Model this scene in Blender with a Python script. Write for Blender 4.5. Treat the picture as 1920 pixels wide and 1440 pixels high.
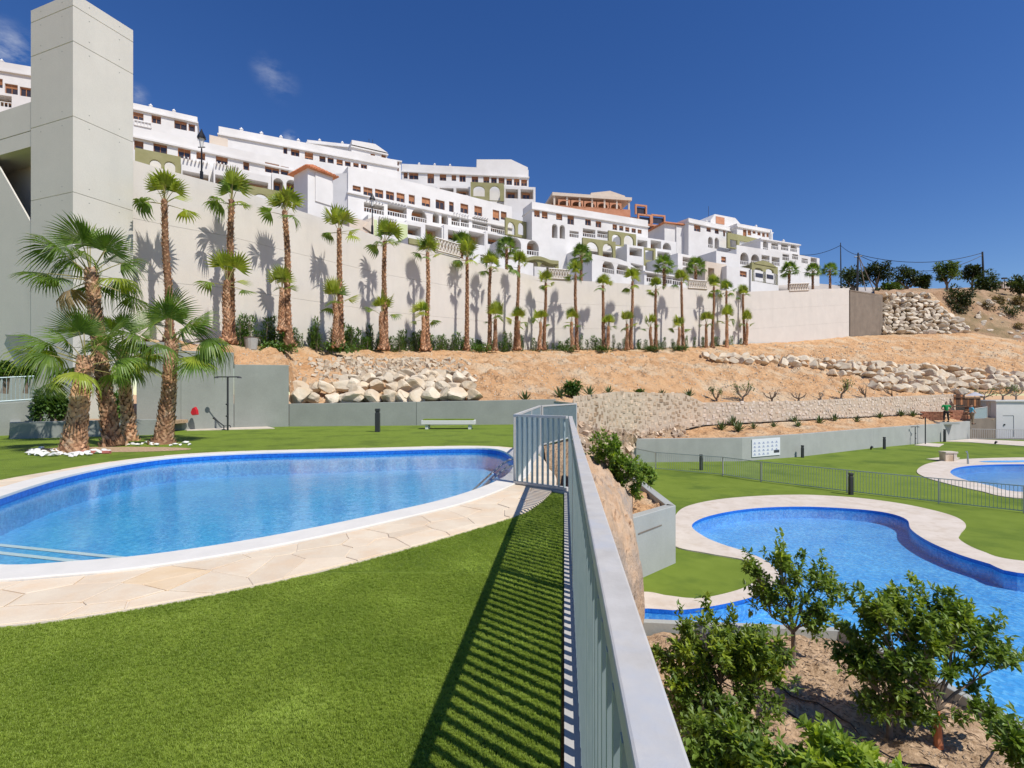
import bpy, bmesh, math, random
from mathutils import Vector, Matrix, Euler, noise
from mathutils.geometry import tessellate_polygon
R = math.radians
sc = bpy.context.scene
for o in list(bpy.data.objects): bpy.data.objects.remove(o)
C = sc.collection

# ------------------------------------------------------------------ camera, sky, sun, exposure
CH = 1.43                    # eye height above the upper lawn (z = 0)
cam_d = bpy.data.cameras.new('camera'); cam = bpy.data.objects.new('camera', cam_d); C.objects.link(cam)
cam.location = (0, 0, CH); cam.rotation_euler = (R(90), 0, 0)
cam_d.lens = 18; cam_d.sensor_width = 36; cam_d.shift_y = 17/1920
cam_d.clip_start = 0.02; cam_d.clip_end = 3000
sc.camera = cam
SUN = Vector((.757*math.cos(R(54.0)), -.653*math.cos(R(54.0)), math.sin(R(54.0)))).normalized()   # towards the sun
w = bpy.data.worlds.new('World'); sc.world = w; w.use_nodes = True
nt = w.node_tree; nt.nodes.clear()
wo = nt.nodes.new('ShaderNodeOutputWorld'); bg = nt.nodes.new('ShaderNodeBackground')
sky = nt.nodes.new('ShaderNodeTexSky'); sky.sky_type = 'NISHITA'; sky.sun_disc = False
sky.sun_elevation = R(54); sky.sun_rotation = math.atan2(.757, -.653)
sky.altitude = 300; sky.air_density = 1.0; sky.dust_density = 0.1; sky.ozone_density = 3.2
hs = nt.nodes.new('ShaderNodeHueSaturation'); hs.inputs['Saturation'].default_value = 1.28
hs.inputs['Value'].default_value = 1.0; hs.inputs['Hue'].default_value = .514
nt.links.new(sky.outputs[0], hs.inputs['Color'])
# a few thin wisps of cloud at the left of the sky
tc = nt.nodes.new('ShaderNodeTexCoord')
def cloud_mask(d, radius, k):
    vm = nt.nodes.new('ShaderNodeVectorMath'); vm.operation = 'DISTANCE'
    nt.links.new(tc.outputs['Generated'], vm.inputs[0]); vm.inputs[1].default_value = Vector(d).normalized()
    mr = nt.nodes.new('ShaderNodeMapRange'); mr.inputs[1].default_value = radius; mr.inputs[2].default_value = 0
    mr.inputs[3].default_value = 0; mr.inputs[4].default_value = k; mr.interpolation_type = 'SMOOTHSTEP'
    nt.links.new(vm.outputs['Value'], mr.inputs[0]); return mr.outputs[0]
def skydir(px, py): return ((px-960)/960, 1, (737-py)/960)
ms = [cloud_mask(skydir(-12, 118), .05, .55), cloud_mask(skydir(22, 82), .035, .6), cloud_mask(skydir(527, 158), .035, .2), cloud_mask(skydir(500, 132), .03, .25), cloud_mask(skydir(256, 178), .02, .5), cloud_mask(skydir(545, 260), .016, .9)]
acc = ms[0]
for m_ in ms[1:]:
    ad = nt.nodes.new('ShaderNodeMath'); ad.operation = 'ADD'; nt.links.new(acc, ad.inputs[0]); nt.links.new(m_, ad.inputs[1]); acc = ad.outputs[0]
nz = nt.nodes.new('ShaderNodeTexNoise'); nz.inputs['Scale'].default_value = 22; nz.inputs['Detail'].default_value = 7; nz.inputs['Roughness'].default_value = .62
mp = nt.nodes.new('ShaderNodeMapping'); mp.inputs['Rotation'].default_value = (0, R(35), 0); mp.inputs['Scale'].default_value = (1, 1, 2.2)
nt.links.new(tc.outputs['Generated'], mp.inputs[0]); nt.links.new(mp.outputs[0], nz.inputs['Vector'])
cr = nt.nodes.new('ShaderNodeMapRange'); cr.inputs[1].default_value = .42; cr.inputs[2].default_value = .72
nt.links.new(nz.outputs['Fac'], cr.inputs[0])
mu = nt.nodes.new('ShaderNodeMath'); mu.operation = 'MULTIPLY'; mu.use_clamp = True
nt.links.new(acc, mu.inputs[0]); nt.links.new(cr.outputs[0], mu.inputs[1])
mxc = nt.nodes.new('ShaderNodeMix'); mxc.data_type = 'RGBA'
nt.links.new(mu.outputs[0], mxc.inputs['Factor']); nt.links.new(hs.outputs[0], mxc.inputs['A']); mxc.inputs['B'].default_value = (5.2, 5.6, 6.6, 1)
nt.links.new(mxc.outputs['Result'], bg.inputs['Color'])
bg.inputs['Strength'].default_value = 0.112
nt.links.new(bg.outputs[0], wo.inputs['Surface'])
sl = bpy.data.lights.new('sun', 'SUN'); sl.energy = 4.6; sl.angle = R(.53); sl.color = (1, .955, .88)
so = bpy.data.objects.new('sun', sl); C.objects.link(so)
so.rotation_euler = SUN.to_track_quat('Z', 'Y').to_euler()
so.location = SUN*50
vs = sc.view_settings; vs.view_transform = 'Standard'; vs.look = 'None'; vs.exposure = 0; vs.gamma = 1; vs.use_curve_mapping = False
sc.cycles.max_bounces = 8; sc.cycles.transparent_max_bounces = 16; sc.cycles.use_denoising = True
try: sc.cycles.denoiser = 'OPENIMAGEDENOISE'
except Exception: pass
sc.cycles.sample_clamp_indirect = 6
sc.cycles.caustics_reflective = False; sc.cycles.caustics_refractive = False

# ------------------------------------------------------------------ helpers
def P(px, py, Y, z=None):
    """A point of the place: the photo's pixel (1920x1440) at depth Y."""
    return Vector(((px-960)/960*Y, Y, CH-(py-737)/960*Y if z is None else z))
def G(px, py, z=0.0):
    """The photo's pixel on a horizontal plane at height z."""
    Y = 960*(CH-z)/(py-737); return Vector(((px-960)/960*Y, Y, z))

def wloc(o):
    v = Vector((0, 0, 0))
    while o is not None: v += o.location; o = o.parent
    return v
def tag(o, label=None, cat=None, group=None, kind=None):
    if label: o['label'] = label
    if cat: o['category'] = cat
    if group: o['group'] = group
    if kind: o['kind'] = kind
    return o
def empty(name, loc, label=None, cat=None, group=None, kind=None):
    o = bpy.data.objects.new(name, None); C.objects.link(o); o.location = loc; o.empty_display_size = .3
    return tag(o, label, cat, group, kind)
def inst(name, mesh, parent=None, loc=(0, 0, 0), rot=(0, 0, 0), scale=(1, 1, 1)):
    o = bpy.data.objects.new(name, mesh); C.objects.link(o); o.parent = parent
    o.location = loc; o.rotation_euler = rot; o.scale = scale
    return o
def copy_tree(o, parent=None, loc=None, rz=None, s=None, label=None):
    c = o.copy(); C.objects.link(c); c.parent = parent
    if loc is not None: c.location = loc
    if rz is not None: c.rotation_euler = (c.rotation_euler.x, c.rotation_euler.y, rz)
    if s is not None: c.scale = (s, s, s) if not hasattr(s, '__len__') else s
    if label: c['label'] = label
    for ch in list(o.children): copy_tree(ch, c)
    return c
class MB:
    def __init__(s): s.v = []; s.f = []; s.m = []
    def add(s, V, F, m=0):
        n = len(s.v); s.v += [tuple(v) for v in V]; s.f += [tuple(i+n for i in f) for f in F]; s.m += [m]*len(F); return s
    def quad(s, a, b, c, d, m=0): return s.add([a, b, c, d], [(0, 1, 2, 3)], m)
    def box(s, c, size, rot=0, m=0, M=None):
        x, y, z = size[0]/2, size[1]/2, size[2]/2; c = Vector(c)
        mt = M if M is not None else (rot.to_matrix() if isinstance(rot, Euler) else Matrix.Rotation(rot, 3, 'Z'))
        V = [c+mt@Vector((i*x, j*y, k*z)) for k in (-1, 1) for j in (-1, 1) for i in (-1, 1)]
        return s.add(V, [(0, 2, 3, 1), (4, 5, 7, 6), (0, 1, 5, 4), (2, 6, 7, 3), (0, 4, 6, 2), (1, 3, 7, 5)], m)
    def tube(s, pts, rad, n=8, m=0, cap=True, jit=0, rnd=None):
        pts = [Vector(p) for p in pts]
        if not hasattr(rad, '__len__'): rad = [rad]*len(pts)
        base = len(s.v); ref = Vector((0, 0, 1))
        d0 = (pts[1]-pts[0]).normalized()
        if abs(d0.z) > .9: ref = Vector((1, 0, 0))
        for i, p in enumerate(pts):
            d = (pts[min(i+1, len(pts)-1)]-pts[max(i-1, 0)]).normalized()
            a = d.cross(ref)
            if a.length < 1e-4: a = d.orthogonal()
            a.normalize(); b = a.cross(d).normalized()
            for k in range(n):
                t = 2*math.pi*k/n; r = rad[i]*(1+(rnd.uniform(-jit, jit) if rnd else 0))
                s.v.append(tuple(p+a*math.cos(t)*r+b*math.sin(t)*r))
        for i in range(len(pts)-1):
            for k in range(n):
                s.f.append((base+i*n+k, base+i*n+(k+1) % n, base+(i+1)*n+(k+1) % n, base+(i+1)*n+k)); s.m.append(m)
        if cap:
            s.f.append(tuple(base+k for k in range(n))[::-1]); s.m.append(m)
            s.f.append(tuple(base+(len(pts)-1)*n+k for k in range(n))); s.m.append(m)
        return s
    def prism(s, poly, z0, z1, m=0):
        """poly: xy points, counter-clockwise, extruded."""
        n = len(poly); V = [(p[0], p[1], z0) for p in poly]+[(p[0], p[1], z1) for p in poly]
        s.add(V, [tuple(range(n))[::-1], tuple(range(n, 2*n))]+[(i, (i+1) % n, n+(i+1) % n, n+i) for i in range(n)], m); return s
    def mesh(s, name, mats):
        me = bpy.data.meshes.new(name); me.from_pydata(s.v, [], s.f)
        for m_ in (mats if isinstance(mats, (list, tuple)) else [mats]): me.materials.append(m_)
        if any(s.m): me.polygons.foreach_set('material_index', s.m)
        me.update(); return me
    def build(s, name, mats, parent=None, smooth=False, local=False, label=None, cat=None, group=None, kind=None):
        if not local:
            off = wloc(parent) if parent else Vector((0, 0, 0))
            if parent is None and s.v and kind != 'structure':
                xs = [v[0] for v in s.v]; ys = [v[1] for v in s.v]; zs = [v[2] for v in s.v]
                off = Vector(((min(xs)+max(xs))/2, (min(ys)+max(ys))/2, min(zs)))
            s.v = [(v[0]-off.x, v[1]-off.y, v[2]-off.z) for v in s.v]
        me = s.mesh(name, mats)
        if smooth: me.polygons.foreach_set('use_smooth', [True]*len(me.polygons))
        o = bpy.data.objects.new(name, me); C.objects.link(o)
        if parent: o.parent = parent
        elif not local: o.location = off
        return tag(o, label, cat, group, kind)
def bevel(o, w=.01, seg=2):
    b = o.modifiers.new('bevel', 'BEVEL'); b.width = w; b.segments = seg; b.limit_method = 'ANGLE'; b.angle_limit = R(40); return o

def spline(pts, n=6, closed=True):
    """Catmull-Rom through xy(z) points."""
    out = []; L = len(pts); pts = [Vector(p) for p in pts]
    rng = range(L) if closed else range(L-1)
    for i in rng:
        if closed: a, b, c, d = pts[i-1], pts[i], pts[(i+1) % L], pts[(i+2) % L]
        else: a, b, c, d = pts[max(i-1, 0)], pts[i], pts[i+1], pts[min(i+2, L-1)]
        for k in range(n):
            t = k/n
            out.append(.5*((2*b)+(c-a)*t+(2*a-5*b+4*c-d)*t*t+(3*b-a-3*c+d)*t**3))
    if not closed: out.append(pts[-1])
    return out
def resample(pts, n, closed=False):
    pts = [Vector(p) for p in pts]
    if closed: pts = pts+[pts[0]]
    L = [0]
    for a, b in zip(pts, pts[1:]): L.append(L[-1]+(b-a).length)
    out = []; k = 0
    for i in range(n):
        t = L[-1]*i/(n if closed else n-1)
        while k < len(L)-2 and L[k+1] < t: k += 1
        f = (t-L[k])/max(L[k+1]-L[k], 1e-9); out.append(pts[k].lerp(pts[k+1], min(max(f, 0), 1)))
    return out
def offset_curve(pts, d):
    """Closed xy curve moved outwards by d (d > 0 grows)."""
    n = len(pts); area = sum(pts[i].x*pts[(i+1) % n].y-pts[(i+1) % n].x*pts[i].y for i in range(n))
    sg = 1 if area > 0 else -1; out = []
    for i in range(n):
        t = pts[(i+1) % n]-pts[i-1]; t.z = 0; t.normalize()
        out.append(Vector((pts[i].x+t.y*d*sg, pts[i].y-t.x*d*sg, pts[i].z)))
    return out
def sheet(name, outer, holes, z, mat_, kind='structure', parent=None):
    rings = [[Vector((p[0], p[1], 0)) for p in outer]]+[[Vector((p[0], p[1], 0)) for p in h] for h in holes]
    tri = tessellate_polygon(rings); V = [Vector((p.x, p.y, z)) for r_ in rings for p in r_]
    F = []
    for t in tri:
        a, b, c = (V[i] for i in t)
        F.append(tuple(t) if (b-a).cross(c-a).z > 0 else tuple(t)[::-1])
    return MB().add(V, F).build(name, mat_, parent, kind=kind)
def ring(name, inner, outer, z0, z1, mat_, kind='structure', parent=None):
    """A raised kerb-like ring between two closed curves with equal counts."""
    n = len(inner); b = MB()
    V = [Vector((p.x, p.y, z)) for z, c in ((z1, inner), (z1, outer), (z0, inner), (z0, outer)) for p in c]
    F = []
    for i in range(n):
        j = (i+1) % n
        F += [(i, j, n+j, n+i), (n+i, n+j, 3*n+j, 3*n+i), (j, i, 2*n+i, 2*n+j)]
    b.add(V, F); o = b.build(name, mat_, parent, kind=kind)
    bm = bmesh.new(); bm.from_mesh(o.data); bmesh.ops.recalc_face_normals(bm, faces=bm.faces); bm.to_mesh(o.data); bm.free()
    return o

# ------------------------------------------------------------------ materials
def nodes(name):
    m = bpy.data.materials.new(name); m.use_nodes = True
    t = m.node_tree; b = t.nodes['Principled BSDF']; return m, t, b
def ramp(t, fac, stops):
    r_ = t.nodes.new('ShaderNodeValToRGB'); e = r_.color_ramp.elements
    while len(e) < len(stops): e.new(.5)
    for el, (p, c) in zip(e, stops): el.position = p; el.color = (*c, 1)
    t.links.new(fac, r_.inputs[0]); return r_.outputs[0]
def tex(t, kind, scale, coord, **kw):
    n = t.nodes.new(kind); n.inputs['Scale'].default_value = scale
    for k, v in kw.items():
        if k in n.inputs: n.inputs[k].default_value = v
        else: setattr(n, k, v)
    t.links.new(coord, n.inputs['Vector']); return n
def mixc(t, f, a, b, mode='MIX'):
    m = t.nodes.new('ShaderNodeMix'); m.data_type = 'RGBA'; m.blend_type = mode
    for s_, v in (('Factor', f), ('A', a), ('B', b)):
        if isinstance(v, bpy.types.NodeSocket): t.links.new(v, m.inputs[s_])
        elif s_ == 'Factor': m.inputs[s_].default_value = v
        else: m.inputs[s_].default_value = (*v, 1)
    return m.outputs['Result']
def coordn(t, scale=(1, 1, 1), obj=False):
    if obj: c = t.nodes.new('ShaderNodeTexCoord').outputs['Object']
    else: c = t.nodes.new('ShaderNodeNewGeometry').outputs['Position']
    if scale != (1, 1, 1):
        m = t.nodes.new('ShaderNodeMapping'); m.inputs['Scale'].default_value = scale; t.links.new(c, m.inputs[0]); c = m.outputs[0]
    return c
def M(name, c1, c2=None, scale=3, rough=.8, bump=0, bscale=30, spec=.3, metallic=0, c3=None, scale3=.5, stretch=(1, 1, 1), rnd=0, detail=6, sub=0, blot=None, obj=False, bdist=.02, isl=0):
    m, t, b = nodes(name); co = coordn(t, stretch, obj); raw = coordn(t, (1, 1, 1), obj)
    b.inputs['Roughness'].default_value = rough; b.inputs['Metallic'].default_value = metallic
    b.inputs['Specular IOR Level'].default_value = spec
    col = None
    if c2:
        n = tex(t, 'ShaderNodeTexNoise', scale, co, Detail=detail, Roughness=.6)
        col = ramp(t, n.outputs['Fac'], [(.32, c1), (.68, c2)])
    if c3:
        n3 = tex(t, 'ShaderNodeTexNoise', scale3, raw, Detail=4, Roughness=.65)
        f = t.nodes.new('ShaderNodeMapRange'); f.inputs[1].default_value = .48; f.inputs[2].default_value = .66
        t.links.new(n3.outputs['Fac'], f.inputs[0]); col = mixc(t, f.outputs[0], col if col is not None else c1, c3)
    if rnd:
        oi = t.nodes.new('ShaderNodeObjectInfo'); h = t.nodes.new('ShaderNodeHueSaturation')
        mr = t.nodes.new('ShaderNodeMapRange'); mr.inputs[3].default_value = 1-rnd; mr.inputs[4].default_value = 1+rnd
        t.links.new(oi.outputs['Random'], mr.inputs[0]); t.links.new(mr.outputs[0], h.inputs['Value'])
        if col is not None: t.links.new(col, h.inputs['Color'])
        else: h.inputs['Color'].default_value = (*c1, 1)
        col = h.outputs[0]
    if isl:
        gi = t.nodes.new('ShaderNodeNewGeometry'); h = t.nodes.new('ShaderNodeHueSaturation'); mr = t.nodes.new('ShaderNodeMapRange')
        mr.inputs[3].default_value = 1-isl; mr.inputs[4].default_value = 1+isl; t.links.new(gi.outputs['Random Per Island'], mr.inputs[0]); t.links.new(mr.outputs[0], h.inputs['Value'])
        if col is not None: t.links.new(col, h.inputs['Color'])
        else: h.inputs['Color'].default_value = (*c1, 1)
        col = h.outputs[0]
    if col is not None: t.links.new(col, b.inputs['Base Color'])
    else: b.inputs['Base Color'].default_value = (*c1, 1)
    if bump:
        n2 = tex(t, 'ShaderNodeTexNoise', bscale, raw, Detail=5, Roughness=.65)
        bp = t.nodes.new('ShaderNodeBump'); bp.inputs['Strength'].default_value = bump; bp.inputs['Distance'].default_value = bdist
        t.links.new(n2.outputs['Fac'], bp.inputs['Height']); t.links.new(bp.outputs[0], b.inputs['Normal'])
    return m
def leafmat(name, c1, c2, scale=3, trans=.35, rough=.45, rnd=.25, c3=None):
    m, t, b = nodes(name); co = coordn(t)
    n = tex(t, 'ShaderNodeTexNoise', scale, co, Detail=3)
    col = ramp(t, n.outputs['Fac'], [(.3, c1), (.55, c2)]+([(.72, c3)] if c3 else []))
    oi = t.nodes.new('ShaderNodeObjectInfo'); gi = t.nodes.new('ShaderNodeNewGeometry')
    ad = t.nodes.new('ShaderNodeMath'); ad.operation = 'ADD'; t.links.new(oi.outputs['Random'], ad.inputs[0]); t.links.new(gi.outputs['Random Per Island'], ad.inputs[1])
    h = t.nodes.new('ShaderNodeHueSaturation'); mr = t.nodes.new('ShaderNodeMapRange')
    mr.inputs[1].default_value = 0; mr.inputs[2].default_value = 2; mr.inputs[3].default_value = 1-rnd*1.6; mr.inputs[4].default_value = 1+rnd*1.6
    t.links.new(ad.outputs[0], mr.inputs[0]); t.links.new(mr.outputs[0], h.inputs['Value']); t.links.new(col, h.inputs['Color'])
    t.links.new(h.outputs[0], b.inputs['Base Color']); b.inputs['Roughness'].default_value = rough
    tr = t.nodes.new('ShaderNodeBsdfTranslucent'); t.links.new(mixc(t, 1, h.outputs[0], (1.3, 1.35, .6), 'MULTIPLY'), tr.inputs['Color'])
    mx = t.nodes.new('ShaderNodeMixShader'); mx.inputs[0].default_value = trans
    t.links.new(b.outputs[0], mx.inputs[1]); t.links.new(tr.outputs[0], mx.inputs[2])
    t.links.new(mx.outputs[0], t.nodes['Material Output'].inputs['Surface']); return m

def concrete(name, c, dark=.82, light=1.08, streak=True, stain=None, bump=.25):
    m, t, b = nodes(name); raw = coordn(t)
    c1 = tuple(x*dark for x in c); c2 = tuple(min(x*light, 1) for x in c)
    n = tex(t, 'ShaderNodeTexNoise', .9, raw, Detail=8, Roughness=.62)
    col = ramp(t, n.outputs['Fac'], [(.3, c1), (.7, c2)])
    n2 = tex(t, 'ShaderNodeTexNoise', 22, raw, Detail=4)
    col = mixc(t, .22, col, ramp(t, n2.outputs['Fac'], [(.3, tuple(x*.75 for x in c)), (.7, c2)]))
    if streak:
        st = tex(t, 'ShaderNodeTexNoise', 1.0, coordn(t, (1.1, 1.1, .14)), Detail=5, Roughness=.6)
        f = t.nodes.new('ShaderNodeMapRange'); f.inputs[1].default_value = .5; f.inputs[2].default_value = .8; f.inputs[4].default_value = .38
        t.links.new(st.outputs['Fac'], f.inputs[0]); col = mixc(t, f.outputs[0], col, stain or tuple(x*.72 for x in c))
    t.links.new(col, b.inputs['Base Color']); b.inputs['Roughness'].default_value = .85; b.inputs['Specular IOR Level'].default_value = .25
    bp = t.nodes.new('ShaderNodeBump'); bp.inputs['Strength'].default_value = bump; bp.inputs['Distance'].default_value = .01
    t.links.new(n2.outputs['Fac'], bp.inputs['Height']); t.links.new(bp.outputs[0], b.inputs['Normal']); return m

def water(name, tint, ripple=.05, rs=3.0, ior=1.33):
    m, t, b = nodes(name); t.nodes.remove(b); raw = coordn(t)
    n = tex(t, 'ShaderNodeTexNoise', rs, raw, Detail=3, Roughness=.5)
    n2 = tex(t, 'ShaderNodeTexNoise', rs*5, raw, Detail=2, Roughness=.5)
    s_ = t.nodes.new('ShaderNodeMath'); s_.operation = 'MULTIPLY_ADD'; s_.inputs[1].default_value = .25
    t.links.new(n2.outputs['Fac'], s_.inputs[0]); t.links.new(n.outputs['Fac'], s_.inputs[2])
    bp = t.nodes.new('ShaderNodeBump'); bp.inputs['Strength'].default_value = 1; bp.inputs['Distance'].default_value = ripple
    t.links.new(s_.outputs[0], bp.inputs['Height'])
    fr = t.nodes.new('ShaderNodeFresnel'); fr.inputs['IOR'].default_value = ior; t.links.new(bp.outputs[0], fr.inputs['Normal'])
    gl = t.nodes.new('ShaderNodeBsdfGlossy'); gl.inputs['Roughness'].default_value = .02; t.links.new(bp.outputs[0], gl.inputs['Normal'])
    tr = t.nodes.new('ShaderNodeBsdfTransparent'); tr.inputs['Color'].default_value = (*tint, 1)
    mx = t.nodes.new('ShaderNodeMixShader'); t.links.new(fr.outputs[0], mx.inputs[0]); t.links.new(tr.outputs[0], mx.inputs[1]); t.links.new(gl.outputs[0], mx.inputs[2])
    t.links.new(mx.outputs[0], t.nodes['Material Output'].inputs['Surface']); return m
def mosaic(name, cols, s=26):  # mixed tile blues; their pale speckle doubles as painted caustic light
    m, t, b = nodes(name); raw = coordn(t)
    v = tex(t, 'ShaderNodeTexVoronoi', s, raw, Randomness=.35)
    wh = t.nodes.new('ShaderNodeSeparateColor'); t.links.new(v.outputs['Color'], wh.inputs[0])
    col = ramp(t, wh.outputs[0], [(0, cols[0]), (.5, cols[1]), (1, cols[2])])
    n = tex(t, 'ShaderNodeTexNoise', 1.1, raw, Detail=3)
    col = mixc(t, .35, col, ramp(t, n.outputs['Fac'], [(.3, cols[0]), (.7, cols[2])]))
    t.links.new(col, b.inputs['Base Color']); b.inputs['Roughness'].default_value = .35; return m

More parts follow.
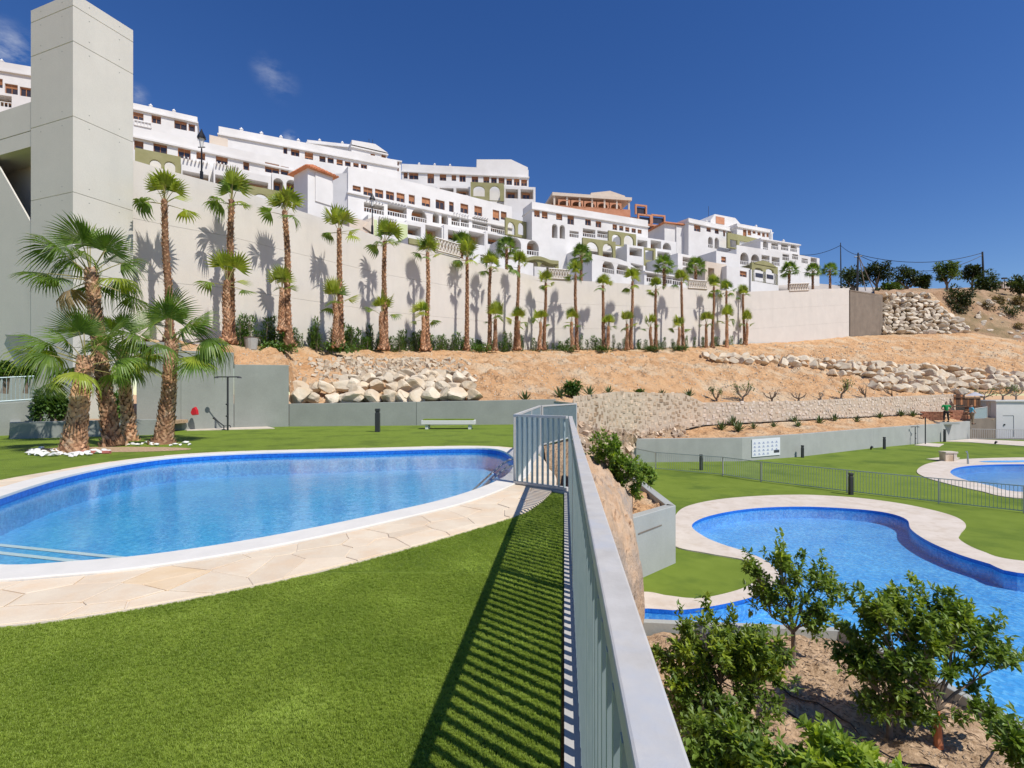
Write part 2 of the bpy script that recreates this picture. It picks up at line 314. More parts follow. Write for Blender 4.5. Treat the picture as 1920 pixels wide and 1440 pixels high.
MT = dict(
 turf=M('artificial_turf', (.165, .24, .027), (.215, .295, .038), scale=5, rough=.75, bump=.9, bscale=160, spec=.15, c3=(.125, .185, .025), scale3=.9),
 turf2=M('artificial_turf_far', (.145, .205, .026), (.185, .25, .036), scale=1.2, rough=.8, bump=.6, bscale=60, spec=.1, c3=(.105, .16, .024), scale3=.45),
 blade=leafmat('turf_blade', (.215, .30, .035), (.30, .385, .055), scale=1.6, trans=.35, rough=.5, rnd=.2, c3=(.42, .52, .10)),
 tower=concrete('pale_fair_faced_concrete', (.64, .615, .55), .95, 1.03, stain=(.5, .485, .44)),
 rwall=concrete('pale_retaining_concrete', (.69, .645, .585), .95, 1.04, stain=(.55, .515, .47)),
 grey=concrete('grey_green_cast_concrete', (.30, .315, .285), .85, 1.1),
 grey2=concrete('light_grey_cast_concrete', (.40, .41, .385), .88, 1.08),
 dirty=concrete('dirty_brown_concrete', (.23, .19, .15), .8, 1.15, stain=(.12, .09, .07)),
 kerb=concrete('kerb_concrete', (.5, .48, .45), .85, 1.08, streak=False),
 coping=M('white_pool_coping', (.68, .65, .59), (.75, .715, .65), scale=4, rough=.7, bump=.15, bscale=60),
 flag=M('cream_flagstone', (.69, .56, .41), (.77, .66, .50), scale=2.5, rough=.75, bump=.25, bscale=25, c3=(.72, .56, .39), scale3=3, rnd=.07),
 flag_o=M('ochre_flagstone', (.72, .53, .32), (.76, .60, .41), scale=5, rough=.75, bump=.25, bscale=25),
 grout=M('sand_grout', (.66, .57, .46), (.72, .63, .52), scale=8, rough=.9, bump=.2),
 deck=M('pale_stone_deck', (.60, .52, .43), (.69, .61, .52), scale=1.6, rough=.8, bump=.2, bscale=30, c3=(.57, .48, .38), scale3=2.2),
 tile=mosaic('caustic_blue_mosaic', [(.03, .32, .72), (.07, .46, .88), (.2, .64, .98)]),
 tile2=mosaic('caustic_bright_mosaic', [(.035, .27, .68), (.07, .40, .88), (.24, .64, .98)], s=16),
 tiled=mosaic('deep_blue_mosaic', [(.006, .09, .42), (.01, .14, .58), (.02, .2, .68)], s=30),
 stepw=M('white_step_edge', (.75, .8, .85)),
 water=water('pool_water_surface', (.84, .965, 1.0), .004, 7.0, 1.46),
 water2=water('lower_pool_water_surface', (.90, .97, 1.0), .02, 7.0),
 galv=M('galvanised_steel', (.50, .475, .43), (.60, .575, .53), scale=18, rough=.55, metallic=.1, spec=.4, bump=.06, bscale=80, c3=(.50, .51, .52), scale3=7),
 slat=M('galvanised_slat', (.30, .385, .40), (.37, .45, .46), scale=9, rough=.5, metallic=.25, spec=.45),
 dirt=M('orange_earth', (.59, .325, .155), (.76, .49, .27), scale=.9, rough=.95, bump=1, bscale=2.2, bdist=.55, spec=.05, c3=(.70, .54, .36), scale3=.3, detail=14),
 soil=M('bark_soil', (.28, .18, .105), (.68, .49, .32), scale=22, rough=.95, bump=1, bscale=40, spec=.05, c3=(.46, .31, .19), scale3=2.5, detail=10),
 boulder=M('cream_limestone', (.55, .46, .34), (.70, .61, .475), scale=1.2, rough=.9, bump=.7, bscale=6, bdist=.06, spec=.1, rnd=.14, c3=(.63, .49, .33), scale3=.9),
 boulder_g=M('grey_limestone', (.50, .43, .33), (.68, .60, .48), scale=1.2, rough=.9, bump=.7, bscale=6, bdist=.06, spec=.1, rnd=.16),
 masonry=M('pale_rubble_masonry', (.56, .46, .37), (.73, .64, .55), scale=3.5, rough=.9, bump=.5, bscale=12, spec=.1, c3=(.60, .44, .31), scale3=1.7, isl=.14),
 masonry_d=M('dark_rubble_masonry', (.42, .31, .21), (.64, .52, .40), scale=2.5, rough=.95, bump=.8, bscale=9, spec=.1, c3=(.33, .23, .15), scale3=.5, isl=.28),
 mortar=M('mortar', (.50, .40, .30), (.58, .48, .37), scale=6, rough=.95),
 rock=M('sandstone_bank', (.46, .30, .18), (.60, .43, .29), scale=1.6, rough=.9, bump=.9, bscale=7, bdist=.08, spec=.1, c3=(.38, .31, .25), scale3=.9, stretch=(1, 1, 2.5)),
 white=M('white_render', (.71, .695, .67), (.78, .765, .745), scale=.4, rough=.75, spec=.2, c3=(.67, .65, .625), scale3=.12),
 cream=M('cream_render', (.62, .52, .42), (.68, .59, .49), scale=.6, rough=.8, spec=.2),
 olive=M('olive_render', (.27, .26, .12), (.33, .31, .16), scale=.8, rough=.85, spec=.2),
 lime=M('pale_lime_render', (.55, .62, .33), (.62, .68, .40), scale=.8, rough=.85, spec=.2),
 terra=M('terracotta_render', (.50, .22, .12), (.60, .30, .18), scale=.8, rough=.85, spec=.2),
 rooft=M('orange_roof_tile', (.55, .20, .09), (.66, .29, .15), scale=2, rough=.8, spec=.2, rnd=.2),
 wood=M('brown_shutter', (.33, .14, .06), (.45, .20, .09), scale=1.5, rough=.6, spec=.3, rnd=.35),
 wood_d=M('dark_timber', (.10, .055, .035), (.16, .09, .055), scale=2, rough=.7),
 frame=M('white_window_frame', (.7, .69, .67), rough=.5),
 glass=M('window_glass', (.035, .03, .032), (.07, .06, .06), scale=.5, rough=.12, spec=.6),
 black=M('black_metal', (.012, .012, .014), rough=.4, spec=.4),
 dgrey=M('anthracite_metal', (.035, .037, .04), rough=.45, spec=.4),
 steel=M('brushed_steel', (.45, .46, .47), rough=.35, metallic=.8),
 bark=M('palm_bark', (.13, .065, .035), (.30, .165, .095), scale=9, rough=.9, bump=.8, bscale=40, spec=.1, rnd=.12, stretch=(1, 1, .5)),
 boot=leafmat('palm_leaf_base', (.42, .20, .10), (.60, .35, .20), scale=5, trans=.05, rough=.8, rnd=.35, c3=(.62, .46, .32)),
 frond=leafmat('palm_frond', (.085, .16, .024), (.155, .245, .035), scale=1.6, trans=.38, rough=.42, rnd=.25, c3=(.26, .30, .045)),
 frondy=leafmat('palm_frond_pale', (.20, .27, .03), (.34, .40, .05), scale=1.6, trans=.42, rough=.42, rnd=.25, c3=(.28, .30, .05)),
 dry=leafmat('palm_frond_dry', (.30, .20, .10), (.42, .31, .18), scale=2, trans=.25, rough=.7, rnd=.2),
 petiole=M('palm_petiole', (.28, .26, .09), (.36, .30, .12), scale=3, rough=.5),
 leaf=leafmat('citrus_leaf', (.10, .175, .025), (.18, .27, .037), scale=2.5, trans=.36, rough=.45, rnd=.3, c3=(.20, .27, .035)),
 leafy=leafmat('citrus_leaf_young', (.19, .27, .02), (.32, .40, .035), scale=2.0, trans=.42, rough=.45, rnd=.3, c3=(.30, .34, .03)),
 twig=M('twig_bark', (.16, .12, .09), (.26, .20, .15), scale=12, rough=.85),
 paintr=M('orange_tree_paint', (.6, .17, .06), (.5, .2, .1), scale=12, rough=.7),
 bush=leafmat('scrub_leaf', (.028, .05, .014), (.055, .085, .02), scale=.6, trans=.2, rough=.6, rnd=.35, c3=(.10, .13, .03)),
 bushb=leafmat('bright_scrub_leaf', (.05, .09, .015), (.10, .16, .025), scale=.6, trans=.25, rough=.6, rnd=.35, c3=(.16, .22, .03)),
 scrub=leafmat('dry_scrub_leaf', (.10, .085, .035), (.20, .15, .07), scale=.7, trans=.2, rough=.8, rnd=.35),
 agave=leafmat('agave_leaf', (.05, .085, .03), (.10, .15, .05), scale=2, trans=.1, rough=.5, rnd=.3),
 hedge=leafmat('hedge_leaf', (.045, .10, .02), (.10, .19, .03), scale=2, trans=.3, rough=.5, rnd=.3),
 pebble=M('white_pebble', (.68, .66, .62), (.78, .76, .72), scale=6, rough=.7, rnd=.1),
 red=M('red_plastic', (.55, .02, .03), rough=.4), redd=M('faded_red_paint', (.35, .10, .08), (.45, .16, .12), scale=6, rough=.7),
 brick=M('red_brick', (.32, .12, .07), (.48, .22, .13), scale=5, rough=.85, rnd=.2),
 green=M('green_cotton', (.02, .30, .09), rough=.9), cyan=M('light_blue_cotton', (.12, .42, .58), rough=.9),
 skin=M('skin', (.42, .24, .16), rough=.6), trous=M('dark_trousers', (.03, .028, .03), rough=.9), hair=M('dark_hair', (.015, .012, .01), rough=.8),
 loggia=M('shaded_loggia_render', (.40, .31, .25), (.48, .38, .31), scale=.5, rough=.9),  # darker brown puts the loggia's shade into the render colour
 khaki=M('khaki_trousers', (.25, .19, .12), rough=.9),
 sign=M('white_sign_board', (.75, .76, .80), rough=.4), ink=M('blue_ink', (.25, .3, .5), rough=.5), inkd=M('dark_ink', (.05, .055, .07), rough=.5),
 shade=M('grey_parasol_cloth', (.42, .42, .46), rough=.9), teal=M('turquoise_awning', (.22, .55, .52), rough=.7),
)
# ------------------------------------------------------------------ pools, lawns, decks
LZ = -3.0
# upper pool outline (inner edge of the coping)
far = [(0, 930), (150, 885), (300, 859), (450, 849), (650, 844), (850, 839), (925, 841), (957, 853)]
near = [(962, 872), (940, 896), (850, 930), (700, 965), (500, 1005), (300, 1036), (150, 1050), (0, 1057)]
pool_ctrl = [G(*p, .045) for p in far]+[G(*p, .045) for p in near]
pool_ctrl += [Vector((-5.15, 4.5, 0)), Vector((-6.1, 5.4, 0))]
for p_ in pool_ctrl: p_.z = 0
pool = resample(spline(pool_ctrl, 8), 160, True)
cop_o = offset_curve(pool, .36)
cop_o = resample(cop_o, 160, True)
# outer edge of the flagstones: wide on the near side, narrow beyond
cx = sum(p.x for p in pool)/160; cy = sum(p.y for p in pool)/160
def paving_w(p):
    return .86 if p.y < 8.2 and p.x < 2 and (p.y-cy) < .9*(p.x-cx)*.62+1.2 else .30
raww = [paving_w(p) for p in pool]
ww = [sum(raww[(i+k) % 160] for k in range(-9, 10))/19 for i in range(160)]
base_o = offset_curve(pool, .36)
def off_var(pts, w_):
    n = len(pts); area = sum(pts[i].x*pts[(i+1) % n].y-pts[(i+1) % n].x*pts[i].y for i in range(n)); sg = 1 if area > 0 else -1; out = []
    for i in range(n):
        t = pts[(i+3) % n]-pts[i-3]; t.normalize(); out.append(Vector((pts[i].x+t.y*w_[i]*sg, pts[i].y-t.x*w_[i]*sg, 0)))
    return out
pave_o = off_var(base_o, ww)
cop_o = base_o

lawn_outer = [(-60, -6), (-.02, -6), (-.02+.102*0, 0), (.745, 7.25), (.42, 8.2), (.75, 13.7), (1.95, 16.4), (1.75, 21.9), (1.6, 24), (-60, 24)]
sheet('lawn', lawn_outer, [pool], 0.0, MT['turf'])
ring('pool_paving_bed', offset_curve(pool, .1), pave_o, -.3, .012, MT['grout'])
cop = ring('pool_coping', pool, cop_o, .002, .045, MT['coping']); 
bevel(cop, .012, 2)

# crazy paving: Voronoi cells in strip coordinates, each stone its own mesh
def clip(poly, a, b):
    """keep the side of the polygon nearer a than b"""
    mx, my = (a[0]+b[0])/2, (a[1]+b[1])/2; nx, ny = b[0]-a[0], b[1]-a[1]; out = []
    for i in range(len(poly)):
        p, q = poly[i], poly[(i+1) % len(poly)]
        dp = (p[0]-mx)*nx+(p[1]-my)*ny; dq = (q[0]-mx)*nx+(q[1]-my)*ny
        if dp <= 0: out.append(p)
        if (dp < 0 < dq) or (dq < 0 < dp):
            t = dp/(dp-dq); out.append((p[0]+(q[0]-p[0])*t, p[1]+(q[1]-p[1])*t))
    return out
rg = random.Random(4)
per = [0]
for i in range(160): per.append(per[-1]+(cop_o[(i+1) % 160]-cop_o[i]).length)
LEN = per[-1]
def strip(s_, t):
    s_ %= LEN; k = 0
    lo, hi = 0, 160
    while hi-lo > 1:
        mid = (lo+hi)//2
        if per[mid] <= s_: lo = mid
        else: hi = mid
    f = (s_-per[lo])/max(per[lo+1]-per[lo], 1e-6)
    a = cop_o[lo].lerp(cop_o[(lo+1) % 160], f); b = pave_o[lo].lerp(pave_o[(lo+1) % 160], f)
    return a.lerp(b, t), (b-a).length
sites = []; s_ = 0
while s_ < LEN-.2:
    wd = strip(s_, .5)[1]; n = 3 if wd > .75 else 2 if wd > .5 else 1
    for k in range(n): sites.append((s_+rg.uniform(-.16, .16), wd*(k+.5)/n+rg.uniform(-.13, .13)*n/2, wd))
    s_ += rg.uniform(.3, .52)
pav = empty('crazy_paving', G(500, 1060), kind='structure')
for i, (sx, ty, wd) in enumerate(sites):
    cell = [(sx-1.2, 0.0), (sx+1.2, 0.0), (sx+1.2, wd), (sx-1.2, wd)]
    for j, q in enumerate(sites):
        if j != i and abs(q[0]-sx) < 2.0: cell = clip(cell, (sx, ty), q[:2])
    if len(cell) < 3: continue
    gx = sum(p[0] for p in cell)/len(cell); gy = sum(p[1] for p in cell)/len(cell)
    q = []
    for p in cell:
        d = math.hypot(p[0]-gx, p[1]-gy); k = max(1-.006/max(d, .02), .4); q.append((gx+(p[0]-gx)*k, gy+(p[1]-gy)*k))
    # subdivide edges so stones follow the curve
    qq = []
    for a, b in zip(q, q[1:]+q[:1]):
        n = max(1, int(math.hypot(b[0]-a[0], b[1]-a[1])/.25))
        for k in range(n): qq.append((a[0]+(b[0]-a[0])*k/n, a[1]+(b[1]-a[1])*k/n))
    pts = [strip(p[0], min(max(p[1]/wd, .008), .992))[0] for p in qq]
    area = sum(pts[k].x*pts[(k+1) % len(pts)].y-pts[(k+1) % len(pts)].x*pts[k].y for k in range(len(pts)))
    if area < 0: pts.reverse()
    h = .021+rg.uniform(-.003, .003)
    c0 = sum(pts, Vector())/len(pts); st = empty
    b = MB(); n = len(pts)
    inn = [p.lerp(c0, .02) for p in pts]
    b.add([(p.x, p.y, 0) for p in pts]+[(p.x, p.y, h-.003) for p in pts]+[(p.x, p.y, h) for p in inn], [(k, (k+1) % n, n+(k+1) % n, n+k) for k in range(n)]+[(n+k, n+(k+1) % n, 2*n+(k+1) % n, 2*n+k) for k in range(n)]+[tuple(range(2*n, 3*n))])
    pxo = 960+960*c0.x/max(c0.y, .1); pyo = 737+960*CH/max(c0.y, .1)
    och = (abs(pxo-318) < 45 and abs(pyo-1078) < 28)
    b.build('flagstone', MT['flag_o'] if och else MT['flag'], pav)

def basin(name, outline, top, floor, mt_wall, mt_floor, band=.25):
    b = MB(); n = len(outline)
    for z0, z1, m in ((top-band, top, 0), (floor, top-band, 1)):
        V = [(p.x, p.y, z) for z in (z0, z1) for p in outline]
        b.add(V, [(i, (i+1) % n, n+(i+1) % n, n+i) for i in range(n)], m)
    o = b.build(name, [mt_wall, mt_floor], kind='structure')
    fl = sheet('pool_floor', outline, [], floor, mt_floor); return o
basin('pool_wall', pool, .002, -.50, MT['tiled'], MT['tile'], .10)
sheet('pool_water', pool, [], -.075, MT['water'])
# two submerged steps with white nosing, near left
for k, (x0, y0, x1, y1, z) in enumerate(((-1.7, 4.62, -7.2, 5.3, -.42), (-2.3, 5.0, -7.9, 5.95, -.72))):
    pass
def step_poly(px_pts, z):
    return [G(px, py, z) for px, py in px_pts]
for (a, b_, z, wd) in (((256, 1047), (-60, 1014), -.30, 2.0), ((140, 1050), (-60, 1028), -.24, 1.9)):
    A, B = G(*a, z), G(*b_, z); d = (B-A).normalized(); A = A-d*.25; B = B+d*.4; nrm = Vector((d.y, -d.x, 0)); nrm = nrm if nrm.y < 0 else -nrm
    lowv = Vector((0, 0, -.5-z)); mb = MB(); mb.add([A, B, B+nrm*wd, A+nrm*wd, A+lowv, B+lowv], [(0, 3, 2, 1), (0, 1, 5, 4)])
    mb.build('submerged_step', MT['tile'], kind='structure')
    mb = MB(); up = Vector((0, 0, .006)); mb.add([A+up, B+up, B+nrm*.07+up, A+nrm*.07+up], [(0, 3, 2, 1)]); mb.build('step_nosing', MT['stepw'], kind='structure')

# ---- real blades on the near lawn (geometry nodes on two emitter sheets)
def tuft(n, h, rr, seed):
    r_ = random.Random(seed); b = MB()
    for _ in range(n):
        a = r_.uniform(0, 6.283); q = r_.uniform(0, rr); x, y = math.cos(a)*q, math.sin(a)*q
        t = r_.uniform(0, 6.283); wx, wy = math.cos(t)*.0013, math.sin(t)*.0013
        hh = h*r_.uniform(.6, 1.15); lx, ly = r_.gauss(0, .4)*hh, r_.gauss(0, .4)*hh
        b.add([(x-wx, y-wy, 0), (x+wx, y+wy, 0), (x+wx*.8+lx*.4, y+wy*.8+ly*.4, hh*.6), (x-wx*.8+lx*.4, y-wy*.8+ly*.4, hh*.6), (x+lx, y+ly, hh)], [(0, 1, 2, 3), (3, 2, 4)])
    return b
tf = tuft(16, .0125, .014, 1).build('turf_tuft', MT['blade'], local=True)
def scatter(name, poly, holes, z, obj_, dens, seed, smin=.75, smax=1.25):
    e = sheet(name, poly, holes, z, MT['turf'])
    g = bpy.data.node_groups.new(name, 'GeometryNodeTree')
    g.interface.new_socket(name='Geometry', in_out='INPUT', socket_type='NodeSocketGeometry')
    g.interface.new_socket(name='Geometry', in_out='OUTPUT', socket_type='NodeSocketGeometry')
    gi, go = g.nodes.new('NodeGroupInput'), g.nodes.new('NodeGroupOutput')
    d = g.nodes.new('GeometryNodeDistributePointsOnFaces'); d.inputs['Density'].default_value = dens; d.inputs['Seed'].default_value = seed
    ip = g.nodes.new('GeometryNodeInstanceOnPoints'); oi = g.nodes.new('GeometryNodeObjectInfo'); oi.inputs['Object'].default_value = obj_
    rv = g.nodes.new('FunctionNodeRandomValue'); rv.data_type = 'FLOAT_VECTOR'; rv.inputs[0].default_value = (-.12, -.12, 0); rv.inputs[1].default_value = (.12, .12, 6.283)
    rs = g.nodes.new('FunctionNodeRandomValue'); rs.data_type = 'FLOAT'; rs.inputs[2].default_value = smin; rs.inputs[3].default_value = smax
    g.links.new(gi.outputs[0], d.inputs['Mesh']); g.links.new(d.outputs['Points'], ip.inputs['Points']); g.links.new(oi.outputs['Geometry'], ip.inputs['Instance'])
    g.links.new(rv.outputs[0], ip.inputs['Rotation']); g.links.new(rs.outputs[1], ip.inputs['Scale'])
    g.links.new(ip.outputs[0], go.inputs[0])
    m = e.modifiers.new('scatter', 'NODES'); m.node_group = g; e['kind'] = 'stuff'; return e
# near-lawn polygon between the paving and the kerb
pv = [p for p in pave_o]
edge = sorted([p for p in pv if p.y < 8.2 and 2.2 < p.y and p.x < .78 and p.x > -4.6 and (p.y < 4.2 or p.x > -3.0) and p.y < 3.0+.85*(p.x+4.6)], key=lambda p: p.x)
E = [(p.x, p.y) for p in edge if p.x < .70]
near_poly = [(-3.6, 1.55), (.10, 1.55), (.43, 4.0)]
def yedge(x):
    for a, b in zip(E, E[1:]):
        if a[0] <= x <= b[0]: return a[1]+(b[1]-a[1])*(x-a[0])/max(b[0]-a[0], 1e-6)
    return E[0][1] if x < E[0][0] else E[-1][1]
# region 1: y from 1.5 to 4 ; region 2: 4 to edge
p1_ = [(-4.4, 1.5), (-.03+.102*1.5, 1.5), (.395, 4.05)]+[(x/10, min(4.05, yedge(x/10)-.01)) for x in range(3, -45, -1)]
p2_ = [(.395, 4.06), (.67, 6.75)]+[(x/20, max(4.07, yedge(x/20)-.01)) for x in range(13, -60, -1) if yedge(x/20) > 4.1]
tuft_grass = scatter('grass_near', p1_, [], .003, tf, 7500, 1, .6, 1.0)
tf2 = tuft(14, .015, .022, 2).build('turf_tuft', MT['blade'], local=True)
for v_ in range(1): scatter('grass_middle', p2_, [], .003, tf2, 2600, 2, .65, .95)
for o_ in (tf, tf2): o_.location = (0, 0, -8); o_['kind'] = 'stuff'

# ---- kerb strip under the fence
FD = Vector((98/960, 1, 0)).normalized(); FN = Vector((FD.y, -FD.x, 0))      # along the fence, to its right
def fpt(off, Y, z=0): return Vector((98/960*Y+off, Y, z))
kb = MB(); 
K = [fpt(0, -2), fpt(.30, -2), fpt(.30, 7.38), fpt(0, 7.32)]
kb.prism([K[0], K[1], K[2], K[3]], -.3, .03); kb.build('fence_kerb', MT['kerb'], kind='structure')
kb = MB(); a, b_, c, d = fpt(.0, 7.32), fpt(.3, 7.38), Vector((.02, 8.15, 0)), Vector((0, 7.95, 0))
kb.prism([fpt(0, 7.25), fpt(.3, 7.45), Vector((.1, 8.2, 0)), Vector((.0, 8.0, 0))], -.3, .034); kb.build('fence_kerb', MT['kerb'], kind='structure')
kb = MB(); kb.prism([Vector((-.05, 7.95, 0)), Vector((.15, 7.95, 0)), Vector((.86, 13.8, 0)), Vector((.72, 13.9, 0))], -.3, .031); kb.build('fence_kerb', MT['kerb'], kind='structure')
# concrete wall that holds the upper lawn above the planter
kb = MB(); kb.prism([fpt(.298, -2), fpt(.42, -2), fpt(.42, 9), fpt(.298, 9)], -3.2, -.02); kb.build('retaining_wall', MT['grey2'], label='narrow concrete wall under the galvanised fence holding the upper lawn', cat='wall')

# ---- lower pools
def gz(pts, z=LZ): return [G(px, py, z) for px, py in pts]
lp = gz([(1297.5, 986), (1334, 968), (1411, 955), (1507, 951.5), (1604, 956), (1665, 963.5), (1700, 976), (1708, 994), (1739, 1016), (1796, 1041), (1854, 1059), (1920, 1078)])
lp += [Vector((15.5, 11.6, LZ)), Vector((17.5, 8.5, LZ)), Vector((15, 5, LZ)), Vector((11, 2.5, LZ)), Vector((8.2, 2.6, LZ)), Vector((6.6, 4.6, LZ)), Vector((6.05, 6.6, LZ)), Vector((5.75, 8.4, LZ)), Vector((4.4, 8.9, LZ)), Vector((2.6, 8.95, LZ)), Vector((1.5, 9.3, LZ)), Vector((1.6, 10.2, LZ))]
lp += gz([(1209, 1144), (1270, 1147), (1350, 1137), (1430, 1115), (1462, 1085), (1440, 1056), (1396, 1036), (1353, 1022), (1319, 1007)])
lpool = resample(spline(lp, 8), 240, True)
lo = gz([(1262, 975), (1285, 952), (1345, 938), (1425, 931), (1510, 929), (1600, 934), (1680, 944), (1745, 957), (1792, 971), (1811, 986), (1801, 1002), (1800, 1014), (1840, 1035), (1920, 1054)])
lo += [Vector((16.6, 12.6, LZ)), Vector((19, 8.5, LZ)), Vector((16, 4, LZ)), Vector((11, 1.4, LZ)), Vector((7.2, 1.6, LZ)), Vector((5.6, 4.2, LZ)), Vector((5.2, 6.6, LZ)), Vector((5.0, 7.6, LZ)), Vector((4, 8.2, LZ)), Vector((2.6, 8.3, LZ)), Vector((.9, 8.6, LZ)), Vector((1.0, 10.6, LZ))]
lo += gz([(1194, 1113), (1250, 1119), (1292, 1124), (1330, 1122), (1396, 1104), (1424, 1080), (1406, 1055), (1330, 1040), (1268, 1027), (1250, 1005)])
louter = spline(lo, 8)
deck_l = sheet('lower_pool_deck', louter, [lpool], LZ+.035, MT['deck'])
b = MB(); n = len(louter); b.add([(p.x, p.y, z) for z in (LZ-.1, LZ+.035) for p in louter], [(i, (i+1) % n, n+(i+1) % n, n+i) for i in range(n)]); b.build('lower_pool_deck_edge', MT['deck'], kind='structure')
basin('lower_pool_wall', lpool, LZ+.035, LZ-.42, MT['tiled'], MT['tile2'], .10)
sheet('lower_pool_water', lpool, [], LZ-.035, MT['water2'])
# round pool far right
rp = gz([(1782, 887), (1797, 877.5), (1840, 873), (1920, 871.5)])+[Vector((34, 30.5, LZ)), Vector((37, 27, LZ)), Vector((33, 24, LZ)), Vector((27.5, 22.6, LZ))]+gz([(1920, 924), (1854, 911), (1804, 899)])
rpool = resample(spline(rp, 8), 120, True)
ro = offset_curve(rpool, 1.15)
ro = gz([(1719, 884), (1737, 871), (1775, 864), (1830, 860.5), (1920, 858.5)])+[Vector((36.5, 34.5, LZ)), Vector((41, 27, LZ)), Vector((34, 22, LZ)), Vector((26.5, 20.8, LZ))]+gz([(1920, 936), (1835, 921), (1781, 909), (1736, 896)])
router = spline(ro, 8)
rp2 = resample(spline(gz([(1835, 866.6), (1860, 865), (1920, 864)])+[Vector((38, 35.3, LZ)), Vector((38, 33.6, LZ))]+gz([(1920, 867.6), (1860, 868)]), 6), 60, True)
sheet('round_pool_deck', router, [rpool], LZ+.035, MT['deck'])
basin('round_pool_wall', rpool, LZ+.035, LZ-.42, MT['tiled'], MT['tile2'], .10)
sheet('round_pool_water', rpool, [], LZ-.035, MT['water2'])
b = MB(); n = len(router); b.add([(p.x, p.y, z) for z in (LZ-.1, LZ+.035) for p in router], [(i, (i+1) % n, n+(i+1) % n, n+i) for i in range(n)]); b.build('round_pool_deck_edge', MT['deck'], kind='structure')
sheet('lower_lawn', [(.4, -4), (60, -4), (60, 49), (19, 49), (19, 36), (3, 34), (.4, 20)], [louter, router], LZ, MT['turf2'])
# shallow paddling ring beyond the round pool (small raised deck and water)
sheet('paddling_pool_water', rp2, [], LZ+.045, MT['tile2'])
# beige triangle of paving by the round pool, path along the far wall
mb = MB(); mb.prism([p.to_2d() for p in gz([(1737, 861), (1776, 856.5), (1800, 859), (1783, 865.5)])], LZ-.05, LZ+.03); mb.build('paving_pad', MT['deck'], kind='structure')
mb = MB(); mb.prism([p.to_2d() for p in gz([(1714, 835), (1760, 838.5), (1770, 833), (1735, 831)])], LZ-.05, LZ+.03); mb.build('paving_pad', MT['deck'], kind='structure')
mb = MB(); mb.prism([p.to_2d() for p in gz([(1768, 828), (1815, 829.5), (1920, 837), (2100, 850), (2100, 838), (1920, 828), (1819, 823.5)])], LZ-.05, LZ+.04); mb.build('path', MT['deck'], kind='structure')
mb = MB(); mb.prism([p.to_2d() for p in [G(350, 808), G(515, 804), G(500, 800.5), G(345, 802)]], -.05, .03); mb.build('shower_pad', MT['deck'], kind='structure')
# ------------------------------------------------------------------ walls, tower, terrain
def wall_prism(b, A, B, t, zt, zb, back, m=0):
    """vertical slab between world points A,B (xy) with tops zt=(zA,zB), bottoms zb; thickness t towards 'back' (+1 away)"""
    A = Vector((A[0], A[1], 0)); B = Vector((B[0], B[1], 0)); d = (B-A).normalized(); n = Vector((-d.y, d.x, 0))*back*t
    V = [A+Vector((0, 0, zb[0])), B+Vector((0, 0, zb[1])), B+n+Vector((0, 0, zb[1])), A+n+Vector((0, 0, zb[0])), A+Vector((0, 0, zt[0])), B+Vector((0, 0, zt[1])), B+n+Vector((0, 0, zt[1])), A+n+Vector((0, 0, zt[0]))]
    b.add(V, [(3, 2, 1, 0), (4, 5, 6, 7), (0, 1, 5, 4), (1, 2, 6, 5), (2, 3, 7, 6), (3, 0, 4, 7)], m)

# lift tower, cast in lifts
TC, TR, TL = P(137, 0, 19.9), P(250, 0, 22.0), P(57.5, 0, 20.85)
TB = TR+(TL-TC)
tw = empty('lift_tower', (TC.x, TC.y, 0), 'tall square pale concrete tower rising above the palms at the left edge', 'tower')
foot = [Vector((p.x, p.y)) for p in (TC, TR, TB, TL)]
cen = sum(foot, Vector((0, 0)))/4
zz = [-.2, 3.2, 6.2, 9.25, 12.2, 15.12, 16.5, 17.02]
for a, b_ in zip(zz, zz[1:]):
    m = MB(); m.prism(foot, a+.006, b_-.006); o = m.build('concrete_lift', MT['tower'], tw); bevel(o, .012, 1)
m = MB(); m.prism([cen+(p-cen)*.985 for p in foot], 0, 16.95); m.build('core', MT['grey2'], tw)
# tie holes
tie = MB()
for a in zz[1:-1]:
    for (p, q) in ((TC, TR), (TL, TC)):
        for f in (.25, .75):
            c = p.lerp(q, f); d = (q-p).normalized(); nn = Vector((d.y, -d.x, 0)); nn = nn if nn.y < 0 else -nn
            for dz in (-.25, .3): tie.tube([c+nn*.004+Vector((0, 0, a+dz-c.z)), c-nn*.02+Vector((0, 0, a+dz-c.z))], .022, 8)
o = tie.build('tie_hole', MT['grey'], tw); o['kind'] = 'stuff'

# footbridge from the tower to the left and the wall behind it
br = empty('footbridge', (-24, 21.5, 9), 'pale concrete footbridge beam joining the tall tower at the left edge', 'bridge')
dl = (TL-TC).normalized(); dn = Vector((-dl.y, dl.x, 0)); dn = dn if dn.y > 0 else -dn
A_ = Vector((TL.x, TL.y, 0))+dl*.02+dn*.05
def bz(y): return CH+(737-y)/960*TL.y
e = A_+dl*9
for (y0, y1) in ((243, 188.5), (273.5, 243.6)):
    m = MB(); z0, z1 = bz(y0)+.012, bz(y1)-.012
    m.prism([(A_.x, A_.y), (e.x, e.y), ((e+dn*.35).x, (e+dn*.35).y), ((A_+dn*.35).x, (A_+dn*.35).y)][::-1], z0, z1); o = m.build('parapet_panel', MT['tower'], br)
m = MB(); q0, q1 = A_+dn*.3, e+dn*.3; m.prism([(q0.x, q0.y), (q1.x, q1.y), ((q1+dn*3.2).x, (q1+dn*3.2).y), ((q0+dn*3.2).x, (q0+dn*3.2).y)][::-1], bz(273.5)+.05, bz(262)); m.build('deck_slab', MT['tower'], br)
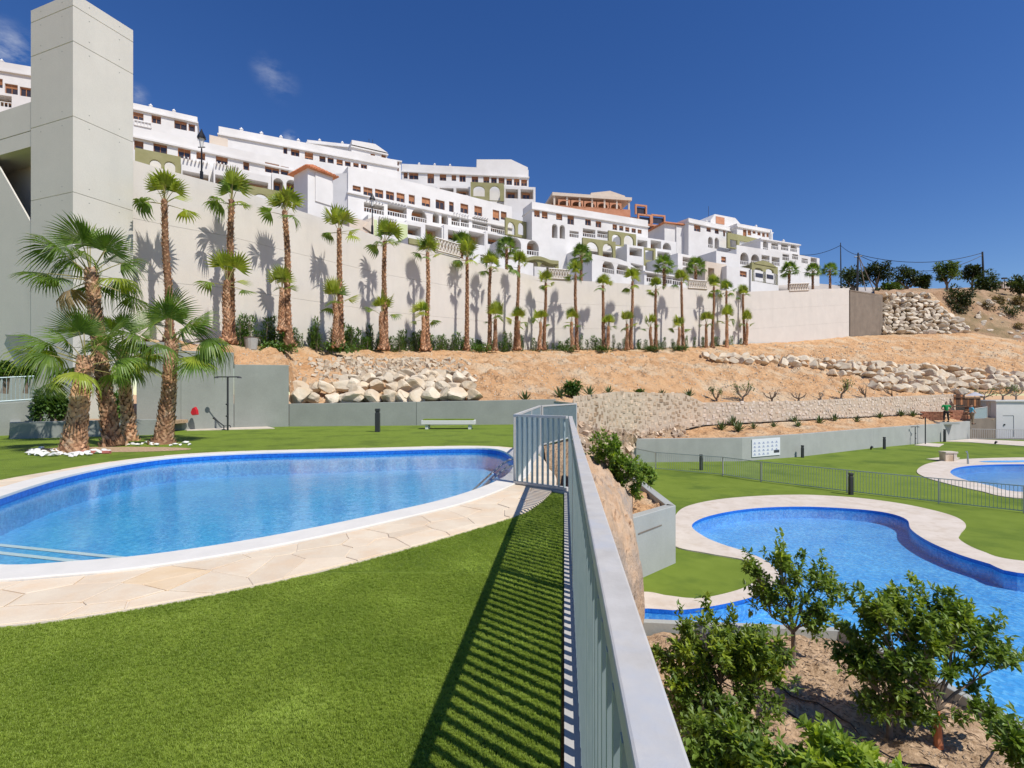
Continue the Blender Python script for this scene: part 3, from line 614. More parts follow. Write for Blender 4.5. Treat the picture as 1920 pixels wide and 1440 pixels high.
# stair flank below the bridge, its top sloping down towards the tower
wb = empty('side_wall', (-22, 22, 0), 'pale concrete wall with sloping top below the footbridge at the far left', 'wall')
def onbr(px, py, o=0):
    Aq = A_+dn*o; k = (px-960)/960; t = (k*Aq.y-Aq.x)/(dl.x-k*dl.y); q = Aq+dl*t; return Vector((q.x, q.y, CH+(737-py)/960*q.y))
poly = [onbr(-420, -300), onbr(0, 316), onbr(61.5, 424), onbr(61.5, 845), onbr(-420, 845)]
m = MB(); n_ = len(poly); q2 = [v+dn*.07 for v in poly]; m.add(poly+q2, [tuple(range(n_)), tuple(range(n_, 2*n_))[::-1]]+[(i, (i+1) % n_, n_+(i+1) % n_, n_+i) for i in range(n_)]); m.build('wall_panel', MT['tower'], wb)
V0 = A_+dn*1.25; V1 = V0+dl*11
m = MB(); wall_prism(m, V1, V0, .3, (bz(240), bz(240)), (2, 2), 1); m.build('inner_wall', MT['tower'], wb)
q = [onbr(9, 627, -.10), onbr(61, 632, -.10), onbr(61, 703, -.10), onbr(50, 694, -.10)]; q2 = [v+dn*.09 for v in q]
m = MB(); m.add(q+q2, [(0, 3, 2, 1), (4, 5, 6, 7), (0, 1, 5, 4), (1, 2, 6, 5), (2, 3, 7, 6), (3, 0, 4, 7)]); m.build('painted_recess_shade', MT['grey'], wb)  # proud grey panel paints in the shade of a triangular recess
m = MB(); a0 = P(-5, 606, 21.9); a1 = P(60, 616, 21.7); m.add([a0, a1, a1+Vector((.3, 1.2, .25)), a0+Vector((0, 1.2, .25)), a0+Vector((0, 0, -.06)), a1+Vector((0, 0, -.06)), a1+Vector((.3, 1.2, .19)), a0+Vector((0, 1.2, .19))], [(0, 1, 2, 3), (4, 7, 6, 5), (0, 4, 5, 1), (1, 5, 6, 2), (3, 2, 6, 7), (0, 3, 7, 4)])
m.build('awning', MT['teal'], label='turquoise awning edge showing behind the palms at far left', cat='awning')

# big retaining wall, lifts following the sloping crest
RW = [(236, 296, 22.6), (318, 320, 24.2), (430, 350, 26.8), (540, 388, 30), (722, 447, 37), (875, 487, 45.5), (1020, 522, 54.5), (1182, 532, 60), (1395, 547, 72), (1592, 540, 80)]
rw_t = [P(*p) for p in RW]
rw_b = [3.2, 3.3, 3.5, 3.8, 4.2, 4.9, 5.6, 6.2, 7.8, 9.6]
rw = empty('retaining_wall', (rw_t[3].x, rw_t[3].y, 3.5), 'huge pale concrete retaining wall running uphill behind the row of palms', 'wall')
for k in range(len(rw_t)-1):
    A, B = rw_t[k], rw_t[k+1]
    if k == 8: A = A+(B-A)*.0
    dz = 2.55
    tops = [(A.z, B.z)]
    for h in (2.6, 5.3, 8.0):
        tops.append((max(A.z-h, rw_b[k]-.6), max(B.z-h, rw_b[k+1]-.6)))
    tops.append((rw_b[k]-.8, rw_b[k+1]-.8))
    for t0, t1 in zip(tops, tops[1:]):
        if t0[0]-t1[0] < .3: continue
        m = MB(); g = .006 if len(tops) else 0
        wall_prism(m, A, B, .45, (t0[0]-g, t0[1]-g), (t1[0]+g, t1[1]+g), 1); m.build('concrete_lift', MT['rwall'], rw)
    m = MB(); d = (B-A); d.z = 0; d.normalize(); n = Vector((-d.y, d.x, 0))*.05
    wall_prism(m, A+n, B+n, .3, (A.z-.06, B.z-.06), (rw_b[k]-.7, rw_b[k+1]-.7), 1); m.build('core', MT['grey'], rw)
# dark end return of the wall
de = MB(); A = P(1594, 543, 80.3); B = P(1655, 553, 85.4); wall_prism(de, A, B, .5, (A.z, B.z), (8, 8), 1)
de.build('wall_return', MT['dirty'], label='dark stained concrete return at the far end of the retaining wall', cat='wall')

# grey stepped wall behind the upper lawn
gw = empty('stepped_wall', P(540, 800, 21.8), 'grey green concrete wall with stepped top behind the upper lawn', 'wall')
def gpan(pa, Ya, pb, Yb, ta, tb, t=.3):
    A, B = P(pa, 737, Ya), P(pb, 737, Yb); m = MB()
    wall_prism(m, A, B, t, (CH+(737-ta)/960*Ya, CH+(737-tb)/960*Yb), (-.15, -.15), 1); o = m.build('wall_panel', MT['grey'], gw); bevel(o, .012, 1)
gpan(256, 18.9, 339, 19.55, 640, 643)
gpan(339.4, 19.55, 438.5, 20.9, 657, 661)
gpan(439, 20.91, 541.5, 21.9, 683.5, 684.5)
gpan(542, 21.91, 780, 22.6, 757, 753.5)
gpan(780.5, 22.61, 1042, 23.7, 753.4, 748.5)
# low planter walls at left
lw = empty('planter_wall', P(80, 800, 18.6), 'low grey concrete planter walls left of the palms', 'wall')
for (pa, ya, pb, yb, ta, tb, nm) in ((-80, 16.4, 62, 17.8, 762, 752, 'wall_panel'), (18, 15.9, 300, 17.6, 792, 786, 'wall_panel')):
    A, B = P(pa, 737, ya), P(pb, 737, yb); m = MB(); wall_prism(m, A, B, .25, (CH+(737-ta)/960*ya, CH+(737-tb)/960*yb), (-.2, -.2), 1); bevel(m.build(nm, MT['grey'], lw), .012, 1)
m = MB(); A = P(18, 737, 15.9); A2 = P(20, 737, 18.2); wall_prism(m, A2, A, .25, (CH-55/960*15.9,)*2, (-.2, -.2), 1); m.build('wall_panel', MT['grey'], lw)
m = MB(); m.prism([(-16.5, 17.9), (-12.4, 17.7), (-12.4, 19.6), (-17, 20.3)], .3, .42); m.build('planter_soil', MT['soil'], kind='structure')

# wall below the shrub bank beside the lower lawn
LW = [(1185, 30.5), (1193, 32.7), (1391, 33.3), (1500, 35.6), (1638, 41.3), (1765, 46.7), (1819, 49.5)]
lwz = [-1.5, -1.5, -1.48, -1.43, -1.41, -1.36, -1.28]
lo_w = empty('garden_wall', P(1391, 865, 33.3), 'long light grey concrete wall carrying the notice board beside the lower lawn', 'wall')
LWp = [Vector(((px-960)/960*Y, Y, z)) for (px, Y), z in zip(LW, lwz)]
LWp[0] = Vector((6.9, 35.0, -1.3))
for k in range(len(LWp)-1):
    A, B = LWp[k], LWp[k+1]; m = MB(); wall_prism(m, A, B, .28, (A.z, B.z), (LZ-.1, LZ-.1), 1); bevel(m.build('wall_panel', MT['grey2'], lo_w), .01, 1)

def patch(name, rows, mt_, nx=90, ny=24, amp=.12, freq=.7, seed=0, edge=.25, kind='structure'):
    rs_ = [resample(r_, nx) for r_ in rows]; b = MB(); K_ = len(rs_)-1
    for j in range(ny+1):
        t = j/ny*K_; k = min(int(t), K_-1); f = t-k
        for i in range(nx):
            p = rs_[k][i].lerp(rs_[k+1][i], f)
            q = p*freq+Vector((seed*7.1, 0, 0))
            hgt = noise.fractal(q, 1.0, 2.0, 5)*amp
            e_ = min(j, ny-j, ny*edge)/(ny*edge) if edge else 1
            b.v.append((p.x, p.y, p.z+hgt*(.25+.75*e_)))
    for j in range(ny):
        for i in range(nx-1): b.f.append((j*nx+i, j*nx+i+1, (j+1)*nx+i+1, (j+1)*nx+i)); b.m.append(0)
    return b.build(name, mt_, kind=kind, smooth=True)
def PP(L): return [P(*p) for p in L]
# earth slope: from the low walls up to the palms
front = PP([(345, 664, 20.2), (436, 668, 21.3), (441, 689, 21.4), (538, 690, 22.2), (546, 760, 22.5), (700, 758, 23), (900, 755, 23.6), (1040, 752, 24.6), (1085, 746, 27.5), (1158, 738, 32.5), (1280, 741, 38.6), (1322, 757, 39.5), (1500, 755, 43), (1640, 748, 48), (1790, 741, 54), (1920, 738, 56), (2200, 738, 58)])
mid = PP([(345, 655, 21.5), (436, 654, 22.4), (441, 664, 23), (538, 672, 24.5), (560, 700, 25.8), (700, 694, 28), (900, 692, 32), (1040, 690, 37), (1085, 690, 39), (1158, 690, 43), (1280, 690, 48), (1322, 692, 50), (1500, 690, 56), (1640, 688, 62), (1790, 692, 66), (1920, 690, 68), (2200, 690, 70)])
back = PP([(250, 640, 22.9), (330, 642, 24.5), (420, 647, 26.5), (540, 650, 29.8), (640, 653, 33.5), (722, 655, 36.6), (875, 657, 45), (940, 657, 50), (1020, 655, 54), (1100, 654.5, 57), (1182, 654, 59.5), (1300, 650, 66), (1395, 645, 71.5), (1490, 640, 76), (1592, 631, 80), (1655, 628, 85), (1810, 622, 86), (1920, 640, 84), (2200, 640, 90)])
patch('earth_slope', [front, mid, back], MT['dirt'], nx=420, ny=110, amp=.42, freq=.9, seed=1)
# right-hand hill
h0 = PP([(1640, 632, 85.5), (1760, 628, 86), (1815, 626, 86), (1920, 645, 83), (2200, 650, 82)])
h1 = PP([(1640, 590, 86.6), (1700, 590, 87.4), (1800, 585, 90), (1920, 600, 90), (2200, 600, 92)])
h2 = PP([(1640, 547, 87.5), (1740, 546, 89), (1850, 545, 96), (1920, 560, 97), (2200, 560, 100)])
h3 = PP([(1640, 541, 130), (1740, 541, 130), (1850, 540, 130), (1920, 540, 130), (2200, 542, 130)])
patch('hill', [h0, h1, h2, h3], M('dry_hill', (.36, .21, .12), (.52, .36, .22), scale=.35, rough=.95, bump=1, bscale=3, bdist=.3, c3=(.24, .18, .09), scale3=.18, detail=12), nx=90, ny=50, amp=.9, freq=.25, seed=3)
# hillside under the houses and the far plateau
r0 = [Vector((p.x, p.y, p.z-.35)) for p in rw_t]+[P(1655, 556, 85.4), P(1800, 545, 110), P(2300, 548, 110)]
r0[0] = Vector((-19, 23.5, rw_t[0].z-.35))
r1 = PP([(-300, 330, 105), (250, 340, 105), (600, 405, 108), (900, 450, 112), (1200, 490, 120), (1450, 522, 125), (1600, 538, 130), (1750, 541, 135), (2300, 545, 135)])
r2 = PP([(-500, 345, 300), (250, 350, 300), (600, 410, 300), (900, 450, 300), (1200, 490, 320), (1450, 522, 330), (1600, 541, 340), (1750, 543, 340), (2500, 545, 340)])
rf_ = [Vector((p.x*1.0, p.y, p.z-.3)) for p in r0]
for i_, p_ in enumerate(rf_):
    if i_ < 10: k_ = [1.9, 1.85, 1.8, 1.7, 1.75, 1.75, 1.6, 1.6, 1.45, 1.35][i_]; p_.x *= k_; p_.y *= k_
    else: p_.y += 8
patch('hillside', [r0, rf_, r1, r2], M('street_ground', (.36, .32, .28), (.46, .41, .36), scale=.3, rough=.95), nx=90, ny=30, amp=.15, freq=.2, seed=5)
sheet('ground', [(-1500, -1500), (1500, -1500), (1500, 2500), (-1500, 2500)], [], -6.0, MT['dirt'])

# bank between the fence corner, the planter and the lower lawn
SW = [(1075, 743, 26), (1100, 742, 27.5), (1158, 734, 31.5), (1220, 737, 35), (1280, 737, 37), (1319, 755, 38.5), (1500, 752, 42), (1640, 745, 47), (1720, 742, 50), (1792, 739, 53)]
SWb = [792, 800, 812, 816, 805, 797, 787, 780, 776, 772]
swt = PP(SW); swb = [P(p[0], y, p[2]) for p, y in zip(SW, SWb)]
patch('shrub_bank', [[p+Vector((0, .4, -.05)) for p in LWp[1:]]+[Vector((48, 51, -1.2))], [b_+Vector((0, -.2, -.1)) for b_ in swb[3:]]+[Vector((50, 55, -.4))]], MT['dirt'], nx=140, ny=16, amp=.22, freq=.9, seed=7)
bank0 = [Vector((1.2, 12.5, -1.5)), Vector((3.9, 16.2, -2.6)), Vector((4.6, 18, LZ-.1)), Vector((5.6, 23, LZ-.1)), Vector((6.6, 28, LZ-.1)), Vector((7.3, 32, LZ-.05)), Vector((8.2, 33.2, -1.55)), LWp[2]+Vector((-3, .5, -.1))]
bank1 = [Vector((1.0, 13.2, -.7)), Vector((2.6, 16.8, -1.2)), Vector((3.4, 19, -1.5)), Vector((4.2, 23.5, -1.6)), Vector((5.6, 28, -1.5)), Vector((6.9, 31.5, -1.4)), Vector((9.0, 34.4, -1.3)), Vector((12, 35.2, -1.2))]
bank2 = [Vector((.85, 13.8, -.02)), Vector((1.98, 16.5, -.02)), Vector((1.9, 19, -.02)), Vector((1.8, 22.3, 0)), swb[0], swb[2], swb[3], swb[4]]
patch('rubble_bank', [bank0, bank1, bank2], M('brown_rubble_earth', (.30, .19, .11), (.56, .41, .27), scale=1.6, rough=.95, bump=1, bscale=5, bdist=.2, c3=(.22, .17, .13), scale3=.5, detail=12), nx=160, ny=70, amp=.5, freq=1.8, seed=9)
# sandstone bank beside the fence
rk = []
for Y in (3.5, 5, 6.5, 8, 9.2, 10.5, 11.6, 12.6, 14):
    x0 = 98/960*Y+.40
    rx = {3.5: .75, 5: .95, 6.5: 1.25, 8: 2.05, 9.2: 2.26, 10.5: 2.52, 11.6: 2.74, 12.6: 2.95, 14: 3.3}[Y]
    zt = -1.0+.05*math.sin(Y*2.3) if Y > 7 else -1.3
    rk.append([Vector((x0, Y, -.1)), Vector((x0+(rx-x0)*.35, Y, -.38)), Vector((x0+(rx-x0)*.75, Y, zt+.15)), Vector((rx, Y, zt-.35)), Vector((rx+.03, Y, -2.0)), Vector((rx-.08, Y, LZ-.15))])
patch('rock_bank', rk, MT['rock'], nx=130, ny=150, amp=.22, freq=2.4, seed=11, edge=0)

# planters
soil = [(98/960*1.0+.42, 1.0), (7.2, 1.0), (5.98, 5.0), (5.62, 6.5), (5.2, 7.95), (1.0, 8.4)]
def gridpatch(name, x0, x1, y0, y1, z, n, m, amp, freq, mt_, inside=None):
    b = MB(); idx = {}
    for j in range(m+1):
        for i in range(n+1):
            x, y = x0+(x1-x0)*i/n, y0+(y1-y0)*j/m
            h = noise.fractal(Vector((x*freq, y*freq, 3)), 1, 2, 5)*amp; idx[i, j] = len(b.v); b.v.append((x, y, z+h))
    for j in range(m):
        for i in range(n):
            x, y = x0+(x1-x0)*(i+.5)/n, y0+(y1-y0)*(j+.5)/m
            if inside is None or inside(x, y): b.f.append((idx[i, j], idx[i+1, j], idx[i+1, j+1], idx[i, j+1])); b.m.append(0)
    return b.build(name, mt_, kind='structure', smooth=True)
def edge_x(y): return 5.2+(7.95-y)*.24 if y > 4.5 else 6.03+(4.5-y)*.35
gridpatch('planter_soil', .4, 7.0, 1.5, 8.2, -2.42, 130, 130, .10, 2.2, MT['soil'], lambda x, y: x < edge_x(y)+.02)
def kerbline(name, pts, w_, z0, z1, mt_, parent):
    for a, b_ in zip(pts, pts[1:]):
        m = MB(); wall_prism(m, a, b_, w_, (z1, z1), (z0, z0), 1); o = m.build(name, mt_, parent); bevel(o, .008, 1)
pk = empty('planter_kerb', (5.3, 8, LZ), 'concrete edging between the citrus planter and the big lower pool', 'kerb')
kerbline('kerb_segment', [(6.9, 2.0), (6.03, 4.5), (5.3, 7.95), (5.16, 8.12)], .13, LZ-.2, -2.28, MT['grey2'], pk)
kerbline('kerb_segment', [(5.16, 8.12), (3.4, 8.3), (.9, 8.55)], .13, LZ-.2, -2.28, MT['grey2'], pk)
bx = empty('concrete_planter', (4.25, 13.3, LZ), 'square light grey concrete planter holding a small citrus tree by the pool', 'planter')
pc = [Vector((2.3, 11.5, 0)), Vector((4.27, 13.35, 0)), Vector((4.40, 17.9, 0)), Vector((2.0, 18.6, 0))]
for (a, b_) in ((pc[0], pc[1]), (pc[1], pc[2]), (pc[2], pc[3])):
    m = MB(); wall_prism(m, a, b_, .24, (-1.50, -1.50), (LZ-.1, LZ-.1), 1); bevel(m.build('wall_panel', MT['grey2'], bx), .012, 1)
# shallow drip slot on the face nearest the camera
a = pc[0].lerp(pc[1], .35); b_ = pc[0].lerp(pc[1], .74); d = (b_-a).normalized(); n = Vector((d.y, -d.x, 0))*.012
m = MB(); m.quad(a+n+Vector((0, 0, -1.93)), b_+n+Vector((0, 0, -1.90)), b_+n+Vector((0, 0, -1.87)), a+n+Vector((0, 0, -1.89))); m.build('drain_slot', MT['dirty'], bx)
gridpatch('planter_soil', 1.2, 4.5, 11.2, 18, -1.62, 60, 90, .14, 1.6, MT['dirt'], lambda x, y: x < 4.3 and (y-11.5) > (x-2.3)*.94+.25)
# ------------------------------------------------------------------ apartment blocks
def Z3(*r): return tuple((560+v/3.84) if i % 2 == 0 else (230+v/3.84) for i, v in enumerate(r))
def Z4(*r): return tuple((960+v/3.2) if i % 2 == 0 else (330+v/3.2) for i, v in enumerate(r))
def Z2(*r): return tuple((240+v/4.8) if i % 2 == 0 else (180+v/4.8) for i, v in enumerate(r))
def ZT(*r): return tuple((860+v/7.385) if i % 2 == 0 else (400+v/7.385) for i, v in enumerate(r))
def ZU(*r): return tuple((1100+v/8) if i % 2 == 0 else (400+v/8) for i, v in enumerate(r))
def ZV(*r): return tuple((1300+v/7.385) if i % 2 == 0 else (390+v/7.385) for i, v in enumerate(r))
def ZS(*r): return tuple((640+v/7.385) if i % 2 == 0 else (380+v/7.385) for i, v in enumerate(r))
class Fac:
    def __init__(s, pxL, YL, pxR, YR, off=0):
        s.A = Vector(((pxL-960)/960*YL, YL)); B = Vector(((pxR-960)/960*YR, YR)); s.d = (B-s.A).normalized(); s.L = (B-s.A).length
        s.n = Vector((s.d.y, -s.d.x))
        if s.n.y > 0: s.n = -s.n
        s.A0 = s.A; s.A = s.A+s.n*off; s.off = off
    def u(s, px):
        k = (px-960)/960; return (k*s.A.y-s.A.x)/(s.d.x-k*s.d.y)
    def z(s, px, py):
        Y = s.A.y+s.u(px)*s.d.y; return CH+(737-py)/960*Y
    def p(s, u, w, z):
        """u along, w out of the facade, z up"""
        q = s.A+s.d*u+s.n*w; return Vector((q.x, q.y, z))
    def rect(s, r):
        x0, y0, x1, y1 = r; m = (x0+x1)/2; return s.u(x0), s.u(x1), s.z(m, y1), s.z(m, y0)
def fbox(b, F, u0, u1, w0, w1, z0, z1, m=0):
    V = [F.p(u, w, z) for z in (z0, z1) for w in (w0, w1) for u in (u0, u1)]
    # keep faces outward: u x w orientation
    b.add(V, [(0, 2, 3, 1), (4, 5, 7, 6), (0, 1, 5, 4), (2, 6, 7, 3), (0, 4, 6, 2), (1, 3, 7, 5)], m)
def front(b, F, u0, u1, z0, z1, ops, m=0):
    """wall face at w=0 with recessed openings: (u0,u1,z0,z1,depth,arch)"""
    us = sorted({u0, u1}|{o[0] for o in ops}|{o[1] for o in ops}); zs = sorted({z0, z1}|{o[2] for o in ops}|{o[3] for o in ops})
    for a, c in zip(us, us[1:]):
        for e, g in zip(zs, zs[1:]):
            mu_, mz = (a+c)/2, (e+g)/2
            if any(o[0] < mu_ < o[1] and o[2] < mz < o[3] for o in ops): continue
            b.quad(F.p(a, 0, e), F.p(c, 0, e), F.p(c, 0, g), F.p(a, 0, g), m)
    for o in ops:
        a, c, e, g, D, arch = o
        if D is None: D = .4; back = False
        else: back = True
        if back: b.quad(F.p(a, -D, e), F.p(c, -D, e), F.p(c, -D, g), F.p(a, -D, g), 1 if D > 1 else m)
        b.quad(F.p(a, 0, e), F.p(c, 0, e), F.p(c, -D, e), F.p(a, -D, e), m)
        b.quad(F.p(a, 0, e), F.p(a, -D, e), F.p(a, -D, g), F.p(a, 0, g), m)
        b.quad(F.p(c, -D, e), F.p(c, 0, e), F.p(c, 0, g), F.p(c, -D, g), m)
        b.quad(F.p(a, -D, g), F.p(c, -D, g), F.p(c, 0, g), F.p(a, 0, g), m)
        if arch:
            r_ = (c-a)/2; rz = min(r_*arch, (g-e)*.8); cu = (a+c)/2; zc = g-rz; N = 8; T = min(D, .45)
            pts = [(cu-r_*math.cos(math.pi*i/N), zc+rz*math.sin(math.pi*i/N)) for i in range(N+1)]
            for (x0, y0), (x1, y1) in zip(pts, pts[1:]):
                b.quad(F.p(x0, -.01, y0), F.p(x1, -.01, y1), F.p(x1, -.01, g), F.p(x0, -.01, g), m)
                b.quad(F.p(x0, -T, y0), F.p(x1, -T, y1), F.p(x1, -.01, y1), F.p(x0, -.01, y0), m)
                b.quad(F.p(x1, -T, y1), F.p(x0, -T, y0), F.p(x0, -T, g), F.p(x1, -T, g), m)
def window(F, root, r, depth=.28, shut=None, rnd_=None, split=True):
    u0, u1, z0, z1 = r; w = -depth+.06; t = .09
    m = MB(); fbox(m, F, u0, u1, w-.05, w+.04, z0, z0+t); fbox(m, F, u0, u1, w-.05, w+.04, z1-t, z1); fbox(m, F, u0, u0+t, w-.05, w+.035, z0+t, z1-t); fbox(m, F, u1-t, u1, w-.05, w+.035, z0+t, z1-t)
    if split and u1-u0 > 1.1: c = (u0+u1)/2; fbox(m, F, c-t/2, c+t/2, w-.05, w+.034, z0+t, z1-t)
    wn = m.build('window', MT['wood'], root)
    m = MB(); m.quad(F.p(u0+t, w-.02, z0+t), F.p(u1-t, w-.02, z0+t), F.p(u1-t, w-.02, z1-t), F.p(u0+t, w-.02, z1-t)); m.build('pane', MT['glass'], wn)
    if shut:
        zs = z1-(z1-z0)*shut; m = MB(); n = max(3, int((z1-t-zs)/.16))
        for k in range(n):
            a = zs+(z1-t-zs)*k/n; c = zs+(z1-t-zs)*(k+1)/n
            m.quad(F.p(u0+t, w+.012, a), F.p(u1-t, w+.012, a), F.p(u1-t, w+.002, c), F.p(u0+t, w+.002, c))
        m.build('shutter', MT['wood'], wn)
    return wn
def rail(F, root, u0, u1, z, h=.95, w=.0, mt_='white'):
    m = MB(); fbox(m, F, u0, u1, w, w+.12, z+h-.1, z+h); n = max(2, int((u1-u0)/.42))
    for k in range(n+1):
        c = u0+(u1-u0)*k/n; fbox(m, F, c-.05, c+.05, w+.02, w+.1, z+.08, z+h-.1)
    fbox(m, F, u0, u1, w, w+.12, z, z+.08); m.build('balustrade', MT[mt_], root)
def chimney(F, root, u, w, z, h=1.0):
    m = MB(); fbox(m, F, u-.2, u+.2, w-.2, w+.2, z, z+h*.7); fbox(m, F, u-.27, u+.27, w-.27, w+.27, z+h*.7, z+h*.78); c = F.p(u, w, z+h*.78)
    V = [F.p(u-.22, w-.22, z+h*.78), F.p(u+.22, w-.22, z+h*.78), F.p(u+.22, w+.22, z+h*.78), F.p(u-.22, w+.22, z+h*.78), F.p(u, w, z+h*1.15)]
    m.add(V, [(0, 1, 4), (1, 2, 4), (2, 3, 4), (3, 0, 4)]); m.build('chimney', MT['white'], root)
def volume(F, root, u0, u1, z0, z1, depth, ops=(), mt_='white', name='wall', cornice=.0, roof=True, parapet=0):
    b = MB(); front(b, F, u0, u1, z0, z1, list(ops))
    b.quad(F.p(u0, -depth, z0), F.p(u0, 0, z0), F.p(u0, 0, z1), F.p(u0, -depth, z1)); b.quad(F.p(u1, 0, z0), F.p(u1, -depth, z0), F.p(u1, -depth, z1), F.p(u1, 0, z1))
    b.quad(F.p(u1, -depth, z0), F.p(u0, -depth, z0), F.p(u0, -depth, z1), F.p(u1, -depth, z1))
    b.quad(F.p(u0, 0, z1), F.p(u1, 0, z1), F.p(u1, -depth, z1), F.p(u0, -depth, z1))
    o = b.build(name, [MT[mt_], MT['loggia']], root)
    if cornice:
        m = MB(); fbox(m, F, u0-.15, u1+.15, -depth-.15, .32, z1-cornice, z1-cornice+.24); m.build('cornice', MT['white'], root)
    return o
def opsof(F, rects, D, arch=0):
    return [(*F.rect(r), D, arch) for r in rects]
def beams(F, root, u0, u1, z, w0, w1, n, mt_='white'):
    for k in range(n):
        c = u0+(u1-u0)*(k+.5)/n; m = MB(); fbox(m, F, c-.07, c+.07, w0, w1, z-.2, z); m.build('pergola_beam', MT[mt_], root)
rw_ = random.Random(8)
def block(root_label, pxL, YL, pxR, YR, ytop, ybot, depth, wins=(), logs=(), archs=(), cornice=.9, chims=(), rails=(), shut=(.3, .75), group='white apartment blocks on the hillside', extra=None, mt_='white', name='apartment_block', dl=0, niche=True, top_at=None):
    F = Fac(pxL, YL, pxR, YR); zt = CH+(737-ytop)/960*YL; zb = CH+(737-ybot)/960*YL
    root = empty(name, F.p(F.L/2, 0, zb), root_label, 'building', group)
    wins = [(a-(c-a)*.06, b_-(d_-b_)*.10, c+(c-a)*.06, d_+(d_-b_)*.22) for a, b_, c, d_ in wins]
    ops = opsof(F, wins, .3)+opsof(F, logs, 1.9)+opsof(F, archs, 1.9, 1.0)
    # clean overlaps
    volume(F, root, 0, F.L, zb-9, zt, depth, ops, mt_, cornice=cornice)
    for r in wins:
        window(F, root, F.rect(r), .3, rw_.uniform(*shut) if rw_.random() < .85 else .2)
    for r in list(logs)+list(archs):
        u0, u1, z0, z1 = F.rect(r); g = (u1-u0)*.18
        window(F, root, (u0+g, u1-g, z0+.05, min(z0+2.1, z1-.2)), 1.88, .25)
        if u1-u0 > 1.6: rail(F, root, u0, u1, z0, .85, -.14)
    for px in chims: chimney(F, root, F.u(px), -1.2, zt-.05)
    for (x0, x1, y) in rails: rail(F, root, F.u(x0), F.u(x1), F.z((x0+x1)/2, y), .9, .05)
    return F, root, zb, zt
def arcade(F0, root, px0, px1, ytop, ybot, arches, w, mt_='olive', t=.45, name='arcade', spring=1.0, slab=0):
    """free-standing wall pierced by arches, standing w metres in front of the facade"""
    F = Fac.__new__(Fac); F.d, F.n, F.L = F0.d, F0.n, F0.L; F.A = F0.A+F0.n*w
    u0, u1 = F.u(px0), F.u(px1); m_ = (px0+px1)/2; zt, zb = F.z(m_, ytop), F.z(m_, ybot)
    ops = []
    for (a, c, y0, y1, ar) in arches:
        z1 = F.z((a+c)/2, y0); z0 = max(F.z((a+c)/2, y1), zb+.001); ops.append((F.u(a), F.u(c), z0, z1, None, ar))
    b = MB(); front(b, F, u0, u1, zb, zt, ops)
    n0 = len(b.f); V, Fc = list(b.v), list(b.f)
    # rear face
    F2 = Fac.__new__(Fac); F2.d, F2.n, F2.A = F.d, F.n, F.A-F.n*.4
    us = sorted({u0, u1}|{o[0] for o in ops}|{o[1] for o in ops}); zs = sorted({zb, zt}|{o[2] for o in ops}|{o[3] for o in ops})
    for a, c in zip(us, us[1:]):
        for e, g in zip(zs, zs[1:]):
            if any(o[0] < (a+c)/2 < o[1] and o[2] < (e+g)/2 < o[3] for o in ops): continue
            b.quad(F2.p(c, 0, e), F2.p(a, 0, e), F2.p(a, 0, g), F2.p(c, 0, g))
    b.quad(F.p(u0, -.4, zb), F.p(u0, 0, zb), F.p(u0, 0, zt), F.p(u0, -.4, zt)); b.quad(F.p(u1, 0, zb), F.p(u1, -.4, zb), F.p(u1, -.4, zt), F.p(u1, 0, zt)); b.quad(F.p(u0, 0, zt), F.p(u1, 0, zt), F.p(u1, -.4, zt), F.p(u0, -.4, zt))
    b.build(name, MT[mt_], root)
    if slab:
        m = MB(); fbox(m, F, u0, u1, -w, 0, zb-.3, zb); m.build('terrace_slab', MT['white'], root)
    return F
def terrace(F0, root, px0, px1, ytop, ybot, w, ops_px=(), mt_='white', depth=None, cornice=0, arch=0, D=1.6, name='terrace', wins=True):
    """a solid terrace block standing w metres in front of the facade with recessed openings"""
    F = Fac.__new__(Fac); F.d, F.n, F.L = F0.d, F0.n, F0.L; F.A = F0.A+F0.n*w
    u0, u1 = F.u(px0), F.u(px1); m_ = (px0+px1)/2; zt, zb = F.z(m_, ytop), F.z(m_, ybot)
    D = min(D, (depth or w)-.1) if (depth or w) < D+.1 else D
    ops = []
    for r in ops_px:
        a, c, z0, z1 = F.rect(r[:4]); ops.append((a, c, max(z0, zb+.01), min(z1, zt-.05), D, r[4] if len(r) > 4 else arch))
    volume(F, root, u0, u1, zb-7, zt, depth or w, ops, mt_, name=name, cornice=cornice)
    for o in ops:
        if not wins or o[1]-o[0] < 1: continue
        g = (o[1]-o[0])*.2; window(F, root, (o[0]+g, o[1]-g, o[2]+.05, min(o[2]+2.0, o[3]-.25)), D-.02, .2)
    return F
def sh(L, dx=0, dy=0): return [tuple(v+(dx if i % 2 == 0 else dy) for i, v in enumerate(r)) for r in L]

# A: behind the tower, both sides of it
F, ro_, zb, zt = block('upper white apartment block partly hidden behind the left side of the tall tower', -90, 79, 62, 82.3, 100, 300, 9,
      wins=[(-40, 141, -22, 155), (-12, 148, 4, 161), (10, 159, 32, 173), (38, 165, 58, 178)], logs=[(-60, 172, -20, 192), (-15, 178, 22, 200)], chims=(-40, -5), cornice=1.6)
m = MB(); V = [F.p(F.u(30), -2, zt), F.p(F.u(62), -2, zt), F.p(F.u(66), -2, zt+1.9), F.p(F.u(66), -3, zt+1.9), F.p(F.u(30), -3, zt), F.p(F.u(62), -3, zt)]
m.add(V, [(0, 1, 2), (5, 4, 3), (0, 2, 3, 4), (1, 5, 3, 2)]); m.build('roof_gable', MT['white'], ro_)
block('white upper apartment block just right of the tall tower', 205, 85.5, 370, 91.5, 183, 330, 9,
      wins=[(214, 205, 228, 217), (250, 212, 268, 222), (285, 218, 301, 229), (328, 228, 349, 240), (354, 234, 365, 244)],
      chims=(281, 325), cornice=1.2, rails=[(252, 284, 238)])
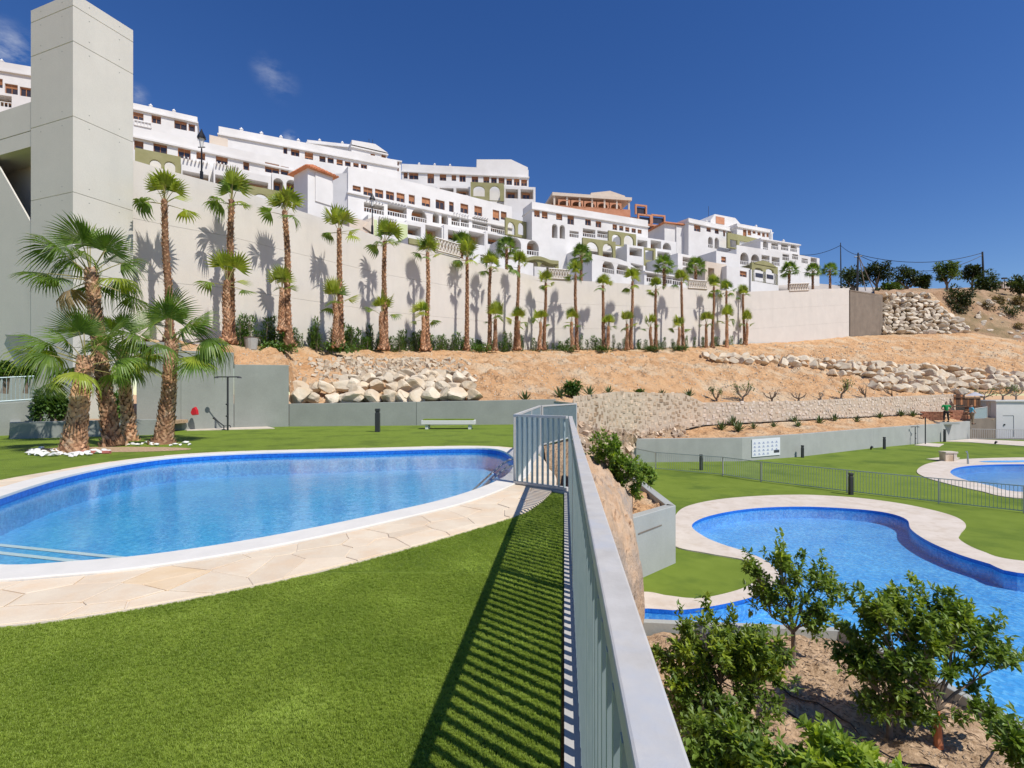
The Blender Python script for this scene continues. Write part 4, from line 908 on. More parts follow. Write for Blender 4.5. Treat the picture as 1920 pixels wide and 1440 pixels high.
# B: lower front block
F, ro_, zb, zt = block('long low white apartment block with brown shutters just above the wall by the street lamp', 215, 64.5, 551, 75.5, 229, 400, 9,
      wins=[Z2(60, 410, 135, 475), Z2(235, 440, 345, 510), Z2(455, 478, 557, 548), Z2(620, 503, 690, 560), Z2(797, 537, 892, 600), Z2(1040, 575, 1088, 650), Z2(1240, 612, 1355, 680), Z2(1378, 640, 1443, 698)],
      cornice=1.5, chims=())
arcade(F, ro_, *Z2(62, 0, 475, 0)[0::2], *Z2(0, 505, 0, 720)[1::2], [(*Z2(195, 0, 298, 0)[0::2], *Z2(0, 572, 0, 700)[1::2], .9), (*Z2(328, 0, 425, 0)[0::2], *Z2(0, 590, 0, 720)[1::2], .9)], 1.6)
terrace(F, ro_, *Z2(480, 0, 735, 0)[0::2], *Z2(0, 585, 0, 830)[1::2], 1.5, [Z2(490, 690, 725, 770)], D=1.4)
terrace(F, ro_, *Z2(770, 0, 1005, 0)[0::2], *Z2(0, 625, 0, 880)[1::2], 1.5, [Z2(785, 715, 905, 800), Z2(920, 680, 990, 820)], D=1.4)
terrace(F, ro_, *Z2(1030, 0, 1290, 0)[0::2], *Z2(0, 700, 0, 900)[1::2], 1.5, [Z2(1045, 760, 1262, 850)], D=1.4)
terrace(F, ro_, *Z2(1295, 0, 1550, 0)[0::2], *Z2(0, 715, 0, 920)[1::2], 1.7, [(*Z2(1308, 740, 1398, 870), .95), (*Z2(1425, 755, 1520, 890), .95)], D=1.5)
Fp = Fac(215, 64.5, 551, 75.5, 1.5)
for (x0, x1, y) in ((490, 730, 612), (785, 1000, 655)):
    a, c = Z2(x0, 0, x1, 0)[0::2]; yy = Z2(0, y)[1]; beams(Fp, ro_, Fp.u(a), Fp.u(c), Fp.z((a+c)/2, yy)+.5, -1.4, .5, 7)
m = MB(); a, c = Z2(735, 0, 905, 0)[0::2]; fbox(m, F, F.u(a), F.u(c), -2.6, -2, zt, zt+2.0); m.build('roof_screen', MT['cream'], ro_)
# olive arches near the palm tops
arcade(F, ro_, *Z2(1040, 0, 1630, 0)[0::2], *Z2(0, 850, 0, 1060)[1::2], [(*Z2(1130, 0, 1270, 0)[0::2], *Z2(0, 880, 0, 1040)[1::2], .8), (*Z2(1330, 0, 1580, 0)[0::2], *Z2(0, 900, 0, 1055)[1::2], .8)], 7.5, name='garden_arcade')

# C
F, ro_, zb, zt = block('long white apartment block with sloping skyline high behind the street lamp', 410, 84, 745, 96.3, 236.5, 380, 10,
      wins=[Z2(1400, 465, 1432, 510), Z2(1470, 485, 1538, 530), Z2(1595, 512, 1662, 560), Z2(1725, 545, 1775, 585), Z3(210, 255, 250, 285), Z3(275, 268, 315, 300), Z3(335, 282, 372, 308), Z3(395, 292, 430, 315), Z3(450, 302, 490, 325)],
      chims=(452, 490, 527, 560), cornice=1.5)
# D and its penthouse
F, ro_, zb, zt = block('small white top floor block with chimneys on the skyline left of centre', 576, 104, 700, 107, 262, 360, 8,
      wins=[Z3(420, 205, 450, 222), Z3(480, 215, 505, 230), Z3(525, 218, 548, 232)], chims=(598, 641), cornice=.8)
F, ro_, zb, zt = block('white penthouse with pitched roof and little aerial on the skyline', 659, 103, 726, 106.5, 272, 380, 8,
      wins=[Z3(598, 228, 626, 262), Z3(520, 225, 548, 245)], cornice=.5)
m = MB(); V = [F.p(0, .3, zt), F.p(F.L, .3, zt), F.p(F.L*.65, .3, zt+1.2), F.p(0, .3, zt+.9), F.p(0, -8, zt), F.p(F.L, -8, zt), F.p(F.L*.65, -8, zt+1.2), F.p(0, -8, zt+.9)]
m.add(V, [(0, 1, 2, 3), (5, 4, 7, 6), (3, 2, 6, 7), (1, 5, 6, 2), (0, 3, 7, 4)]); m.build('pitched_roof', MT['white'], ro_)
for px in (694, 701):
    m = MB(); q = F.p(F.u(px), -1, zt); m.tube([q+Vector((0, 0, -2)), q+Vector((0, 0, 2.6))], .05, 5); m.build('aerial_mast', MT['dgrey'], ro_)
block('narrow white block with two small windows between the penthouse and the long skyline block', 728, 110, 752, 111, 298, 380, 6, wins=[(732, 303, 747, 308), (732, 314, 747, 319)], cornice=.3)
# E
F, ro_, zb, zt = block('long white skyline apartment block in the centre with an olive double arch', 753, 120, 991, 123.3, 307, 400, 10,
      wins=[Z3(757, 360, 783, 395), Z3(798, 362, 858, 400), Z3(930, 370, 972, 425), Z3(1018, 375, 1060, 410), Z3(1103, 380, 1132, 412), Z3(1160, 382, 1200, 418), Z3(1248, 390, 1290, 425), Z3(1332, 393, 1370, 425), Z3(1388, 398, 1424, 435), Z3(1442, 400, 1480, 437), Z3(1498, 405, 1534, 440), Z3(1552, 407, 1588, 445), Z3(1604, 412, 1642, 448)],
      chims=Z3(865, 0, 978, 0, 1090, 0)[0::2], cornice=2.0)
terrace(F, ro_, *Z3(895, 0, 1235, 0)[0::2], *Z3(0, 455, 0, 560)[1::2], 2.0, [Z3(905, 466, 995, 500), Z3(1015, 470, 1115, 500), Z3(1135, 472, 1225, 520)], D=1.8)
terrace(F, ro_, *Z3(1480, 0, 1705, 0)[0::2], *Z3(0, 460, 0, 620)[1::2], 2.0, [Z3(1490, 478, 1580, 545), Z3(1598, 480, 1690, 550)], D=1.8)
arcade(F, ro_, *Z3(1238, 0, 1478, 0)[0::2], *Z3(0, 432, 0, 560)[1::2], [(*Z3(1258, 0, 1340, 0)[0::2], *Z3(0, 455, 0, 530)[1::2], .7), (*Z3(1375, 0, 1450, 0)[0::2], *Z3(0, 455, 0, 560)[1::2], 1.0)], 2.6)
m = MB(); a, c, e, g = (F.u(v) for v in Z3(1282, 0, 1500, 0, 1530, 0, 1650, 0)[0::2])
V = [F.p(a, 0, zt), F.p(g, 0, zt), F.p(g, 0, zt+.6), F.p(e, 0, zt+2.3), F.p(a, 0, zt+1.9)]; V2 = [v+Vector((*(-F.n*8), 0)) for v in V]
m.add(V+V2, [(0, 1, 2, 3, 4), (9, 8, 7, 6, 5), (2, 7, 8, 3), (3, 8, 9, 4), (1, 6, 7, 2), (0, 4, 9, 5)]); m.build('pitched_roof', MT['white'], ro_)

# F: the big block in the middle
side = [Z3(250, 470, 255, 480)]
F, ro_, zb, zt = block('big white apartment block in the middle with a row of shuttered windows and arched balconies', 652.5, 87, 960, 106, 311.5, 470, 4.2,
      wins=[Z3(392, 458, 444, 488), Z3(470, 472, 528, 520), Z3(553, 485, 606, 530), Z3(632, 500, 684, 545), Z3(708, 512, 760, 560), Z3(795, 525, 834, 575), Z3(890, 545, 944, 592), Z3(990, 563, 1048, 612), Z3(1085, 575, 1115, 630), Z3(1168, 590, 1218, 640), Z3(1268, 607, 1318, 658), Z3(1400, 635, 1442, 690), Z3(1458, 645, 1495, 690)],
      logs=[Z3(470, 585, 615, 655), Z3(640, 598, 778, 680), Z3(1100, 668, 1160, 742), Z3(1168, 676, 1226, 752), Z3(1250, 692, 1362, 770), Z3(1384, 735, 1482, 795)],
      archs=[Z3(812, 618, 922, 715), Z3(965, 650, 1012, 722), Z3(1028, 655, 1076, 732)],
      cornice=4.6)
Fp = F
for (x0, x1, y) in ((475, 612, 585), (645, 775, 602), (1105, 1222, 672), (1255, 1360, 695)):
    a, c = Z3(x0, 0, x1, 0)[0::2]; yy = Z3(0, y)[1]; beams(F, ro_, F.u(a), F.u(c), F.z((a+c)/2, yy)+.25, -.3, .8, 6)
arcade(F, ro_, *Z3(1490, 0, 1640, 0)[0::2], *Z3(0, 698, 0, 820)[1::2], [(*Z3(1505, 0, 1560, 0)[0::2], *Z3(0, 715, 0, 805)[1::2], 1.3), (*Z3(1580, 0, 1626, 0)[0::2], *Z3(0, 720, 0, 808)[1::2], 1.3)], 2.2)
# lower terraces of F
T1 = terrace(F, ro_, *Z3(500, 0, 775, 0)[0::2], *Z3(0, 688, 0, 950)[1::2], 3.2, [Z3(572, 705, 700, 790)], D=2.6)
beams(T1, ro_, T1.u(Z3(570, 0)[0]), T1.u(Z3(705, 0)[0]), T1.z(*Z3(640, 690)), -2, .6, 7)
for (x0, y0, x1, y1) in ((505, 700, 560, 820), (718, 735, 778, 860)):
    r = Z3(x0, y0, x1, y1); a, c, z0, z1 = T1.rect(r); m = MB(); fbox(m, T1, a, c, 0, .35, z0, z1); m.build('lime_wall', MT['lime'], ro_)
terrace(F, ro_, *Z3(775, 0, 1045, 0)[0::2], *Z3(0, 728, 0, 960)[1::2], 3.2, [Z3(785, 742, 880, 812), Z3(912, 745, 1030, 838)], D=2.6)
terrace(F, ro_, *Z3(1046, 0, 1345, 0)[0::2], *Z3(0, 765, 0, 980)[1::2], 3.4, [Z3(1075, 778, 1175, 850), Z3(1225, 790, 1338, 875)], D=2.6)
terrace(F, ro_, *Z3(1346, 0, 1525, 0)[0::2], *Z3(0, 800, 0, 1020)[1::2], 3.4, [Z3(1362, 812, 1500, 885)], D=2.6)
gb = empty('garden_room', F.p(F.u(700), 9, 20), 'low white building with pink gable beside the lamp above the wall', 'building', 'white apartment blocks on the hillside')
Fg = Fac(655, 72, 700, 75); zz_ = Fg.z(660, 407)
m = MB(); fbox(m, Fg, 0, Fg.L*.8, -5, 0, zz_-6, zz_); m.build('wall', MT['cream'], gb)
m = MB(); q = [Fg.p(Fg.L*.55, .2, zz_-1.0), Fg.p(Fg.L, .2, zz_-1.6), Fg.p(Fg.L*.98, .2, zz_+.9)]; q2 = [v+Vector((*(-Fg.n*4), 0)) for v in q]; m.add(q+q2, [(0, 1, 2), (5, 4, 3), (0, 2, 5, 3), (1, 4, 5, 2)]); m.build('gable', MT['cream'], gb)
window(Fg, gb, (Fg.L*.62, Fg.L*.72, zz_-2.4, zz_-1.6), -.05, None)

# white corner block with big arches between F and G and the olive pavilion below
F, ro_, zb, zt = block('white terrace block with two tall open arches below the olive double arch', 948, 84, 1030, 88, Z3(0, 815)[1], 540, 6,
      archs=[ZT(700, 335, 865, 560), ZT(945, 375, 1110, 585)], cornice=0)
F = Fac(940, 76, 1052, 79); ro_ = empty('pavilion', F.p(5, 0, 17), 'olive green terrace pavilion with curved roofline above the wall', 'building')
arcade(F, ro_, *ZT(670, 0, 1385, 0)[0::2], *ZT(0, 625, 0, 900)[1::2], [(*ZT(700, 0, 880, 0)[0::2], *ZT(0, 660, 0, 830)[1::2], .5), (*ZT(905, 0, 1095, 0)[0::2], *ZT(0, 640, 0, 870)[1::2], .5), (*ZT(1130, 0, 1340, 0)[0::2], *ZT(0, 675, 0, 880)[1::2], .5)], 1.5)
Fa = Fac(940, 76, 1052, 79, 1.6); pts = []
for i in range(13):
    t = i/12; px = ZT(880+500*t, 0)[0]; pts.append((Fa.u(px), Fa.z(px, ZT(0, 640-55*math.sin(math.pi*min(t*1.25, 1))+t*20)[1])))
m = MB()
for (a, z0), (c, z1) in zip(pts, pts[1:]): m.add([Fa.p(a, .1, z0-.5), Fa.p(c, .1, z1-.5), Fa.p(c, .1, z1), Fa.p(a, .1, z0), Fa.p(a, -1.9, z0-.5), Fa.p(c, -1.9, z1-.5), Fa.p(c, -1.9, z1), Fa.p(a, -1.9, z0)], [(0, 1, 2, 3), (3, 2, 6, 7), (1, 0, 4, 5), (5, 4, 7, 6)])
m.build('curved_roof', MT['olive'], ro_)
volume(F, ro_, 0, F.L, 15, F.z(1000, ZT(0, 600)[1]), 5, opsof(F, [ZT(905, 740, 1090, 840), ZT(1140, 740, 1320, 850)], 1.6), 'white')
for r in (ZT(975, 750, 1088, 830), ZT(1200, 760, 1300, 830)): window(F, ro_, F.rect(r), 1.5, .1)
m = MB(); a, c, z0, z1 = F.rect(ZT(945, 810, 1105, 1030)); fbox(m, F, a, c, 1.6, 3.2, z0, z1); m.build('planter_box', MT['white'], ro_)

# G
F, ro_, zb, zt = block('white apartment block right of centre with small square windows and stepped terraces', 997.5, 103, 1215, 114.2, 378, 520, 4.5,
      wins=[Z4(135, 205, 165, 238), Z4(181, 213, 212, 248), Z4(267, 229, 300, 258), Z4(335, 242, 370, 282), Z4(441, 262, 472, 290), Z4(504, 274, 534, 302), Z4(605, 292, 629, 318), Z4(645, 301, 667, 323), Z4(681, 309, 703, 330), Z4(719, 316, 742, 336), Z4(755, 323, 777, 342)],
      logs=[Z4(345, 330, 400, 370), Z4(425, 318, 500, 368), Z4(512, 330, 575, 372)], archs=[Z4(240, 288, 273, 372), Z4(286, 294, 318, 376)],
      cornice=1.6)
terrace(F, ro_, *Z4(660, 0, 985, 0)[0::2], *Z4(0, 372, 0, 560)[1::2], 3.0, [Z4(752, 385, 812, 425), Z4(832, 388, 895, 450), (*Z4(905, 400, 955, 470), 1.0)], D=2.5)
arcade(F, ro_, *Z4(580, 0, 745, 0)[0::2], *Z4(0, 338, 0, 425)[1::2], [(*Z4(600, 0, 655, 0)[0::2], *Z4(0, 350, 0, 412)[1::2], .8), (*Z4(672, 0, 732, 0)[0::2], *Z4(0, 355, 0, 422)[1::2], .9)], 4.6)
arcade(F, ro_, *Z4(425, 0, 622, 0)[0::2], *Z4(0, 382, 0, 500)[1::2], [(*Z4(445, 0, 520, 0)[0::2], *Z4(0, 395, 0, 482)[1::2], 1.0), (*Z4(545, 0, 606, 0)[0::2], *Z4(0, 405, 0, 490)[1::2], 1.0)], 7.5)
terrace(F, ro_, *Z4(410, 0, 625, 0)[0::2], *Z4(0, 440, 0, 590)[1::2], 5.5, [Z4(440, 450, 520, 482), Z4(545, 455, 610, 488)], D=2)
terrace(F, ro_, *Z4(622, 0, 700, 0)[0::2], *Z4(0, 425, 0, 600)[1::2], 5.5, [Z4(632, 435, 692, 475)], D=2)
terrace(F, ro_, *Z4(690, 0, 790, 0)[0::2], *Z4(0, 418, 0, 600)[1::2], 9.5, [Z4(705, 432, 780, 480)], D=3)
arcade(F, ro_, *Z4(792, 0, 862, 0)[0::2], *Z4(0, 432, 0, 560)[1::2], [(*Z4(800, 0, 850, 0)[0::2], *Z4(0, 445, 0, 505)[1::2], 0)], 9.0)
terrace(F, ro_, *Z4(862, 0, 960, 0)[0::2], *Z4(0, 440, 0, 600)[1::2], 8.5, [Z4(872, 455, 945, 495)], D=3)
F, ro_, zb, zt = block('white terrace house with two wide low arches right above the wall in the middle', 1110, 84, 1210, 92, 484, 560, 7,
      archs=[ZU(235, 705, 415, 905), ZU(450, 735, 640, 930)], logs=[ZU(660, 760, 850, 935)], cornice=0)
m = MB(); a, c = F.u(1118), F.u(1192); N = 10
for i in range(N):
    t0, t1 = i/N, (i+1)/N; q = [F.p(a+(c-a)*t, .01, zt-.01) for t in (t0, t1)]; h0, h1 = math.sin(math.pi*t0)*.9, math.sin(math.pi*t1)*.9
    V = [q[0], q[1], q[1]+Vector((0, 0, h1)), q[0]+Vector((0, 0, h0))]; V2 = [v+Vector((*(-F.n*1.5), 0)) for v in V]; m.add(V+V2, [(0, 1, 2, 3), (3, 2, 6, 7)])
m.build('curved_parapet', MT['white'], ro_)
block('small white cube house with one square opening left of the twin street palms', 1271, 96, 1310, 99, ZU(0, 595)[1], 560, 8, logs=[ZU(1440, 660, 1580, 800)], cornice=0)
block('plain white house with low flat roof between the two big street palms', 1208, 88, 1300, 94, ZU(0, 860)[1], 575, 6, logs=[ZU(900, 900, 1080, 1040), ZU(1180, 965, 1280, 1060), ZU(1290, 975, 1410, 1080)], cornice=.3)
# filler terraces between F/G and the crest
block('long low white terrace wall above the crest behind the row of palms', 826, 66, 1000, 74, 478, 560, 5, logs=[ZT(60, 610, 200, 660), ZT(300, 590, 560, 700)], cornice=0)
F = Fac(820, 62, 905, 66); ro_ = empty('terrace_house', F.p(3, 0, 15), 'low white terrace with an olive balustrade left of the double palms', 'building')
m = MB(); fbox(m, F, F.u(765), F.u(880), -3, 0, 10, F.z(820, 455)); m.build('wall', MT['white'], ro_)
m = MB(); fbox(m, F, F.u(765), F.u(812), .0, .3, F.z(790, 462), F.z(790, 452)); m.build('olive_band', MT['olive'], ro_)

# H: the hut with the tiled pyramid roof
F = Fac(577, 60, 624, 62.5); ro_ = empty('tiled_hut', F.p(1.5, -1.5, 14), 'square white hut with an orange pyramid tiled roof', 'building')
zt = F.z(600, 322); volume(F, ro_, 0, F.L, 12, zt, F.L, (), 'white'); m = MB(); fbox(m, F, F.L*.28, F.L*.95, 0, .12, F.z(600, 380), zt-.3); m.build('door_panel', MT['white'], ro_)
m = MB(); cc = F.p(F.L/2, -F.L/2, zt+1.25); e = .55
cr_ = [F.p(-e, e, zt-.08), F.p(F.L+e, e, zt-.08), F.p(F.L+e, -F.L-e, zt-.08), F.p(-e, -F.L-e, zt-.08)]
m.add(cr_+[cc], [(0, 1, 4), (1, 2, 4), (2, 3, 4), (3, 0, 4), (3, 2, 1, 0)]); rf = m.build('roof', MT['rooft'], ro_)
for s0, s1 in ((0, 1), (1, 2), (3, 0)):
    A, B = cr_[s0], cr_[s1]
    for k in range(14):
        f = (k+.5)/14; p0 = A.lerp(B, f); h = 1-abs(f-.5)*2; p1 = p0.lerp((A+B)/2, 0)+((cc-(A+B)/2)*h)
        m = MB(); m.tube([p0+Vector((0, 0, .03)), p1+Vector((0, 0, .03))], .09, 6); m.build('roof_tile', MT['rooft'], ro_)
block('narrow white stair block directly right of the tiled hut', 624.5, 87.5, 652, 87.2, 326, 470, 4, cornice=0, wins=())

# J: right-hand group
F, ro_, zb, zt = block('white stair tower with thin orange roof at the left of the right-hand block', 1246, 121, 1289, 123, 419, 520, 8, cornice=0, wins=())
m = MB(); fbox(m, F, -.6, F.L+3.5, -8.5, .7, zt, zt+.25); cc = F.p(F.L*.8, -4, zt+1.7)
V = [F.p(-.6, .7, zt+.25), F.p(F.L+3.5, .7, zt+.25), F.p(F.L+3.5, -8.5, zt+.25), F.p(-.6, -8.5, zt+.25), cc]; m.add(V, [(0, 1, 4), (1, 2, 4), (2, 3, 4), (3, 0, 4)]); m.build('roof', MT['rooft'], ro_)
m = MB(); fbox(m, F, F.L*.48, F.L*.9, 0, .3, zb, zt-.2); m.build('buttress', MT['white'], ro_)
F, ro_, zb, zt = block('white apartment block of the right-hand group under the skyline with an olive balcony band', 1291, 121, 1384, 129, 408.5, 530, 9,
      wins=[ZV(15, 245, 95, 310), ZV(185, 275, 240, 320), ZV(300, 290, 350, 345), ZV(415, 315, 440, 380), ZV(480, 330, 530, 370)], chims=(1332,), cornice=1.2,
      archs=[ZV(205, 400, 270, 555), ZV(295, 410, 355, 565)])
arcade(F, ro_, *ZV(475, 0, 925, 0)[0::2], *ZV(0, 385, 0, 590)[1::2], [(*ZV(510, 0, 610, 0)[0::2], *ZV(0, 440, 0, 545)[1::2], 0), (*ZV(640, 0, 765, 0)[0::2], *ZV(0, 460, 0, 565)[1::2], 0), (*ZV(795, 0, 850, 0)[0::2], *ZV(0, 500, 0, 580)[1::2], 1), (*ZV(865, 0, 915, 0)[0::2], *ZV(0, 505, 0, 590)[1::2], 1)], 2.4)
F, ro_, zb, zt = block('white rear apartment block of the right-hand group with two orange shuttered windows', 1382, 126, 1447.5, 131, 418.5, 520, 9,
      wins=[ZV(690, 305, 735, 385), ZV(755, 310, 800, 365), ZV(822, 320, 862, 350), ZV(890, 335, 930, 372), ZV(955, 345, 990, 390), ZV(1015, 352, 1045, 395)], chims=(1425,), cornice=1.0, shut=(.8, .95))
m = MB(); u0, u1 = F.u(1350), F.u(1412); zz0 = F.z(1380, 410); q = [(u0, zt-1), (u1, zt-1), (u1, zt+.6), (F.u(1397), zt+2.6), (F.u(1358), zt+2.6), (u0, zt+.9)]
V = [F.p(a, -3, z) for a, z in q]; V2 = [F.p(a, -9, z) for a, z in q]; m.add(V+V2, [(0, 1, 2, 3, 4, 5), (11, 10, 9, 8, 7, 6), (2, 8, 9, 3), (3, 9, 10, 4), (4, 10, 11, 5), (5, 11, 6, 0), (1, 7, 8, 2)]); m.build('attic', MT['white'], ro_)
m = MB(); fbox(m, F, F.u(1360), F.u(1376), -3, -2.9, zt+.4, zt+2.1); m.build('lattice_panel', MT['terra'], ro_)
m = MB(); q = F.p(F.u(1358), -5, zt+2.6); m.tube([q, q+Vector((0, 0, 2.6))], .05, 5); m.build('aerial_mast', MT['dgrey'], ro_)
F, ro_, zb, zt = block('white arcaded wing at the right end of the housing with a row of arches', 1426, 119, 1499, 124, 446, 540, 9,
      archs=[ZV(965, 440, 1035, 600), ZV(1345, 495, 1435, 610)], logs=[ZV(1080, 480, 1175, 575), ZV(1215, 495, 1315, 590)], chims=(1477,), cornice=.4)
m = MB(); c = F.p(F.u(1459), -2, zt-.1); m.tube([c, c+Vector((0, 0, 2.2))], [.45, .4], 8); m.tube([c+Vector((0, 0, 2.2)), c+Vector((0, 0, 3.3))], [.4, .03], 8); m.build('chimney', MT['white'], ro_)
F, ro_, zb, zt = block('white front terrace row of the right-hand group with square openings above the olive pavilion', 1381, 108, 1502, 116, 467, 560, 6,
      archs=[ZV(650, 615, 765, 790), ZV(800, 640, 915, 790)], logs=[ZV(945, 655, 1055, 770), ZV(1085, 680, 1195, 800), ZV(1235, 640, 1325, 730), ZV(1370, 640, 1450, 715)], cornice=0)
F, ro_, zb, zt = block('last small white block at the far right end of the housing with an open frame', 1500, 118, 1536.5, 121, ZV(0, 650)[1], 540, 6, logs=[ZV(1500, 700, 1585, 770), ZV(1625, 690, 1710, 800)], cornice=0)
F = Fac(1408, 96, 1460, 100); ro_ = empty('pavilion', F.p(3, 0, 20), 'olive green garden pavilion with a curved top near the right end of the crest', 'building')
arcade(F, ro_, *ZV(810, 0, 1170, 0)[0::2], *ZV(0, 785, 0, 1040)[1::2], [(*ZV(850, 0, 965, 0)[0::2], *ZV(0, 830, 0, 1010)[1::2], .4), (*ZV(1005, 0, 1115, 0)[0::2], *ZV(0, 840, 0, 1040)[1::2], .4)], 0, t=.5)
m = MB()
for i in range(10):
    t0, t1 = i/10, (i+1)/10; a, c = (F.u(ZV(840+300*t, 0)[0]) for t in (t0, t1)); zz0 = F.z(1430, ZV(0, 790)[1]); h0, h1 = math.sin(math.pi*t0)*.7, math.sin(math.pi*t1)*.7
    m.add([F.p(a, .1, zz0), F.p(c, .1, zz0), F.p(c, .1, zz0+h1+.15), F.p(a, .1, zz0+h0+.15), F.p(a, -3, zz0), F.p(c, -3, zz0), F.p(c, -3, zz0+h1+.15), F.p(a, -3, zz0+h0+.15)], [(0, 1, 2, 3), (3, 2, 6, 7), (1, 0, 4, 5)])
m.build('curved_roof', MT['olive'], ro_)
volume(F, ro_, 0, F.L, 17, F.z(1430, ZV(0, 880)[1]), 4, (), 'white', name='rear_wall')
for r in (ZV(860, 905, 960, 960), ZV(1015, 925, 1105, 980)):
    Fq = Fac(1408, 96, 1460, 100, -.0); a, c, z0, z1 = Fq.rect(r); m = MB(); fbox(m, Fq, a, c, .0, .06, z0, z1); m.build('window', MT['glass'], ro_)
block('cream and white gate house above the crest behind the lone slim palm', 1322, 92, 1362, 94.5, ZV(0, 735)[1], 580, 6, logs=[ZV(205, 830, 290, 960)], cornice=0, mt_='cream')
block('white house with a brown window right above the crest beside the cream gate house', 1362.5, 93, 1404, 96, ZV(0, 800)[1], 580, 6, wins=[ZV(650, 880, 735, 940)], cornice=0)
block('white gabled house with a brown window above the gate house', 1343, 104, 1385, 107, 470, 560, 6, wins=[ZV(390, 680, 450, 740)], cornice=0)

# I: orange buildings on the skyline
F = Fac(1037, 148, 1182, 152); ro_ = empty('orange_building', F.p(9, 0, 40), 'terracotta building with a columned roof terrace and shallow gable on the skyline', 'building')
zt = F.z(1100, 365.5); zf = F.z(1100, 388)
m = MB(); fbox(m, F, 0, F.L, -9, 0, 30, zf); m.build('wall', MT['terra'], ro_)
m = MB(); fbox(m, F, -.3, F.L+.3, -9, .4, zt-.9, zt); m.build('roof_slab', MT['cream'], ro_)
m = MB(); fbox(m, F, 1, F.L-1, -6, -5.6, zf, zt-1); m.build('rear_wall', MT['terra'], ro_)
for k in range(7):
    u = .4+(F.L-.8)*k/6; m = MB(); fbox(m, F, u-.25, u+.25, -.5, 0, zf, zt-.9); m.build('column', MT['cream'], ro_)
for k in range(5):
    u = 1.5+(F.L-4)*k/5; rr = F.L/13; m = MB()
    front(m, F, u, u+rr*2, zf-.3, zf+1.7, [(u+.4, u+rr*2-.4, zf-.2, zf+1.4, None, .6)]); o_ = m.build('arch', MT['terra'], ro_)
a, c = F.u(1108), F.u(1172); m = MB(); V = [F.p(a, 0, zt), F.p(c, 0, zt), F.p(c, 0, zt+.5), F.p((a+c)/2+.6, 0, zt+1.7), F.p(a, 0, zt+.7)]; V2 = [v+Vector((*(-F.n*7), 0)) for v in V]
m.add(V+V2, [(0, 1, 2, 3, 4), (2, 7, 8, 3), (3, 8, 9, 4), (1, 6, 7, 2), (0, 4, 9, 5), (9, 8, 7, 6, 5)]); m.build('gable', MT['cream'], ro_)
F = Fac(1185, 146, 1247, 149); ro_ = empty('orange_building', F.p(4, 0, 30), 'terracotta stepped building with open concrete frames left of the right-hand block', 'building')
def zi(x, y): return F.z(*Z4(x, y))
def ui(x): return F.u(Z4(x, 0)[0])
m = MB(); fbox(m, F, ui(790), ui(915), -6, 0, 25, zi(850, 290)); m.build('wall', MT['terra'], ro_)
m = MB(); fbox(m, F, ui(690), ui(800), -6, -1, 25, zi(740, 240)); m.build('wall', MT['terra'], ro_)
for (x0, x1, y0, y1) in ((735, 805, 175, 235), (750, 832, 232, 290), (832, 915, 235, 292), (800, 855, 292, 350)):
    a, c, z1, z0 = ui(x0), ui(x1), zi((x0+x1)/2, y0), zi((x0+x1)/2, y1); m = MB(); t = .45
    fbox(m, F, a, a+t, .02, .5, z0, z1-t); fbox(m, F, c-t, c, .02, .5, z0, z1-t); fbox(m, F, a, c, .02, .5, z1-t, z1); m.build('open_frame', MT['terra'], ro_)
    m = MB(); fbox(m, F, a+t, c-t, -.05, .02, z0+.3, z1-t-.3); m.build('opening', MT['glass'], ro_)
block('white wall at the right edge of the hut terrace', 1199, 140, 1250, 143, 446, 520, 3, cornice=0, wins=())

# lattice balustrades set in the crest of the retaining wall
def lattice(A, B, h, lab, n):
    root = empty('lattice_balustrade', (A+B)/2, lab, 'balustrade', 'diamond lattice balustrades along the crest')
    d = (B-A)/n; nn = Vector((d.y, -d.x, 0)).normalized()*.06
    up = Vector((0, 0, h))
    for k in range(n):
        a, c = A+d*k+nn, A+d*(k+1)+nn; m = MB()
        m.tube([a, c+up], .06, 4); m.tube([a+up, c], .06, 4); m.build('lattice_cross', MT['rwall'], root)
    m = MB(); m.tube([A+nn, B+nn], .09, 4); m.tube([A+nn+up, B+nn+up], .10, 4); m.build('rail', MT['rwall'], root)
    m = MB(); m.quad(A-nn*1.2, B-nn*1.2, B-nn*1.2+up, A-nn*1.2+up); m.build('back_panel', MT['cream'], root)
def crest(px):
    for a, b_ in zip(RW, RW[1:]):
        if a[0] <= px <= b_[0]:
            A, B = P(*a), P(*b_); k = (px-960)/960; d = B-A; t = (k*A.y-A.x)/(d.x-k*d.y); return A+d*t
for (x0, x1, lab, dz, n) in ((815, 862, 'lattice balustrade on the crest left of the double palms', .1, 8), (1028, 1068, 'lattice balustrade on the crest just right of the olive pavilion', .05, 8), (1290, 1325, 'lattice balustrade on the crest between the two big street palms', -.0, 8), (1480, 1516, 'lattice balustrade near the far right end of the crest', -.1, 8)):
    A, B = crest(x0), crest(x1); sc_ = (A.y/45)
    lattice(A+Vector((0, 0, dz)), B+Vector((0, 0, dz)), 1.0, lab, n)
